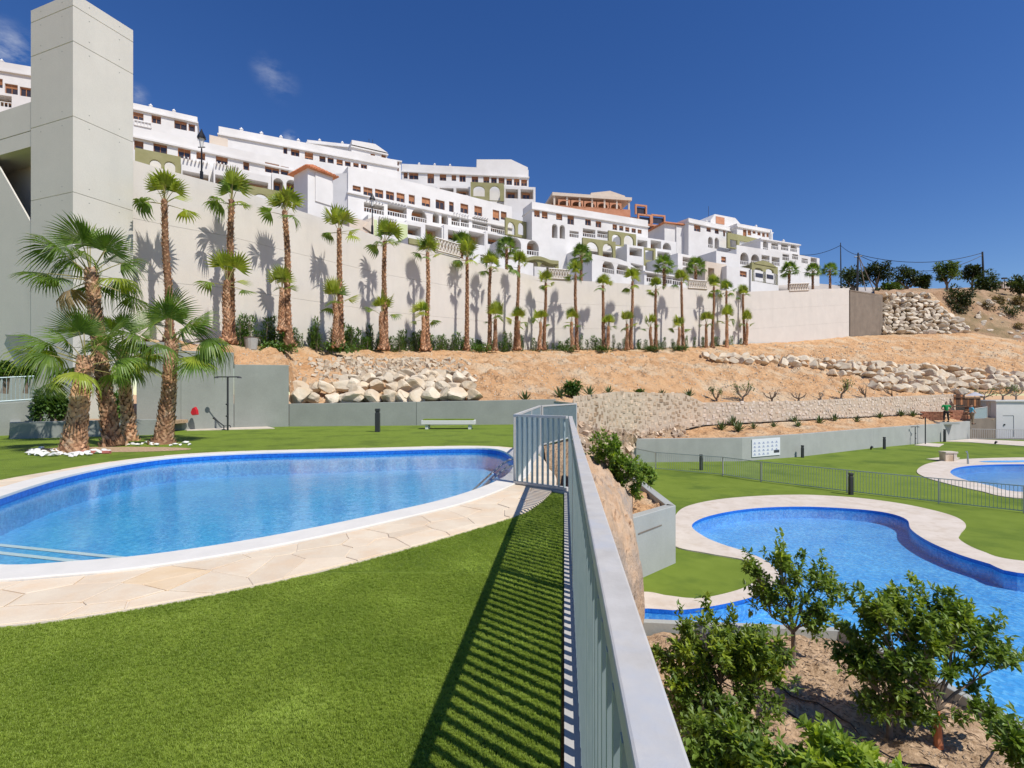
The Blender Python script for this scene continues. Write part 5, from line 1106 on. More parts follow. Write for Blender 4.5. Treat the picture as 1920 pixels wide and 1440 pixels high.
# ------------------------------------------------------------------ the galvanised fence
fence = empty('fence', fpt(.1, 3.5), 'galvanised steel fence with flat slats running from the camera along the lawn edge', 'fence')
RZ = CH-.326                      # top of the rail
def fence_run(A, B, root, top=RZ, bot=.06, z_of=0, rail_w=.05, slats=True, pitch=.0945, posts=(), slat_side=.0, end=True, sl=.042, st=.014):
    A = Vector((A[0], A[1], 0)); B = Vector((B[0], B[1], 0)); d = (B-A).normalized(); n = Vector((d.y, -d.x, 0)); L = (B-A).length; ang = math.atan2(d.y, d.x)
    ns = max(1, round(L/2.45))
    for q in range(ns):
        m = MB(); c = A+d*(L*(q+.5)/ns)+Vector((0, 0, z_of+top-.02)); m.box(c, (L/ns-.003, rail_w, .04), ang); bevel(m.build('top_rail', MT['galv'], root), .004, 2)
    m = MB(); c = (A+B)/2+Vector((0, 0, z_of+bot))+n*slat_side; m.box(c, (L, .03, .04), ang); bevel(m.build('bottom_rail', MT['galv'], root), .003, 1)
    k = 0; me = None
    if slats:
        t = pitch*.5
        while t < L-.03:
            p = A+d*t+n*slat_side
            if me is None:
                mb = MB(); h = top-.041-(bot+.021); mb.box((0, 0, h/2), (st, sl, h)); me = mb.mesh('slat', MT['slat'])
            inst('slat', me, root, p+Vector((0, 0, z_of+bot+.021))-wloc(root), (0, 0, ang)); t += pitch
    for t in posts:
        p = A+d*t; m = MB(); m.box(p+Vector((0, 0, z_of+top/2+.0)), (.06, .06, top-.003), ang); bevel(m.build('post', MT['galv'], root), .004, 1)
K0, K1 = fpt(.0865, .12), fpt(.0865, 7.26)
m = MB()
fence_run(K0, K1, fence, slat_side=-.004, sl=.044, st=.018, posts=(3.55, 7.12))
K2 = Vector((.03, 7.9, 0)); fence_run(K1+Vector((-.04, .05, 0)), K2, fence, posts=())
K3 = Vector((.735, 13.55, 0)); fence_run(K2+Vector((.02, .06, 0)), K3, fence, posts=(.03, 2.8, 5.6))
K4 = Vector((2.06, 16.45, 0)); fence_run(K3+Vector((.05, .05, 0)), K4, fence, posts=(.02, 3.1))
K5 = Vector((1.79, 21.6, 0)); fence_run(K4+Vector((-.01, .06, 0)), K5, fence, posts=(2.5, 5.05))

# light fence round the lower pools
fl = empty('pool_fence', G(1588, 924, LZ), 'thin pale metal fence crossing the lower lawn in front of the round pool', 'fence')
PFp = [Vector((7.3, 33.0, LZ))]+[G(x, y, LZ) for x, y in ((1229, 880.5), (1355, 892), (1427, 903.5), (1588, 923.5), (1760, 944), (1920, 962), (2150, 990))]
for a, b_ in zip(PFp, PFp[1:]):
    d = b_-a; L = d.length; d.normalize(); ang = math.atan2(d.y, d.x); H = 1.0
    for z in (.08, H): m = MB(); m.box((a+b_)/2+Vector((0, 0, z)), (L, .035, .03), ang); m.build('rail', MT['slat'], fl)
    m = MB(); t = .06
    while t < L: m.box(a+d*t+Vector((0, 0, H/2+.04)), (.014, .014, H-.1), ang); t += .11
    m.build('bars', MT['slat'], fl, kind='stuff')
    n = max(1, round(L/2.6))
    for k in range(n): m = MB(); m.box(a+d*(L*k/n)+Vector((0, 0, H/2)), (.05, .05, H+.03), ang); m.build('post', MT['galv'], fl)
fr2 = empty('railing', G(1850, 828, LZ), 'thin grey railing in front of the white pool building', 'railing')
a, b_ = P(1822, 0, 49.0, LZ), P(2060, 0, 46.0, LZ); d = b_-a; L = d.length; d.normalize(); ang = math.atan2(d.y, d.x)
for z in (.1, 1.0): m = MB(); m.box((a+b_)/2+Vector((0, 0, z)), (L, .05, .04), ang); m.build('rail', MT['galv'], fr2)
m = MB(); t = 0
while t < L: m.box(a+d*t+Vector((0, 0, .55)), (.02, .02, .9), ang); t += .14
m.build('bars', MT['galv'], fr2, kind='stuff')
fr3 = empty('railing', P(20, 750, 17), 'grey railing on top of the low planter wall at the far left', 'railing')
a, b_ = P(-90, 762, 16.55), P(64, 751, 17.9); d = b_-a; L = d.length; d.normalize()
for z in (.05, .85): m = MB(); m.tube([a+Vector((0, 0, z)), b_+Vector((0, 0, z))], .025, 6); m.build('rail', MT['slat'], fr3)
me = None; t = .05
while t < L:
    m = MB(); m.tube([a+d*t+Vector((0, 0, .05)), a+d*t+Vector((0, 0, .85))], .012, 4); m.build('bar', MT['slat'], fr3); t += .11

# ------------------------------------------------------------------ fan palms
def frond_mesh(name, seed, K=30, Lb=.62, Lp=.55, spread=112, droop=.35, mats=None, fold=.05, split=.55, width=1.0):
    r_ = random.Random(seed); b = MB()
    # petiole along +x, slightly arched
    pts = [Vector((Lp*t, 0, .10*Lp*math.sin(t*1.6)-.0*t)) for t in (0, .33, .66, 1)]
    b.tube(pts, [.022, .016, .013, .010], 5, m=1)
    c = pts[-1]; da = R(spread)*2/K
    for i in range(K):
        a = -R(spread)+da*(i+.5); ca = math.cos(a)
        L = Lb*(.80+.20*math.cos(a*.75))*r_.uniform(.93, 1.05)
        dr = droop*(.75+.5*r_.random())*(1+.35*abs(a))
        prev = None
        rs_ = [.03, .25, split, .8, 1.0]
        for q in rs_:
            r = q*L
            wdt = 2*r*math.tan(da/2)*.98 if q <= split else 2*split*L*math.tan(da/2)*(1-(q-split)/(1-split))*.95
            wdt = max(wdt*width, .0025)
            z = -dr*L*q**2.6+ .12*L*q*(1-abs(a)/R(spread)*.8) ; cup = -.22*L*(abs(math.sin(a))**2)*q
            dirv = Vector((math.cos(a), math.sin(a), 0)); sd = Vector((-math.sin(a), math.cos(a), 0))
            shrink = 1-.35*dr*q**3
            m_ = c+dirv*r*shrink+Vector((0, 0, z+cup)); tw = (r_.random()-.5)*.02*(q > .7)
            row = (m_-sd*wdt/2-Vector((0, 0, fold*wdt*4)), m_+Vector((0, 0, 0)), m_+sd*wdt/2-Vector((0, 0, fold*wdt*4)))
            row = tuple(v+Vector((0, 0, tw)) for v in row)
            if prev: b.add([*prev, *row], [(0, 1, 4, 3), (1, 2, 5, 4)])
            prev = row
    me = b.mesh(name, mats or [MT['frond'], MT['petiole']]); return me
FRB = [frond_mesh('frond', s, K=34, Lb=.76, Lp=.82, droop=dr, spread=sp) for s, dr, sp in ((1, .12, 100), (2, .3, 112), (3, .5, 118), (4, .75, 120))]
FRBY = [frond_mesh('frond', s, K=34, Lb=.85, Lp=.75, droop=dr, spread=sp, mats=[MT['frondy'], MT['petiole']]) for s, dr, sp in ((5, .15, 100), (6, .4, 115))]
FRBD = [frond_mesh('frond', 9, K=26, Lb=.7, Lp=.55, droop=.9, spread=115, mats=[MT['dry'], MT['petiole']])]
FRS = [frond_mesh('frond', s, K=16, Lb=.72, Lp=.66, droop=dr, spread=sp, width=1.1) for s, dr, sp in ((11, .1, 95), (12, .3, 110), (13, .55, 115))]
FRSY = [frond_mesh('frond', s, K=16, Lb=.72, Lp=.66, droop=dr, spread=sp, mats=[MT['frondy'], MT['petiole']], width=1.1) for s, dr, sp in ((14, .1, 95), (15, .35, 110))]
def trunk(root, pts, rad, boots=300, seed=0, bs=.085, sides=14, boot_from=0):
    r_ = random.Random(seed); sp = spline(pts, 6, False); n = len(sp)
    rr = [rad[0]+(rad[1]-rad[0])*min(1, (i/(n-1)))**.6+ (rad[2] if i/(n-1) < .12 else 0)*(1-i/(n-1)/.12) for i in range(n)]
    m = MB(); m.tube([p-Vector(wloc(root)) for p in sp], rr, sides, jit=.05, rnd=r_)
    tk = m.build('trunk', MT['bark'], root, smooth=True, local=True); tk.location = (0, 0, 0)
    # clasping leaf bases, in a spiral
    b = MB(); L = [0]
    for p, q in zip(sp, sp[1:]): L.append(L[-1]+(q-p).length)
    for k in range(boots):
        t = (k+.5)/boots; s_ = L[-1]*(boot_from+(1-boot_from)*t); i = 0
        while i < n-2 and L[i+1] < s_: i += 1
        f = (s_-L[i])/max(L[i+1]-L[i], 1e-6); p = sp[i].lerp(sp[i+1], f)-wloc(root); rad_ = rr[i]+(rr[i+1]-rr[i])*f
        ax = (sp[i+1]-sp[i]).normalized(); a = k*2.39996+r_.uniform(-.15, .15)
        o = (ax.orthogonal().normalized()); o.rotate(Matrix.Rotation(a, 3, ax)); o = Vector((math.cos(a), math.sin(a), 0)); o = (o-ax*o.dot(ax)).normalized(); t_ = ax.cross(o)
        s = bs*r_.uniform(.75, 1.25)*(.6+.6*rad_/rad[0]); tw = r_.uniform(-.5, .5); tdir = (t_*math.cos(tw)+ax*math.sin(tw)); up = ax.cross(tdir)*-1; up = (ax*math.cos(tw)-t_*math.sin(tw))
        q0 = p+o*(rad_*.93); lift = r_.uniform(.25, .75)
        V = [q0-tdir*s*.62-up*s*.8, q0+tdir*s*.62-up*s*.8, q0+tdir*s*.30+up*s*.6+o*s*lift, q0-tdir*s*.30+up*s*.6+o*s*lift, q0-up*s*.1+o*s*.45-up*s*.2]
        b.add(V, [(0, 1, 4), (1, 2, 4), (2, 3, 4), (3, 0, 4)])
    bo = b.build('leaf_bases', MT['boot'], root, local=True); bo['kind'] = 'stuff'
    return sp[-1], sp
def place_frond(root, me, top, az, el, s=1.0, roll=0):
    o = bpy.data.objects.new('frond', me); C.objects.link(o); o.parent = root; o.location = top-wloc(root)
    q = Matrix.Rotation(az, 4, 'Z')@Matrix.Rotation(-el, 4, 'Y')@Matrix.Rotation(roll, 4, 'X'); o.rotation_euler = q.to_euler(); o.scale = (s, s, s); return o
def big_palm(lab, base, top, rad, seed, fr, boots, lean=0, extra=(), s=1.0, group='tall fan palms clustered by the upper pool'):
    r_ = random.Random(seed); root = empty('fan_palm', base, lab, 'palm', group)
    mid_ = base.lerp(top, .45)+Vector((lean, 0, 0)); end, sp = trunk(root, [base+Vector((0, 0, -.05)), base.lerp(top, .2)+Vector((lean*.5, 0, 0)), mid_, top], rad, boots, seed)
    for k in range(fr):
        t = k/fr; az = k*2.39996+r_.uniform(-.25, .25); el = R(84-118*t**.85)+R(r_.uniform(-7, 7))
        if t > .93: me = FRBD[0]
        elif t < .35: me = r_.choice(FRB[:2])
        elif r_.random() < .36: me = r_.choice(FRBY)
        else: me = r_.choice(FRB[1:])
        place_frond(root, me, end-Vector((0, 0, .10+.25*t)), az, el, s*r_.uniform(.82, 1.05), R(r_.uniform(-18, 18)))
    for (az, el, ss, k) in extra: place_frond(root, (FRBY+FRB)[k], end-Vector((0, 0, .15)), R(az), R(el), ss)
    return root
gA, gB, gC, gD = G(137, 846), G(196, 838), G(305, 832), G(232, 832)
def ptop(px, py, Y): return P(px, py, Y)
big_palm('short fan palm at the front left of the cluster, its trunk ringed by white pebbles', gA, ptop(161, 668, gA.y+.25), (.29, .15, .13), 1, 13, 480, s=1.0, extra=((185, 12, 1.25, 1), (200, 25, 1.1, 3)))
big_palm('tallest fan palm of the cluster, crown high above the others', gB+Vector((0, .3, 0)), ptop(170, 505, gB.y+.9), (.22, .14, .12), 2, 18, 460, lean=-.05, s=1.17)
big_palm('fan palm standing apart at the right of the cluster beside the shower', gC, ptop(322, 640, gC.y+.2), (.27, .14, .13), 3, 14, 480, lean=.05, s=1.12, extra=((-8, -28, 1.0, 0), (172, -18, 1.0, 0), (8, 5, 1.2, 5)))
big_palm('low fan palm in shade at the back of the cluster with drooping fronds', gD+Vector((-.5, .9, 0)), ptop(228, 650, gD.y+1.2), (.18, .13, .06), 4, 9, 250, s=.92, extra=((-20, -30, 1.1, 0), (-35, -45, 1.0, 4)))

# row of slim palms along the wall: three built, the rest copied
def row_palm(seed, h, fr, outl=3):
    r_ = random.Random(seed); root = empty('row_palm', (0, 0, -100)); base = Vector((0, 0, -100))
    end, sp = trunk(root, [base, base+Vector((.04, 0, h*.33)), base+Vector((-.05, .03, h*.66)), base+Vector((0, 0, h))], (.19, .105, .10), 190, seed, bs=.085, sides=10)
    for k in range(fr):
        t = k/fr; place_frond(root, r_.choice(FRSY if r_.random() < .6 else FRS[:2]), end-Vector((0, 0, .1+.1*t)), k*2.39996+r_.uniform(-.3, .3), R(90-34*t), r_.uniform(.95, 1.2), R(r_.uniform(-20, 20)))
    for k in range(outl):
        place_frond(root, r_.choice(FRS+FRSY), end-Vector((0, 0, .22)), k*6.28/outl+r_.uniform(-.5, .5), R(r_.uniform(-25, 25)), r_.uniform(.85, 1.1), R(r_.uniform(-25, 25)))
    return root
protos = [row_palm(21, 6.4, 9, 4), row_palm(22, 6.4, 8, 5), row_palm(23, 6.4, 11, 3)]
small = [row_palm(31, 2.4, 6, 3), row_palm(32, 2.4, 7, 2)]
def set_palm(proto, px, pby, Y, ptop_, lab, group, rz, h0):
    """copy proto to base pixel, scaled so its crown reaches ptop_"""
    base = P(px, pby, Y); Ht = (pby-ptop_)/960*Y; s = Ht/(h0+.75)
    c = copy_tree(proto, None, base, rz, (max(.75, min(s*1.05, 1.15)),)*2+(s,), lab); c['category'] = 'palm'; c['group'] = group; vr = random.Random(int(px)); c.rotation_euler = (vr.uniform(-.035, .035), vr.uniform(-.03, .03), rz)
    fr = [k for k in c.children if k.name.startswith('frond')]
    for k in fr:
        if vr.random() < .16 and len(fr) > 9: k.scale = tuple(v*vr.uniform(.55, .8) for v in k.scale)
        else: k.scale = tuple(v*vr.uniform(.8, 1.15) for v in k.scale)
        e = k.rotation_euler; k.rotation_euler = (e.x+vr.uniform(-.3, .3), e.y+vr.uniform(-.22, .22), e.z+vr.uniform(-.4, .4))
    return c
ROW = [(318, 640, 22.3, 344, 'first tall slim palm of the wall row, nearest the tower'), (432, 645, 25.0, 342, 'second tall slim palm of the wall row, below the street lamp'), (543, 650, 27.5, 365, 'third tall slim palm of the wall row with a thick trunk base'), (638, 651, 30.8, 403, 'slim palm of the wall row below the tiled hut'), (722, 655, 34.5, 430, 'slim palm of the wall row below the lime green walls'), (802, 657, 38.5, 452, 'slim palm of the wall row left of the double palms'), (875, 657, 43.2, 462, 'slim palm of the wall row under the left double palm'), (917, 657, 45.5, 485, 'leaning slim palm of the wall row right of the double palms'), (967, 657, 48.3, 478, 'slim palm of the wall row left of the olive pavilion'), (1020, 656, 51.6, 516, 'slim palm of the wall row under the olive pavilion'), (1081, 656, 53.2, 498, 'slim palm of the wall row right of the pavilion lattice'), (1132, 655, 54.6, 520, 'slim palm of the wall row below the two wide white arches'), (1183, 655, 56.5, 512, 'slim palm of the wall row with one fan leaf hanging right'), (1229, 658, 58.5, 527, 'slim palm of the wall row under the left big street palm'), (1281, 656, 61.0, 512, 'slim palm of the wall row with a bushy skirt between the street palms'), (1336, 653, 65.5, 524, 'lone slim palm with a tiny crown below the gate house'), (1363, 653, 67.8, 532, 'second last slim palm of the wall row'), (1396, 650, 70.7, 540, 'last slim palm of the wall row at its right end')]
GR = 'slim palms planted in a row before the retaining wall'
for i, (px, py, Y, pt, lab) in enumerate(ROW): set_palm(protos[i*7 % 3], px, py, Y, pt, lab, GR, i*1.9, 6.4)
SM = [(424, 640, 24.2, 490, 'first short companion palm beside the second tall wall palm'), (528, 620, 27.2, 515, 'short companion palm touching the third tall wall palm'), (630, 650, 30.4, 538, 'short companion palm left of the palm below the tiled hut'), (716, 655, 34.2, 562, 'short companion palm against the palm below the lime walls'), (794, 656, 38.0, 575, 'short companion palm before the trunk left of the double palms'), (928, 656, 45.2, 580, 'short companion palm right of the leaning slim palm'), (972, 655, 48.0, 585, 'short companion palm at the trunk left of the olive pavilion'), (1012, 655, 51.3, 588, 'tiny companion palm at the trunk under the olive pavilion'), (1073, 655, 53.0, 587, 'short companion palm right of the olive pavilion trunk'), (1140, 655, 54.4, 598, 'short companion palm below the two wide white arches'), (1176, 655, 56.2, 592, 'short companion palm left of the palm with a hanging leaf'), (1221, 658, 58.2, 598, 'short companion palm below the left street palm'), (1273, 658, 60.6, 600, 'short leafy companion palm beside the bushy skirt palm'), (1324, 655, 65.0, 592, 'short companion palm left of the lone tiny crowned palm'), (1362, 655, 67.5, 583, 'short companion palm hugging the second last wall palm'), (1400, 652, 70.6, 592, 'short companion palm at the last wall palm')]
for i, (px, py, Y, pt, lab) in enumerate(SM): set_palm(small[i % 2], px, py, Y, pt, lab, 'short companion palms at the foot of the wall row', i*2.3, 2.4)
# full-crowned street palms above the crest
def street_palm(seed, h, fr=22):
    r_ = random.Random(seed); root = empty('street_palm', (0, 0, -100)); base = Vector((0, 0, -100))
    end, sp = trunk(root, [base, base+Vector((.04, 0, h*.5)), base+Vector((0, 0, h))], (.22, .16, .06), 60, seed, bs=.11, sides=8)
    for k in range(fr):
        t = k/fr; place_frond(root, r_.choice(FRS), end, k*2.39996+r_.uniform(-.2, .2), R(75-105*t), r_.uniform(1.05, 1.35), R(r_.uniform(-20, 20)))
    return root
st = street_palm(41, 4.0)
SP = [(865, 540, 50, 440, 'full crowned dark street palm above the crest, left one of the double palms'), (950, 530, 58, 448, 'full crowned dark street palm above the crest, left of the olive pavilion'), (1090, 545, 64, 462, 'full crowned dark street palm right of the olive pavilion'), (1245, 565, 72, 482, 'left big full crowned street palm below the white cube house'), (1304, 560, 74, 486, 'right big full crowned street palm beside the cream gate house'), (1480, 558, 82, 493, 'full crowned street palm before the last white terraces'), (1524, 555, 84, 497, 'full crowned street palm at the end of the crest'), (1556, 552, 88, 495, 'full crowned street palm beyond the last white block')]
for i, (px, py, Y, pt, lab) in enumerate(SP):
    base = P(px, py, Y); s = ((py-pt)/960*Y)/5.2; c = copy_tree(st, None, base, i*1.7, s, lab); c['category'] = 'palm'; c['group'] = 'full crowned palms above the crest'
def drop(o):
    for ch in list(o.children): drop(ch)
    bpy.data.objects.remove(o)
for o_ in protos+small+[st]: drop(o_)

# ------------------------------------------------------------------ leafy trees and shrubs
def leaf_tri(b, p, d, up, L, W, m=0):
    s = d.cross(up)
    if s.length < 1e-3: s = d.orthogonal()
    s.normalize(); u = s.cross(d).normalized()
    mid_ = p+d*L*.45-u*W*.08; V = [p, mid_+s*W/2+u*W*.16, mid_-s*W/2+u*W*.16, p+d*L-u*L*.12, mid_]
    b.add(V, [(0, 1, 4), (0, 4, 2), (1, 3, 4), (4, 3, 2)], m)
def rvec(r_): 
    while True:
        v = Vector((r_.uniform(-1, 1), r_.uniform(-1, 1), r_.uniform(-1, 1)))
        if .05 < v.length < 1: return v.normalized()
def citrus(lab, base, blobs, nleaf, seed, L=.075, trunk_r=.03, young=.15, singles=0, paint=False, stems=3, group='young citrus trees', name='citrus_tree', mats=('leaf', 'leafy')):
    """blobs: list of (offset vector, radius vector, share)"""
    r_ = random.Random(seed); root = empty(name, base, lab, 'tree', group); o0 = Vector((0, 0, 0))
    wood = MB(); tips = []
    tot = sum(bl[2] for bl in blobs)
    ctr = sum((bl[0]*bl[2] for bl in blobs), Vector())/tot
    fork = Vector((ctr.x*.2, ctr.y*.2, min(bl[0].z-bl[1].z for bl in blobs)*.85+.12)); fork.z = max(fork.z, .12)
    m = MB(); m.tube([Vector((0, 0, -.05)), fork*.5+Vector((.01, .01, 0)), fork], [trunk_r*1.25, trunk_r, trunk_r*.9], 8); m.build('trunk', MT['paintr'] if paint else MT['twig'], root, local=True)
    for off, rad, share in blobs:
        n = max(7, int(130*share/tot)); nb = 0; a = fork.lerp(off, .5)+Vector((r_.gauss(0, .04), r_.gauss(0, .04), 0)); wood.tube([fork, fork.lerp(a, .5)+Vector((0, 0, .03)), a], [trunk_r*.5, trunk_r*.4, trunk_r*.3], 6, cap=False)
        for k in range(n):
            v = rvec(r_)*(r_.random()**.45); tip = Vector((off.x+v.x*rad.x, off.y+v.y*rad.y, off.z+v.z*rad.z))
            md = a.lerp(tip, .5)+Vector((r_.gauss(0, .03), r_.gauss(0, .03), .04))
            tips.append((md, tip, share))
            if k < n*.6: wood.tube([a, md, tip], [trunk_r*.2, trunk_r*.12, trunk_r*.06], 4, cap=False)
    wood.build('branches', MT['twig'], root, local=True)
    fol = MB(); made = 0; tops = []
    nleaf = int(nleaf*1.45)
    while made < nleaf:
        md, tip, _ = r_.choice(tips); ax = (tip-md).normalized()
        # a sprig: leaves along a short shoot
        p0 = md.lerp(tip, r_.uniform(.2, 1.05)); sd = (ax*.6+rvec(r_)*.8+Vector((0, 0, .45))).normalized(); sl_ = r_.uniform(.05, .14); young_ = r_.random() < young and p0.z > ctr.z-.05
        n = r_.randint(5, 9)
        for k in range(n):
            t = (k+1)/n; p = p0+sd*sl_*t; out = (rvec(r_)+sd*.55+Vector((0, 0, .15))).normalized()
            leaf_tri(fol, p, out, Vector((r_.uniform(-.5, .5), r_.uniform(-.5, .5), 1)).normalized(), L*r_.uniform(.7, 1.35), L*r_.uniform(.42, .58), 1 if young_ else 0)
            made += 1
        tops.append((p0+sd*sl_, sd))
    fo = fol.build('foliage', [MT[mats[0]], MT[mats[1]]], root, local=True); fo['kind'] = 'stuff'
    if singles:
        mb = MB(); leaf_tri(mb, o0, Vector((1, 0, 0)), Vector((0, 0, 1)), L*1.15, L*.5); me = mb.mesh('leaf', MT[mats[1]] if young > .3 else MT[mats[0]]); 
        cam_ = -base
        tops.sort(key=lambda t: -(t[0].dot((Vector((0, 0, CH))-base).normalized())))
        for k in range(singles):
            p, d = tops[k % len(tops)]; out = (rvec(r_)+d*.8).normalized(); inst('leaf', me, root, p, out.to_track_quat('X', 'Z').to_euler(), (r_.uniform(.8, 1.15),)*3)
    return root
def V(*a): return Vector(a)
SZ = -2.40
def sb(px, py, Y): return Vector(((px-960)/960*Y, Y, SZ))
citrus('dense rounded citrus bush with yellow green shoots beside the fence rail', sb(1352, 1330, 5.7), [(V(.02, 0, 1.04), V(.58, .5, .46), 6), (V(-.36, 0, .65), V(.42, .45, .42), 4), (V(.46, .05, .74), V(.46, .45, .44), 4), (V(.0, -.25, .35), V(.6, .35, .3), 3)], 8600, 101, L=.07, young=.42, singles=120)
citrus('airy upright citrus tree in front of the lower pool coping', sb(1487, 1250, 7.25), [(V(-.05, 0, .95), V(.55, .5, .36), 5), (V(-.5, 0, .9), V(.22, .3, .35), 1.5), (V(-.62, 0, 1.4), V(.10, .12, .28), .6), (V(-.15, 0, 1.5), V(.30, .3, .30), 2.2), (V(.28, 0, 1.30), V(.35, .3, .25), 2), (V(.6, 0, 1.05), V(.22, .3, .22), 1), (V(.35, 0, .62), V(.35, .4, .25), 1.8)], 3000, 102, L=.078, young=.3, singles=60, trunk_r=.032)
citrus('wide leaning citrus tree with an orange painted trunk base at the pool edge', sb(1760, 1400, 5.6), [(V(-.35, 0, 1.25), V(.5, .5, .42), 5), (V(.05, .1, 1.45), V(.45, .45, .38), 4), (V(.45, .1, 1.15), V(.45, .4, .38), 3.2), (V(-.8, .0, 1.45), V(.25, .3, .28), 1.4), (V(.72, .1, .95), V(.25, .3, .2), 1.1), (V(-.1, 0, .8), V(.55, .4, .25), 2.4), (V(.35, 0, .45), V(.3, .3, .18), .8), (V(-.9, .2, 1.0), V(.28, .3, .25), 1.2)], 6200, 103, L=.074, young=.3, singles=120, paint=True, trunk_r=.035)
citrus('small dark citrus bush under the wide leaning tree', sb(1668, 1372, 5.75), [(V(-.05, 0, .55), V(.42, .4, .42), 4), (V(-.28, 0, .8), V(.22, .2, .22), 1.4), (V(.2, 0, .3), V(.3, .3, .25), 1.5)], 2000, 104, L=.075, young=.08, singles=40)
citrus('near citrus bush at the bottom edge just right of the rail', sb(1372, 1440, 4.35), [(V(-.02, 0, .85), V(.34, .4, .26), 4), (V(.1, .1, .55), V(.4, .4, .35), 3), (V(-.25, 0, .55), V(.25, .3, .3), 2)], 3900, 105, L=.076, young=.25, singles=100)
citrus('near bright citrus bush at the bottom edge in the middle of the planter', sb(1560, 1440, 4.05), [(V(0, 0, .85), V(.42, .4, .28), 4), (V(.32, 0, .72), V(.28, .3, .22), 2), (V(-.35, 0, .75), V(.2, .25, .2), 1.2)], 3300, 106, L=.085, young=.42, singles=100)
citrus('tuft of citrus leaves in the bottom right corner', sb(1925, 1440, 4.6), [(V(0, 0, .62), V(.24, .3, .26), 3)], 700, 107, L=.08, young=.1, singles=20)
citrus('small round citrus tree in the square concrete planter', Vector(((1172-960)/960*13.2, 13.2, -1.52)), [(V(-.48, 0, 1.48), V(.52, .5, .5), 5), (V(.1, 0, .95), V(.5, .5, .42), 4), (V(-.35, .1, .75), V(.45, .45, .35), 3), (V(.55, 0, .80), V(.25, .3, .2), .9), (V(.25, -.1, .42), V(.2, .2, .22), .5)], 4600, 108, L=.10, young=.16, singles=30, trunk_r=.035)
# drip hoses and twigs on the soil
def hz(x, y): return -2.42+noise.fractal(Vector((x*2.2, y*2.2, 3)), 1, 2, 5)*.10
for k, pts in enumerate((((2.4, 7.4), (3.2, 6.2), (4.1, 5.3), (5.0, 4.4)), ((3.4, 6.9), (3.9, 5.9), (3.6, 5.0), (3.1, 4.2)), ((2.2, 5.0), (3.3, 5.35), (4.3, 5.0), (5.2, 5.5)))):
    m = MB(); sp = spline([Vector((x, y, 0)) for x, y in pts], 8, False); m.tube([Vector((p.x, p.y, hz(p.x, p.y)+.02)) for p in sp], .009, 6)
    m.build('drip_hose', MT['black'], label=['black drip hose across the soil between the citrus trees', 'black drip hose curving through the middle of the planter', 'black drip hose crossing beside the orange trunk'][k], cat='hose')
m = MB(); r_ = random.Random(5)
for _ in range(5200):
    x, y = r_.uniform(1.2, 5.2), r_.uniform(3.4, 8.0); a = r_.uniform(0, 3.14); L = r_.uniform(.006, .035); z = hz(x, y)+.006
    m.tube([(x-math.cos(a)*L, y-math.sin(a)*L, z), (x+math.cos(a)*L, y+math.sin(a)*L, z+r_.uniform(0, .012))], r_.uniform(.002, .006), 3, cap=False)
m.build('bark_chips', MT['twig'], label='scattered twigs and bark chips on the planter soil', cat='mulch', kind='stuff')

def crown(name, root, c, rad, n, L, mt_, seed, clumps=26, local=True):
    """foliage as leaf-sized faces gathered in clumps"""
    r_ = random.Random(seed); b = MB(); cl = []
    for _ in range(clumps):
        v = rvec(r_)*(r_.random()**.4); cl.append((Vector((c.x+v.x*rad.x*.8, c.y+v.y*rad.y*.8, c.z+v.z*rad.z*.8)), r_.uniform(.22, .42)))
    for _ in range(n):
        q, s = r_.choice(cl); v = rvec(r_)*(r_.random()**.5); p = q+Vector((v.x*rad.x, v.y*rad.y, v.z*rad.z))*s
        leaf_tri(b, p, (v+rvec(r_)*.8).normalized(), Vector((0, 0, 1)), L*r_.uniform(.6, 1.3), L*.55)
    return b.build(name, mt_, root, local=True)
def scrub_tree(lab, px, pby, Y, w_px, h_px, mt_, seed, tr=.35, L=.45, n=1500, group='scrub trees on the skyline', name='scrub_tree'):
    base = P(px, pby, Y); k = Y/960; W, H = w_px*k/2, h_px*k; root = empty(name, base, lab, 'tree' if tr > .1 else 'bush', group)
    m = MB(); m.tube([V(0, 0, -.6), V(.1, 0, H*tr*.6), V(-.05, 0, H*(tr+.2))], [.09*W+.06, .06*W+.05, .03], 7); m.build('trunk', MT['twig'], root, local=True)
    for q in range(3):
        a = q*2.1+seed; m = MB(); m.tube([V(0, 0, H*tr*.6), V(math.cos(a)*W*.5, math.sin(a)*W*.5, H*(tr+.28))], [.05*W+.03, .02], 5); m.build('limb', MT['twig'], root, local=True)
    crown('crown', root, V(0, 0, H*(tr+(1-tr)/2)), V(W, W*.8, H*(1-tr)/2), n, L, mt_, seed)
    return root
TRL = [(1600, 545, 100, 70, 48, 'bush', .1, 'dark low scrub just right of the white buildings'), (1643, 545, 98, 58, 58, 'bush', .25, 'dark tree behind the leaning pole brace'), (1700, 545, 100, 72, 48, 'bush', .12, 'wide dark shrub above the boulder wall'), (1732, 547, 99, 30, 32, 'bush', .2, 'small dark shrub right of the wide one on the skyline'), (1775, 545, 101, 52, 58, 'bushb', .28, 'round bright green tree on the skyline'), (1822, 543, 105, 38, 48, 'bush', .3, 'small olive green tree right of the round bright one'), (1848, 556, 100, 54, 50, 'bush', .05, 'dark round bush below the right power pole'), (1912, 552, 98, 50, 38, 'bush', .05, 'dark bush at the right edge of the skyline'), (1668, 552, 97, 50, 22, 'bushb', .0, 'low bright green shrub above the end of the wall')]
for i, (px, py, Y, w_, h_, mt_, tr, lab) in enumerate(TRL): scrub_tree(lab, px, py, Y, w_, h_, MT[mt_], 60+i, tr, L=.55, n=1500)
scrub_tree('big dark rounded bush on the hill above the boulder wall', 1797, 603, 91.5, 82, 68, MT['bush'], 90, 0, L=.5, n=3200, group='bushes on the right-hand hill', name='bush')
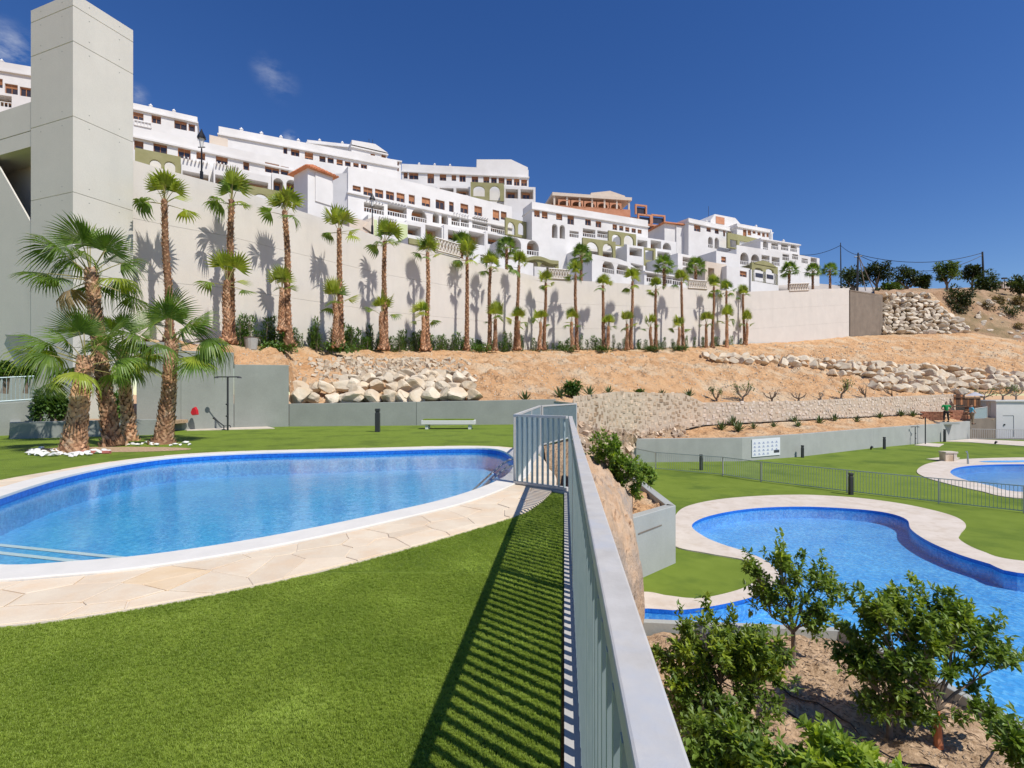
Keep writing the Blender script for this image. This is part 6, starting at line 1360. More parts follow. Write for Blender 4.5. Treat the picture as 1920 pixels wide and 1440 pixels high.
for i, (px, py, Y, w_, h_, mt_, lab) in enumerate([(1845, 588, 92, 40, 22, 'scrub', 'dry brown scrub right of the big dark bush'), (1895, 600, 92, 70, 34, 'bush', 'dark scrub in the hollow at the right edge'), (1868, 575, 94, 36, 20, 'scrub', 'dry scrub patch below the pale rocks'), (1905, 625, 88, 44, 18, 'scrub', 'low dry scrub lowest on the right edge'), (1858, 612, 90, 30, 14, 'scrub', 'small dry tuft below the big dark bush'), (1915, 578, 94, 40, 26, 'scrub', 'dry bush high on the right edge')]):
    scrub_tree(lab, px, py, Y, w_, h_, MT[mt_], 95+i, 0, L=.4, n=800, group='bushes on the right-hand hill', name='bush')

# hedge saplings along the wall foot
def sapling(seed, h):
    r_ = random.Random(seed); root = empty('hedge_shrub', (0, 0, 0)); m = MB()
    for k in range(5):
        a = r_.uniform(0, 6.3); m.tube([V(math.cos(a)*.08, math.sin(a)*.08, -.1), V(math.cos(a)*.16, math.sin(a)*.16, h*r_.uniform(.7, 1))], [.015, .006], 4)
    m.build('stems', MT['twig'], root, local=True); b = MB()
    for _ in range(210):
        t = r_.random(); a = r_.uniform(0, 6.3); q = r_.uniform(.02, .34)*(1-.5*t); leaf_tri(b, V(math.cos(a)*q, math.sin(a)*q, h*t), (rvec(r_)+V(math.cos(a), math.sin(a), .8)).normalized(), V(0, 0, 1), .16, .07)
    b.build('foliage', MT['hedge'], root, local=True); return root
sap = [sapling(s, 1.0) for s in range(4)]
def along(pts, t):
    n = len(pts)-1; k = min(int(t*n), n-1); return pts[k].lerp(pts[k+1], t*n-k)
basep = [P(a, y, Y) for a, y, Y in ((440, 650, 27.0), (540, 654, 29.2), (640, 656, 32.9), (722, 658, 36.2), (802, 659, 40.3), (875, 659, 44.6), (967, 659, 50.2), (1081, 658, 55), (1182, 657, 58.3), (1281, 656, 63.5), (1390, 651, 71))]
r_ = random.Random(77); hd = 0
for i in range(118):
    p = along(basep, (i+.5+r_.uniform(-.35, .35))/118); k = 1.0
    c = copy_tree(sap[i % 4], None, p+V(r_.uniform(-.5, .5), r_.uniform(-.3, .2), -.1), r_.uniform(0, 6), (r_.uniform(.8, 1.4),)*2+(r_.uniform(.85, 1.9),), 'slender young green shrub of the hedge along the foot of the retaining wall'); c['category'] = 'shrub'; c['group'] = 'young hedge shrubs along the wall foot'
for i, (px, Y) in enumerate(((520, 27.4), (640, 30.6), (900, 44), (1060, 52), (1130, 54.2), (1220, 57.5), (1275, 60), (1385, 70))):
    p = P(px, 657, Y); root = empty('ground_cover', p, 'low spreading green plant in the palm row near the %s' % ['third tall palm', 'palm below the tiled hut', 'leaning slim palm', 'pavilion palm', 'palm below the wide arches', 'left street palm', 'bushy skirt palm', 'last palm of the row'][i], 'plant', 'low spreading plants in the palm row')
    crown('foliage', root, V(0, 0, .2), V(1.3, .7, .4), 420, .22, MT['hedge'], 300+i)
for o_ in sap: drop(o_)
# ------------------------------------------------------------------ boulders, stones
def boulder_mesh(seed, sub=2, mt_='boulder'):
    r_ = random.Random(seed); bm = bmesh.new(); bmesh.ops.create_icosphere(bm, subdivisions=sub, radius=1)
    cuts = [(rvec(r_), r_.uniform(.42, .8)) for _ in range(14)]
    for v in bm.verts:
        for n, d in cuts:
            k = v.co.dot(n)
            if k > d: v.co -= n*(k-d)*.98
        v.co += v.co.normalized()*noise.noise(v.co*2.1+Vector((seed, 0, 0)))*.07
    me = bpy.data.meshes.new('boulder'); bm.to_mesh(me); bm.free(); me.materials.append(MT[mt_]); return me
BM = [boulder_mesh(s, 3) for s in range(1, 7)]; BG = [boulder_mesh(s, 2, 'boulder_g') for s in range(7, 13)]
def put(name, me, root, p, s, r_, flat=.7):
    return inst(name, me, root, p-wloc(root), (r_.uniform(-.35, .35), r_.uniform(-.35, .35), r_.uniform(0, 6.3)), (s*r_.uniform(.9, 1.35), s*r_.uniform(.75, 1.1), s*r_.uniform(.62, .85)*flat/.7))
r_ = random.Random(12)
bw = empty('boulder_wall', P(720, 750, 23.5), 'loose wall of big cream boulders on the earth above the grey wall behind the lawn', 'boulder wall')
def rowb(y, Ya, Yb, x0, x1, n, s):
    for i in range(n):
        t = (i+.5+r_.uniform(-.2, .2))/n; px = x0+(x1-x0)*t; Y = Ya+(Yb-Ya)*t
        ss = s*r_.uniform(.8, 1.2); put('boulder', r_.choice(BM), bw, P(px, y+r_.uniform(-3, 3), Y), ss, r_)
rowb(748, 22.7, 23.5, 548, 800, 9, .56); rowb(742, 22.9, 23.8, 660, 905, 9, .56); rowb(727, 23.6, 24.5, 552, 885, 14, .54); rowb(713, 24.4, 25.5, 640, 890, 13, .46); rowb(704, 25.2, 26.2, 700, 880, 9, .42)
rb = MB()
def rubble(mb, p, s, rr):
    m0 = [Vector((x, y, z)) for x in (-1, 1) for y in (-1, 1) for z in (-1, 1)]
    rot = Euler((rr.uniform(0, 3), rr.uniform(0, 3), rr.uniform(0, 3))).to_matrix()
    mb.add([p+rot@(Vector((v.x*rr.uniform(.5, 1), v.y*rr.uniform(.5, 1), v.z*rr.uniform(.4, .8)))*s) for v in m0], [(0, 1, 3, 2), (4, 6, 7, 5), (0, 4, 5, 1), (2, 3, 7, 6), (0, 2, 6, 4), (1, 5, 7, 3)])
from mathutils.bvhtree import BVHTree
def bvh(name):
    o = bpy.data.objects[name]; me = o.data; off = o.location
    return BVHTree.FromPolygons([v.co+off for v in me.vertices], [tuple(p.vertices) for p in me.polygons])
es = bvh('earth_slope')
camp = Vector((0, 0, CH))
def hit(tree, px, py):
    d = Vector(((px-960)/960, 1, (737-py)/960)).normalized(); h = tree.ray_cast(camp, d); return h[0]
for _ in range(520):
    px = r_.triangular(545, 900, 760); py = r_.uniform(672, 712)+abs(px-740)*.01
    p = hit(es, px, py)
    if p: rubble(rb, p, r_.uniform(.05, .19), r_)
rb.build('rubble', MT['boulder'], bw, kind='stuff')
sc_ = MB()
for _ in range(3200):
    px = r_.uniform(450, 1920); py = r_.uniform(640, 752); p = hit(es, px, py)
    if p: rubble(sc_, p, r_.uniform(.02, .075)*(p.y/40), r_)
sc_.build('loose_stones', MT['boulder'], label='small loose stones scattered over the orange earth slope', cat='stones', kind='stuff')
# long boulder terrace at the right
bt = empty('boulder_wall', P(1620, 710, 55), 'long double row of pale boulders across the orange slope at the right', 'boulder wall')
def line(pts, n, s, root, meshes, dz=0, jy=2.0, lift=.25):
    rs_ = resample([Vector((a, b_, 0)) for a, b_ in pts], n)
    for p in rs_:
        px, py = p.x+r_.uniform(-3, 3), p.y+r_.uniform(-jy, jy); h = hit(es, px, py)
        if h is None: continue
        ss = s*h.y/55*r_.uniform(.75, 1.2); put('boulder', r_.choice(meshes), root, h+Vector((0, -.1, ss*lift)), ss, r_)
line([(1325, 671), (1400, 674), (1480, 676), (1560, 680), (1700, 690), (1800, 696), (1930, 706)], 42, .62, bt, BM)
line([(1345, 677), (1420, 681), (1500, 685), (1600, 692), (1700, 700), (1800, 708), (1930, 716)], 40, .66, bt, BM)
line([(1560, 702), (1640, 706), (1730, 712), (1820, 718), (1930, 724)], 26, .70, bt, BM)
line([(1640, 716), (1700, 720), (1780, 724), (1860, 728), (1930, 732)], 22, .72, bt, BM)
line([(1632, 728), (1700, 732), (1770, 735), (1800, 740)], 12, .75, bt, BM)
# tall boulder slope beside the end of the wall
bs_ = empty('boulder_slope', P(1720, 625, 86), 'steep slope of stacked boulders right of the dark wall return', 'boulder wall')
def lerp(a, b_, t): return a+(b_-a)*t
for j in range(12):
    t = (j+.5)/12; y = lerp(550, 626, t); x0 = lerp(1656, 1650, t); x1 = lerp(1744, 1816, min(1, max(0, (t-.1)/.75))) ; Y = lerp(88.2, 85.2, t); n = int((x1-x0)/10.5)
    for i in range(n):
        px = x0+(x1-x0)*(i+.5+r_.uniform(-.25, .25))/n; put('boulder', r_.choice(BG), bs_, P(px, y+r_.uniform(-2, 2), Y), r_.uniform(.55, .85), r_, .75)
m = MB(); q = [P(1652, 550, 88.9), P(1746, 549, 88.9), P(1822, 622, 86.2), P(1650, 632, 86.0)]; m.quad(q[3], q[2], q[1], q[0]); m.build('fill', MT['dirt'], bs_)
pr_ = empty('pale_rocks', P(1880, 600, 91), 'scattered pale rocks in the scrub of the right-hand hill', 'rocks')
hl = bvh('hill')
for _ in range(34):
    p = hit(hl, r_.uniform(1830, 1920), r_.uniform(560, 640))
    if p: put('rock', r_.choice(BG), pr_, p, r_.uniform(.25, .8), r_)
# masonry walls of small rough stones
def masonry(name, top, bot, lab, mt_, size, seed, a0=0, a1=1):
    rr = random.Random(seed); root = empty(name, bot[len(bot)//2], lab, 'wall'); n = 60; T = resample(top, n); B = resample(bot, n); m = MB(); b = MB()
    for k in range(n-1): m.quad(B[k], B[k+1], T[k+1], T[k])
    tb = [p+Vector((0, .5, 0)) for p in T]
    for k in range(n-1): m.quad(T[k], T[k+1], tb[k+1], tb[k])
    m.build('core', MT['mortar'], root); L = sum((q-p).length for p, q in zip(T, T[1:])); nx = int(L/size)
    TT = resample(top, nx+1); BB = resample(bot, nx+1)
    for i in range(nx):
        H = TT[i].z-BB[i].z; ny = max(2, int(H/(size*.62)))
        for j in range(ny):
            fx, fz = i+rr.uniform(-.35, .35)+.5*(j % 2), (j+.5+rr.uniform(-.32, .32))/ny
            k = min(int(fx), nx-1); d = (TT[k+1]-TT[k]); d.z = 0; d.normalize(); nn = Vector((d.y, -d.x, 0))
            c = BB[k].lerp(TT[k], fz)+d*size*(fx-k); w_, h_ = size*rr.uniform(.24, .56), H/ny*rr.uniform(.3, .56); dp = rr.uniform(.015, .06)
            V8 = []
            for (x, z) in ((-1, -1), (1, -1), (1, 1), (-1, 1)): V8.append(c+d*w_*x*rr.uniform(.75, 1)+Vector((0, 0, h_*z*rr.uniform(.75, 1)))-nn*.02)
            V8 += [v.lerp(c, .25)+nn*dp for v in V8]
            b.add(V8, [(0, 1, 5, 4), (1, 2, 6, 5), (2, 3, 7, 6), (3, 0, 4, 7), (4, 5, 6, 7)])
    b.build('stones', mt_, root, kind='stuff'); return root
masonry('stone_wall', swt[5:], swb[5:], 'long pale rubble stone wall above the shrub bank at the right', MT['masonry'], .40, 3)
masonry('stone_wall', swt[:6], swb[:6], 'curved rough rubble stone wall behind the fence corner and citrus planter', MT['masonry_d'], .46, 4)
rb = MB(); bk = bvh('rubble_bank')
for _ in range(1300):
    p = hit(bk, r_.uniform(1075, 1330), r_.uniform(745, 930))
    if p: rubble(rb, p, r_.uniform(.04, .2)*(1.6 if r_.random() < .12 else 1), r_)
rb.build('loose_stones', MT['masonry_d'], label='loose brown stones on the bank below the rough stone wall', cat='stones', kind='stuff')

# white pebbles round the palm cluster
pm = [boulder_mesh(s, 2, 'pebble') for s in (31, 32)]
for i in range(58):
    if i < 30: t = i/29; px, py = lerp(55, 205, t), 853+5*math.sin(t*3.14)-6*t+r_.uniform(-2.5, 2.5)
    elif i < 44: px, py = r_.uniform(60, 110), r_.uniform(842, 853)
    else: t = (i-44)/13; px, py = lerp(240, 356, t), 834+r_.uniform(-3, 2.5)
    p = G(px, py); s = r_.uniform(.05, .10)
    inst('pebble', pm[i % 2], None, p+Vector((0, 0, s*.4)), (0, 0, r_.uniform(0, 6)), (s*1.3, s, s*.7))
for o in [o for o in C.objects if o.name.startswith('pebble') and o.parent is None]: tag(o, 'white rounded pebble of the ring around the palm cluster', 'pebble', 'white pebbles around the palms')
inst('pebble_bed', None) if 0 else None
m = MB(); n = 24; m.add([(G(205, 843).x+2.05*math.cos(6.283*k/n), G(205, 843).y+.62*math.sin(6.283*k/n), .006) for k in range(n)], [tuple(range(n))]); m.build('palm_bed_soil', MT['soil'], kind='structure')

# ------------------------------------------------------------------ lamps, bollards, furniture
def street_lamp(base, h, lab):
    root = empty('street_lamp', base, lab, 'lamp', 'black lantern street lamps')
    m = MB(); m.tube([V(0, 0, -.6), V(0, 0, .5), V(0, 0, .55), V(0, 0, h-1.0)], [.09, .08, .045, .035], 10); m.build('pole', MT['black'], root, local=True)
    m = MB(); m.box((0, 0, h-.95), (.36, .04, .04)); m.build('cross_arm', MT['black'], root, local=True)
    m = MB(); m.tube([V(0, 0, h-.95), V(0, 0, h-.5)], [.07, .13], 6); m.build('lantern_glass', MT['frame'], root, local=True)
    m = MB(); m.tube([V(0, 0, h-.5), V(0, 0, h-.42), V(0, 0, h-.12), V(0, 0, h)], [.22, .21, .06, .02], 8); m.build('lantern_cap', MT['black'], root, local=True)
street_lamp(P(378, 340, 26.8), (340-242)/960*26.8, 'tall black lantern lamp on the crest left of the hut')
street_lamp(P(698, 436, 37.5), (436-362)/960*37.5, 'black lantern lamp on the crest in front of the big middle block')
def bollard(base, h, lab, w_=.16):
    root = empty('bollard_light', base, lab, 'bollard', 'dark square bollard lights on the lawns')
    m = MB(); m.box((0, 0, (h-.16)/2-.02), (w_, w_, h-.12)); bevel(m.build('post', MT['dgrey'], root, local=True), .006, 1)
    m = MB(); m.box((0, 0, h-.125), (w_*.8, w_*.8, .07)); m.build('light_slot', MT['dgrey'], root, local=True)
    m = MB(); m.box((0, 0, h-.045), (w_, w_, .09)); bevel(m.build('cap', MT['dgrey'], root, local=True), .006, 1)
bollard(G(708, 810), .86, 'dark bollard light on the upper lawn beyond the big pool')
for px, py, h, lab in ((1311, 880, .9, 'dark bollard light behind the fence near the left corner of the garden wall'), (1587, 925, .95, 'dark bollard light at the middle of the thin lawn fence'), (1500, 857, .85, 'dark bollard light right of the notice board'), (1653, 841, .95, 'dark bollard light against the garden wall left of the shower'), (1766, 828, 1.15, 'dark bollard light at the right end of the garden wall')):
    b0 = G(px, py, LZ); b0.y -= .3; bollard(b0, h, lab, .15)
for px, py, lab in ((1480, 857, 'small dark ground spotlight left of the bollard by the notice board'), (1633, 843, 'small dark ground spotlight at the foot of the garden wall'), (1866, 833, 'small dark ground spotlight beside the path at the white building')):
    m = MB(); p = G(px, py, LZ); m.tube([p+V(0, 0, -.02), p+V(0, 0, .12), p+V(.03, -.1, .24)], [.05, .07, .10], 8); m.build('ground_spotlight', MT['black'], label=lab, cat='spotlight')
# turf-topped bench
c = G(840, 805); c.y += .3; root = empty('bench', c, 'low bench with white steel frame and green turf top by the far wall', 'bench')
m = MB(); m.box((0, 0, .27), (2.12, .62, .16)); bevel(m.build('frame', MT['frame'], root, local=True), .008, 1)
m = MB(); m.box((0, 0, .372), (2.0, .52, .044)); m.build('seat', MT['turf'], root, local=True)
for sx in (-.85, .85):
    m = MB(); m.box((sx, 0, .095), (.12, .5, .19)); m.build('leg', MT['frame'], root, local=True)
# showers
def shower(base, h, lab, armw, steel='dgrey'):
    root = empty('shower', base, lab, 'shower', 'poolside showers')
    m = MB(); m.tube([V(0, 0, -.02), V(0, 0, h)], .035, 10); m.build('pole', MT[steel], root, local=True)
    m = MB(); m.tube([V(-armw, 0, h), V(armw, 0, h)], .022, 8); m.build('arm', MT[steel], root, local=True)
    for s in (-1, 1): m = MB(); m.tube([V(s*armw, 0, h+.01), V(s*armw, 0, h-.05)], [.05, .09], 10); m.build('shower_head', MT[steel], root, local=True)
    for z in (.55, 1.0): m = MB(); m.tube([V(0, -.02, z), V(0, -.1, z)], .03, 8); m.build('tap', MT[steel], root, local=True)
shower(G(427, 807), 2.05, 'two headed black shower pole on a pale pad before the grey wall', .45)
shower(G(1716, 834, LZ), 1.55, 'two headed shower pole at the garden wall of the lower lawn', .28)
m = MB(); p = G(1735, 833, LZ); m.tube([p, p+V(0, 0, 2.35)], .045, 8); m.build('pole', MT['dgrey'], label='thin bare pole right of the lower lawn shower', cat='pole')
root = empty('foot_shower', G(411, 806.5), 'low black foot shower with slanting spout beside the two headed shower', 'shower')
b0 = V(0, 0, 0)
m = MB(); m.tube([V(.18, 0, .0), V(.18, 0, .16), V(.42, 0, .18), V(.44, 0, .1)], .022, 8); m.build('pipe', MT['dgrey'], root, local=True)
m = MB(); m.tube([V(.18, 0, .16), V(-.05, 0, .34), V(-.22, 0, .48)], [.022, .022, .05], 8); m.build('spout', MT['dgrey'], root, local=True)
# red cloth bag hanging on the grey wall
m = MB(); p = P(362, 779, 19.62); pts = [(0, 0), (.22, .03), (.2, .2), (.12, .34), (.02, .28), (-.05, .1)]
Vv = [p+V(x, 0, z) for x, z in pts]+[p+V(x*.8+.02, -.12, z*.85+.03) for x, z in pts]
m.add(Vv, [(6, 7, 8, 9, 10, 11)]+[(i, (i+1) % 6, 6+(i+1) % 6, 6+i) for i in range(6)]); o = m.build('red_bag', MT['red'], label='small crumpled red bag hanging on the grey stepped wall', cat='bag')
# red board between the palms
m = MB(); p = G(178, 851); m.tube([p+V(-.32, 0, .02), p+V(.32, .05, .02)], [.06, .05], 8); m.build('red_hose', MT['redd'], label='faded red tube lying on the pebbles at the foot of the front palm', cat='tube')
# handrail where the pool steps begin, right end
root = empty('pool_handrail', G(900, 905), 'curved steel handrail running down into the big pool at its right end', 'handrail')
for k in (0, 1):
    a = G(957, 877+k*14)-wloc(root); m = MB(); m.tube(spline([a+V(.15, 0, 0), a+V(.1, 0, .14), a+V(-.12, -.02, .10), a+V(-.75, -.35, -.42)], 6, False), .019, 8); m.build('rail_tube', MT['steel'], root, local=True)
# notice board
A = LWp[2]; B = LWp[3]; d = (B-A); d.z = 0; d.normalize(); nn = Vector((d.y, -d.x, 0))
def onw(px, py):
    k = (px-960)/960; t = (k*A.y-A.x)/(d.x-k*d.y); q = A+d*t; return Vector((q.x, q.y, CH+(737-py)/960*q.y))
root = empty('notice_board', onw(1435, 858), 'white notice board with small printed symbols on the garden wall', 'sign')
q = [onw(1409, 857), onw(1461.5, 852.5), onw(1461.5, 820), onw(1409, 824)]
m = MB(); V8 = [v+nn*.01 for v in q]+[v+nn*.05 for v in q]; m.add(V8, [(4, 5, 6, 7), (0, 1, 5, 4), (1, 2, 6, 5), (2, 3, 7, 6), (3, 0, 4, 7)]); m.build('board', MT['sign'], root)
def uvp(u, v, o=.055): 
    a = q[0].lerp(q[1], u); b_ = q[3].lerp(q[2], u); return a.lerp(b_, v)+nn*o
for j in range(4):
    for i in range(6):
        if j == 0 and i > 3: continue
        u, v = .09+i*.155, .14+j*.21; m = MB(); w_, h_ = .045, .05; s = r_.choice((0, 1, 2))
        m.quad(uvp(u-w_, v-h_), uvp(u+w_, v-h_), uvp(u+w_, v-h_*.4), uvp(u-w_, v-h_*.4)); m.quad(uvp(u-w_*.5, v), uvp(u+w_*.5, v), uvp(u+w_*.5, v+h_), uvp(u-w_*.5, v+h_)); m.build('pictogram', MT['ink'], root)
m = MB(); m.quad(uvp(.77, .14), uvp(.97, .14), uvp(.97, .30), uvp(.77, .30)); m.build('logo_patch', MT['inkd'], root)
# box and shower post by the round pool
root = empty('pump_box', G(1783, 866, LZ), 'beige box with lattice front standing on the edge of the round pool paving', 'box')
m = MB(); m.box((-.05, .3, .27), (.5, .5, .54)); bevel(m.build('body', MT['masonry_d'], root, local=True), .01, 1)
m = MB(); m.box((.08, .3, .59), (.8, .6, .1)); bevel(m.build('lid', MT['deck'], root, local=True), .01, 1)
m = MB(); m.box((.33, .3, .27), (.2, .52, .54)); m.build('side_slab', MT['deck'], root, local=True)
p = G(1815, 871, LZ); m = MB(); m.tube([p, p+V(-.03, 0, .7), p+V(-.1, 0, .82)], [.06, .03, .05], 8); m.build('water_post', MT['steel'], label='short steel water post at the edge of the round pool', cat='post')
# white pool building
root = empty('pool_building', P(1920, 830, 51), 'flat roofed white building with a pale door at the right edge', 'building')
F = Fac(1868, 51.2, 2080, 50.2); zt = F.z(1880, 753); 
volume(F, root, 0, F.L, LZ-.1, zt, 6, [(*F.rect((1880, 778, 1901, 828))[:2], LZ+.05, F.z(1890, 779), .08, 0)], 'white', name='wall')
m = MB(); a, c = F.u(1880)+.03, F.u(1901)-.03; fbox(m, F, a, c, -.07, -.03, LZ+.07, F.z(1890, 779)-.03); dr = m.build('door', MT['frame'], root)
m = MB(); fbox(m, F, a+.08, a+.2, -.03, .03, LZ+1.2, LZ+1.35); m.build('handle', MT['dgrey'], dr)
m = MB(); fbox(m, F, -.15, F.L, -6.1, .12, zt, zt+.12); m.build('roof', MT['frame'], root)
# dark basement opening and side wall left of it
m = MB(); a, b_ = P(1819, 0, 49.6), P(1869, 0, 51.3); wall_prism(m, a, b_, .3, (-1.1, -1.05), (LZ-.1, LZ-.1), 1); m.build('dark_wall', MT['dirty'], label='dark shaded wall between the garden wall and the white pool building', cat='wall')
# brick steps, wicker gate
root = empty('brick_wall', P(1745, 785, 48.5), 'low red brick wall on the bank left of the standing man', 'wall')
A, B = P(1726, 780, 48.5, -.75), P(1768, 787, 47.9, -1.0); d = (B-A); d.z = 0; L = d.length; d.normalize(); ang = math.atan2(d.y, d.x)
mb = MB(); mb.box((0, 0, 0), (.40, .3, .15)); me = mb.mesh('brick', MT['brick'])
for j in range(5):
    n = int(L/.43)
    for i in range(n): inst('brick', me, root, A+d*(.22+i*.43+(.2 if j % 2 else 0))+V(0, 0, -.30+j*.165)-wloc(root), (0, 0, ang))
root = empty('brick_wall', P(1800, 785, 50), 'stepped salmon coloured brick block behind the standing man', 'wall')
for j in range(7):
    for i in range(5-j//3): inst('brick', me, root, P(1784, 0, 50.2, -1.35)+V(i*.43+(.2 if j % 2 else 0), 0, j*.17)-wloc(root))
root = empty('timber_gate', P(1815, 790, 52.4), 'brown wicker and timber gate fixed before the end of the stone wall', 'gate')
for k in range(12):
    m = MB(); a = P(1790+k*4.2, 0, 52.3, -.35 if k > 4 else .0); m.box(a+V(0, 0, .62 if k > 4 else .75), (.2, .06, 1.3 if k > 4 else 1.05)); m.build('board', MT['wood_d'] if k % 3 else MT['wood'], root)
for z in (.05, 1.0): m = MB(); m.box(P(1815, 0, 52.2, z+.0), (2.9, .06, .1)); m.build('crossbar', MT['wood_d'], root)
root = empty('screen_railing', P(1837, 790, 50.6), 'light grey mesh railing slanting beside the timber gate', 'railing')
m = MB(); q = [P(1826, 789, 50.4), P(1851, 783, 50.9), P(1851, 763, 50.9), P(1828, 766, 50.4)]; m.quad(*q); m.build('mesh_panel', MT['slat'], root)
m = MB(); m.tube([q[3], q[2]], .04, 6); m.tube([q[0], q[3]], .04, 6); m.tube([q[1], q[2]], .04, 6); m.build('frame', MT['galv'], root)
root = empty('parasol', P(1830, 750, 53.5), 'grey folded parasol cloth above the timber gate', 'parasol')
m = MB(); p = P(1828, 742, 53.4); n = 8; m.add([p+V(1.1*math.cos(6.283*k/n), .5*math.sin(6.283*k/n), 0) for k in range(n)]+[p+V(0, 0, .4)], [(k, (k+1) % n, n) for k in range(n)]); m.build('canopy', MT['shade'], root)
m = MB(); m.tube([p+V(0, 0, .35), p+V(0, 0, -2)], .03, 6); m.build('pole', MT['frame'], root)
m = MB(); q = [P(1852, 752, 52), P(1868, 752, 52), P(1868, 788, 52), P(1852, 788, 52)]; m.box((q[0]+q[2])/2, (.9, .3, 2.0)); m.build('stone_pier', MT['masonry'], label='pale stone pier between the timber gate and the white building', cat='pier')
# power poles and lines
root = empty('power_pole', P(1607, 545, 96), 'concrete power pole with slanting braces above the end of the retaining wall', 'pole')
m = MB(); m.tube([P(1607, 555, 96), P(1609, 474, 96)], [.22, .14], 8); m.build('pole', MT['dgrey'], root)
m = MB(); m.tube([P(1602, 482, 96), P(1616, 480, 96)], .09, 6); m.build('cross_arm', MT['dgrey'], root)
for (x, y) in ((1640, 548), (1623, 545)): m = MB(); m.tube([P(1611, 482, 96), P(x, y, 95)], .07, 6); m.build('brace', MT['twig'], root)
m = MB(); m.tube([P(1577, 500+40, 110), P(1576, 455, 110)], [.16, .08], 6); p1w = m.build('power_pole', MT['dgrey'], label='thin bare pole behind the last street palm', cat='pole')
m = MB(); m.tube([P(1845, 545, 104), P(1842, 472, 104)], [.22, .15], 8); m.build('power_pole', MT['dgrey'], label='dark power pole among the trees at the right', cat='pole')
def wire(a, b_, sag, lab):
    pts = [a.lerp(b_, t/16)+V(0, 0, -sag*4*(t/16)*(1-t/16)) for t in range(17)]; m = MB(); m.tube(pts, .055, 4); m.build('power_line', MT['black'], label=lab, cat='cable')
wire(P(1609, 477, 96), P(1842, 474, 104), 1.7, 'upper sagging cable between the two right-hand power poles')
wire(P(1611, 479, 96), P(1843, 478, 104), 3.1, 'lower sagging cable between the two right-hand power poles')
wire(P(1576, 460, 110), P(1607, 478, 96), .3, 'short cable from the thin pole to the braced pole')
wire(P(1500, 478, 118), P(1576, 460, 110), .7, 'cable from the white blocks to the thin pole')
wire(P(1350, 505-40, 125), P(1500, 478, 118), .3, 'far cable behind the right-hand white blocks') if 0 else None
m = MB(); m.tube([P(1883, 540, 104), P(1883, 524, 104)], [.08, .06], 6); m.box(P(1883, 522, 104), (.9, .4, .3)); m.build('small_lamp', MT['dgrey'], label='small lamp on a short post on the far skyline at right', cat='lamp')
m = MB(); m.box(P(1886, 536, 108), (3.2, 2, 1.4)); m.build('pale_wall', MT['cream'], label='short pale wall on the skyline near the right edge', cat='wall')
wl = MB(); wl.tube([P(470, 433, 27.65), P(520, 443, 29.2)], .02, 5); 
# agaves and small plants
def agave(seed):
    r_ = random.Random(seed); root = empty('agave', (0, 0, 0))
    for k in range(16):
        a = k*2.4; el = R(75-55*k/16); L = r_.uniform(.42, .6); d = V(math.cos(a)*math.cos(el), math.sin(a)*math.cos(el), math.sin(el)); s = V(-math.sin(a), math.cos(a), 0); b = MB()
        b.add([s*.035, -s*.035, d*L*.5+s*.05, d*L*.5-s*.05, d*L, d*L*.45-V(0, 0, .03)], [(0, 1, 5), (0, 5, 2), (1, 3, 5), (2, 5, 4), (5, 3, 4)]); b.build('leaf', MT['agave'], root, local=True)
    return root
ag = [agave(1), agave(2)]; sbk = bvh('shrub_bank')
AG = [(1353, 803), (1375, 795), (1384, 806), (1412, 789), (1413, 801), (1428, 790), (1450, 798), (1468, 786), (1490, 788), (1497, 797), (1518, 785), (1537, 791), (1548, 784), (1565, 786), (1572, 781), (1598, 781), (1606, 788), (1622, 779), (1650, 781), (1674, 776), (1690, 777), (1712, 778)]
names_ = ['first', 'second', 'third', 'fourth', 'fifth', 'sixth', 'seventh', 'eighth', 'ninth', 'tenth', 'eleventh', 'twelfth', 'thirteenth', 'fourteenth', 'fifteenth', 'sixteenth', 'seventeenth', 'eighteenth', 'nineteenth', 'twentieth', 'twenty-first', 'last']
for i, (px, py) in enumerate(AG):
    p = hit(sbk, px, py+3)
    if p is None: continue
    c = copy_tree(ag[i % 2], None, p, i*1.3, r_.uniform(.9, 1.5)*(1.25 if i < 3 else 1), 'small spiky agave, %s from the left on the bank below the stone wall' % names_[i]); c['category'] = 'agave'; c['group'] = 'agaves on the bank below the stone wall'
for px, py, k, lab in ((985, 752, 1.0, 'small spiky plant above the low grey wall behind the fence'), (1050, 745, 1.2, 'spiky plant at the left end of the rough stone wall'), (1105, 741, 1.1, 'small spiky plant on top of the rough stone wall'), (1141, 738, 1.0, 'spiky plant second along the rough stone wall top'), (1241, 741, .9, 'low spiky plant in the middle of the rough stone wall top'), (1292, 744, 1.3, 'spiky plant at the right end of the rough stone wall top')):
    p = hit(es, px, min(py, 736)) or P(px, py, 30); p = P(px, py, {985: 24.5, 1050: 26, 1105: 28, 1141: 31.2, 1241: 36.8, 1292: 39}[px]); c = copy_tree(ag[0], None, p, px*.3, k*1.1, lab); c['category'] = 'plant'; c['group'] = 'spiky plants along the wall tops'
for o_ in ag: drop(o_)
scrub_tree('round leafy shrub growing above the low grey wall behind the fence corner', 1075, 743, 26.8, 34, 30, MT['hedge'], 201, 0, L=.22, n=900, group='shrubs along the wall tops', name='shrub')
scrub_tree('bright little shrub on the rough stone wall top', 1197, 739, 35.0, 22, 9, MT['bushb'], 202, 0, L=.2, n=300, group='shrubs along the wall tops', name='shrub')
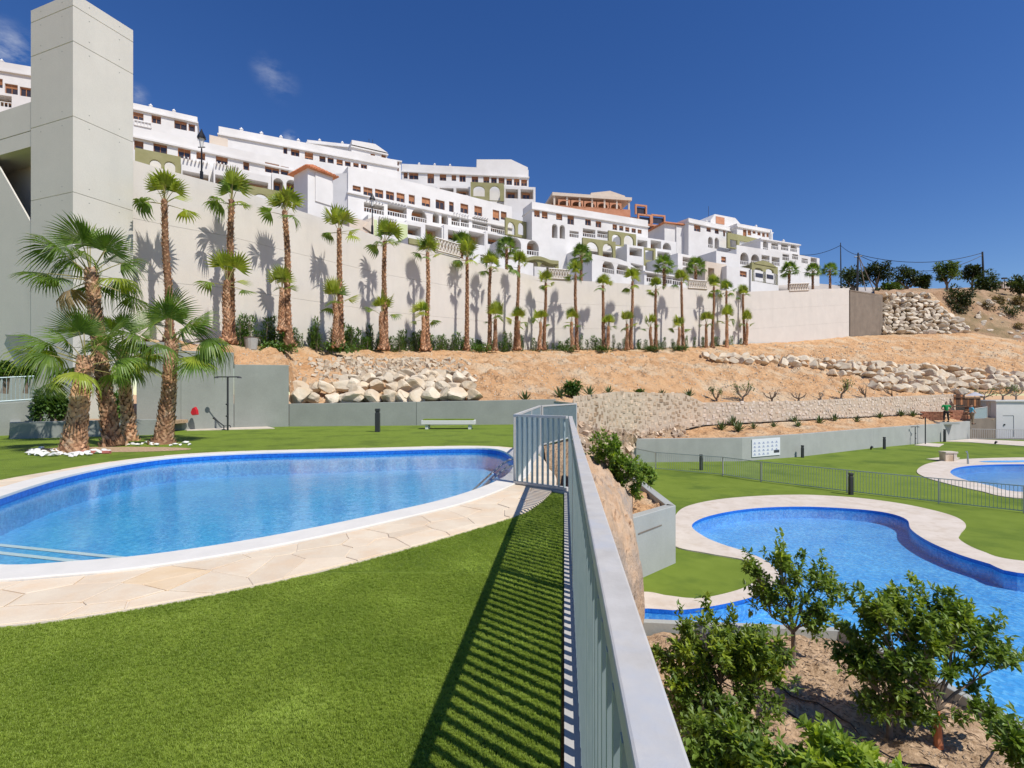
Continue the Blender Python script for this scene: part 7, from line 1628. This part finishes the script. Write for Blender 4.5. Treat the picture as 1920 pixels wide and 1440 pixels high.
# bare-branched young trees above the stone wall
def bare(px, pby, Y, hp, wp, lab, seed, leaves=0, mt_='bushb'):
    rr = random.Random(seed); base = P(px, pby, Y); k = Y/960; H, W = hp*k, wp*k/2; root = empty('young_tree', base, lab, 'tree', 'young trees above the stone wall'); tips = []
    m = MB(); m.tube([V(0, 0, -.3), V(.03, 0, H*.3)], [.10, .075], 7); m.build('trunk', MT['twig'], root, local=True)
    for q in range(5):
        a = rr.uniform(0, 6.28); e = V(math.cos(a)*W*rr.uniform(.6, 1), math.sin(a)*W*.6, H*rr.uniform(.75, 1)); md = V(e.x*.6, e.y*.6, H*.5); m = MB(); m.tube([V(0, 0, H*.28), md, e], [.06, .045, .02], 5)
        for _ in range(3): t2 = md.lerp(e, rr.uniform(.2, .9)); e2 = t2+rvec(rr)*H*.22+V(0, 0, H*.1); m.tube([t2, e2], [.022, .01], 4); tips.append(e2)
        tips.append(e); m.build('limb', MT['twig'], root, local=True)
    if leaves:
        b = MB()
        for _ in range(leaves): t2 = rr.choice(tips)+rvec(rr)*H*.13; leaf_tri(b, t2, rvec(rr), V(0, 0, 1), .2, .09)
        b.build('foliage', MT[mt_], root, local=True)
for i, a in enumerate(((1343, 756, 40.5, 26, 26, 'small leafy young tree at the left end of the long stone wall', 120), (1392, 755, 41, 34, 36, 'young tree with a green tuft second along the long stone wall', 160), (1447, 754, 42, 22, 38, 'bare branched young tree third along the long stone wall', 0), (1497, 753, 43.2, 18, 34, 'bare low forked young tree fourth along the long stone wall', 0), (1538, 752, 44.5, 18, 26, 'bare thin young tree fifth along the long stone wall', 0), (1577, 750, 45.8, 36, 34, 'leafy slanting young tree sixth along the long stone wall', 170), (1622, 748, 47.5, 24, 30, 'bare young tree seventh along the long stone wall', 0), (1672, 745, 49.5, 18, 36, 'bare dark branched tree before the lower boulders', 0), (1845, 752, 54.5, 22, 40, 'leafy young tree above the timber gate', 120), (1880, 750, 55, 26, 46, 'dark leafy young tree above the white pool building', 150), (1905, 750, 55.5, 24, 40, 'leafy young tree at the right edge above the white building', 130))):
    bare(a[0], a[1], a[2], a[3], a[4], a[5], 400+i, a[6])
# plants at the left
for i, (px, Y, w_, h_, lab) in enumerate(((75, 17.6, 30, 62, 'tall leafy shrub at the left in the planter behind the low wall'), (98, 17.9, 26, 60, 'leafy shrub second in the planter behind the low wall'), (118, 18.1, 24, 58, 'leafy shrub beside the front palm trunk in the low planter'), (215, 18.6, 34, 60, 'dark leafy shrub behind the palms in the low planter'), (8, 19.5, 60, 30, 'leafy plant above the railing at the far left'), (48, 19.6, 34, 20, 'low bush behind the railing at the far left'))):
    scrub_tree(lab, px, 790 if i < 4 else 708, Y, w_, h_, MT['hedge'], 500+i, 0, L=.16, n=700, group='planter shrubs at the left', name='shrub')
# planter pot at the wall foot near the second palm
root = empty('plant_pot', P(471, 652, 25.8), 'grey plant pot standing at the foot of the palm row', 'pot')
m = MB(); m.tube([V(0, 0, -.1), V(0, 0, .5), V(0, 0, .52)], [.26, .34, .37], 14); m.build('pot', MT['grey2'], root, local=True)

# ------------------------------------------------------------------ two workmen
def skinned(name, pts, edges, radii, mt_, root, sub=2):
    me = bpy.data.meshes.new(name); me.from_pydata([tuple(p) for p in pts], edges, []); me.materials.append(mt_)
    o = bpy.data.objects.new(name, me); C.objects.link(o); o.parent = root
    sk = o.modifiers.new('skin', 'SKIN'); 
    if not me.skin_vertices: me.skin_vertices.new()
    for i, r__ in enumerate(radii): me.skin_vertices[0].data[i].radius = (r__, r__) if not hasattr(r__, '__len__') else r__
    me.skin_vertices[0].data[0].use_root = True
    s_ = o.modifiers.new('sub', 'SUBSURF'); s_.levels = sub; s_.render_levels = sub; return o
def man(base, h, lab, shirt, trs, lean=0, rz=0, arms='down'):
    root = empty('person', base, lab, 'person'); root.rotation_euler = (0, 0, rz); k = h/1.8
    def q(x, y, z): return Vector((x*k+lean*k*max(0, z-.9), y*k, z*k))
    if arms == 'hip': el, ha = (.36, .08, 1.18), (.16, -.06, 1.02)
    else: el, ha = (.27, -.08, 1.16), (.24, -.22, .95)
    pts = [q(0, 0, .96), q(0, 0, 1.15), q(0, .01, 1.36), q(0, .01, 1.50), q(0, -.02, 1.60), q(0, -.015, 1.70),
           q(.20, 0, 1.42), q(*el), q(*ha), q(-.20, 0, 1.42), q(-el[0], el[1], el[2]), q(-ha[0], ha[1], ha[2]),
           q(.11, 0, .86), q(.13, -.03, .49), q(.15, .02, .08), q(.16, -.14, .03), q(-.11, 0, .86), q(-.14, -.03, .49), q(-.17, .02, .08), q(-.18, -.14, .03)]
    E = [(0, 1), (1, 2), (2, 3), (3, 4), (4, 5), (2, 6), (6, 7), (7, 8), (2, 9), (9, 10), (10, 11), (0, 12), (12, 13), (13, 14), (14, 15), (0, 16), (16, 17), (17, 18), (18, 19)]
    rad = [.13, .125, .14, .055, .09, .08, .062, .045, .035, .062, .045, .035, .085, .06, .042, .035, .085, .06, .042, .035]
    skinned('body', pts, E, [r__*k for r__ in rad], MT['skin'], root)
    skinned('shirt', pts[1:3]+[q(0, .01, 1.44), pts[6], pts[6].lerp(pts[7], .75), pts[9], pts[9].lerp(pts[10], .75), q(0, 0, .98)], [(0, 1), (1, 2), (1, 3), (3, 4), (1, 5), (5, 6), (0, 7)], [r__*k for r__ in (.155, .168, .085, .085, .075, .085, .075, .16)], MT[shirt], root)
    skinned('trousers', [q(0, 0, .97), pts[12], pts[13], q(.15, .02, .13), pts[16], pts[17], q(-.17, .02, .13)], [(0, 1), (1, 2), (2, 3), (0, 4), (4, 5), (5, 6)], [r__*k for r__ in (.15, .105, .082, .07, .105, .082, .07)], MT[trs], root)
    skinned('hair', [q(0, .02, 1.70), q(0, .03, 1.75)], [(0, 1)], [.088*k, .06*k], MT['hair'], root)
    for s in (-1, 1): m = MB(); m.box(q(.155*s, -.07, .035), (.1*k, .27*k, .08*k)); bevel(m.build('shoe', MT['hair'], root, local=True), .02, 2)
    return root
zt_ = CH+(737-790)/960*47.3
man(P(1774, 791, 47.3), (791-752)/960*47.3, 'man in a green shirt and dark trousers standing on the end of the garden wall', 'green', 'trous', rz=R(160), arms='hip')
man(P(1822, 795, 49.6), (795-757)/960*49.6, 'man in a light blue shirt and khaki trousers leaning by the timber gate', 'cyan', 'khaki', lean=.12, rz=R(70))
m = MB(); m.box(P(1774, 793.5, 47.3)+V(0, .2, -.0), (1.8, 1.2, .18)); m.build('wall_ledge', MT['grey2'], lo_w)
bpy.context.view_layer.update()
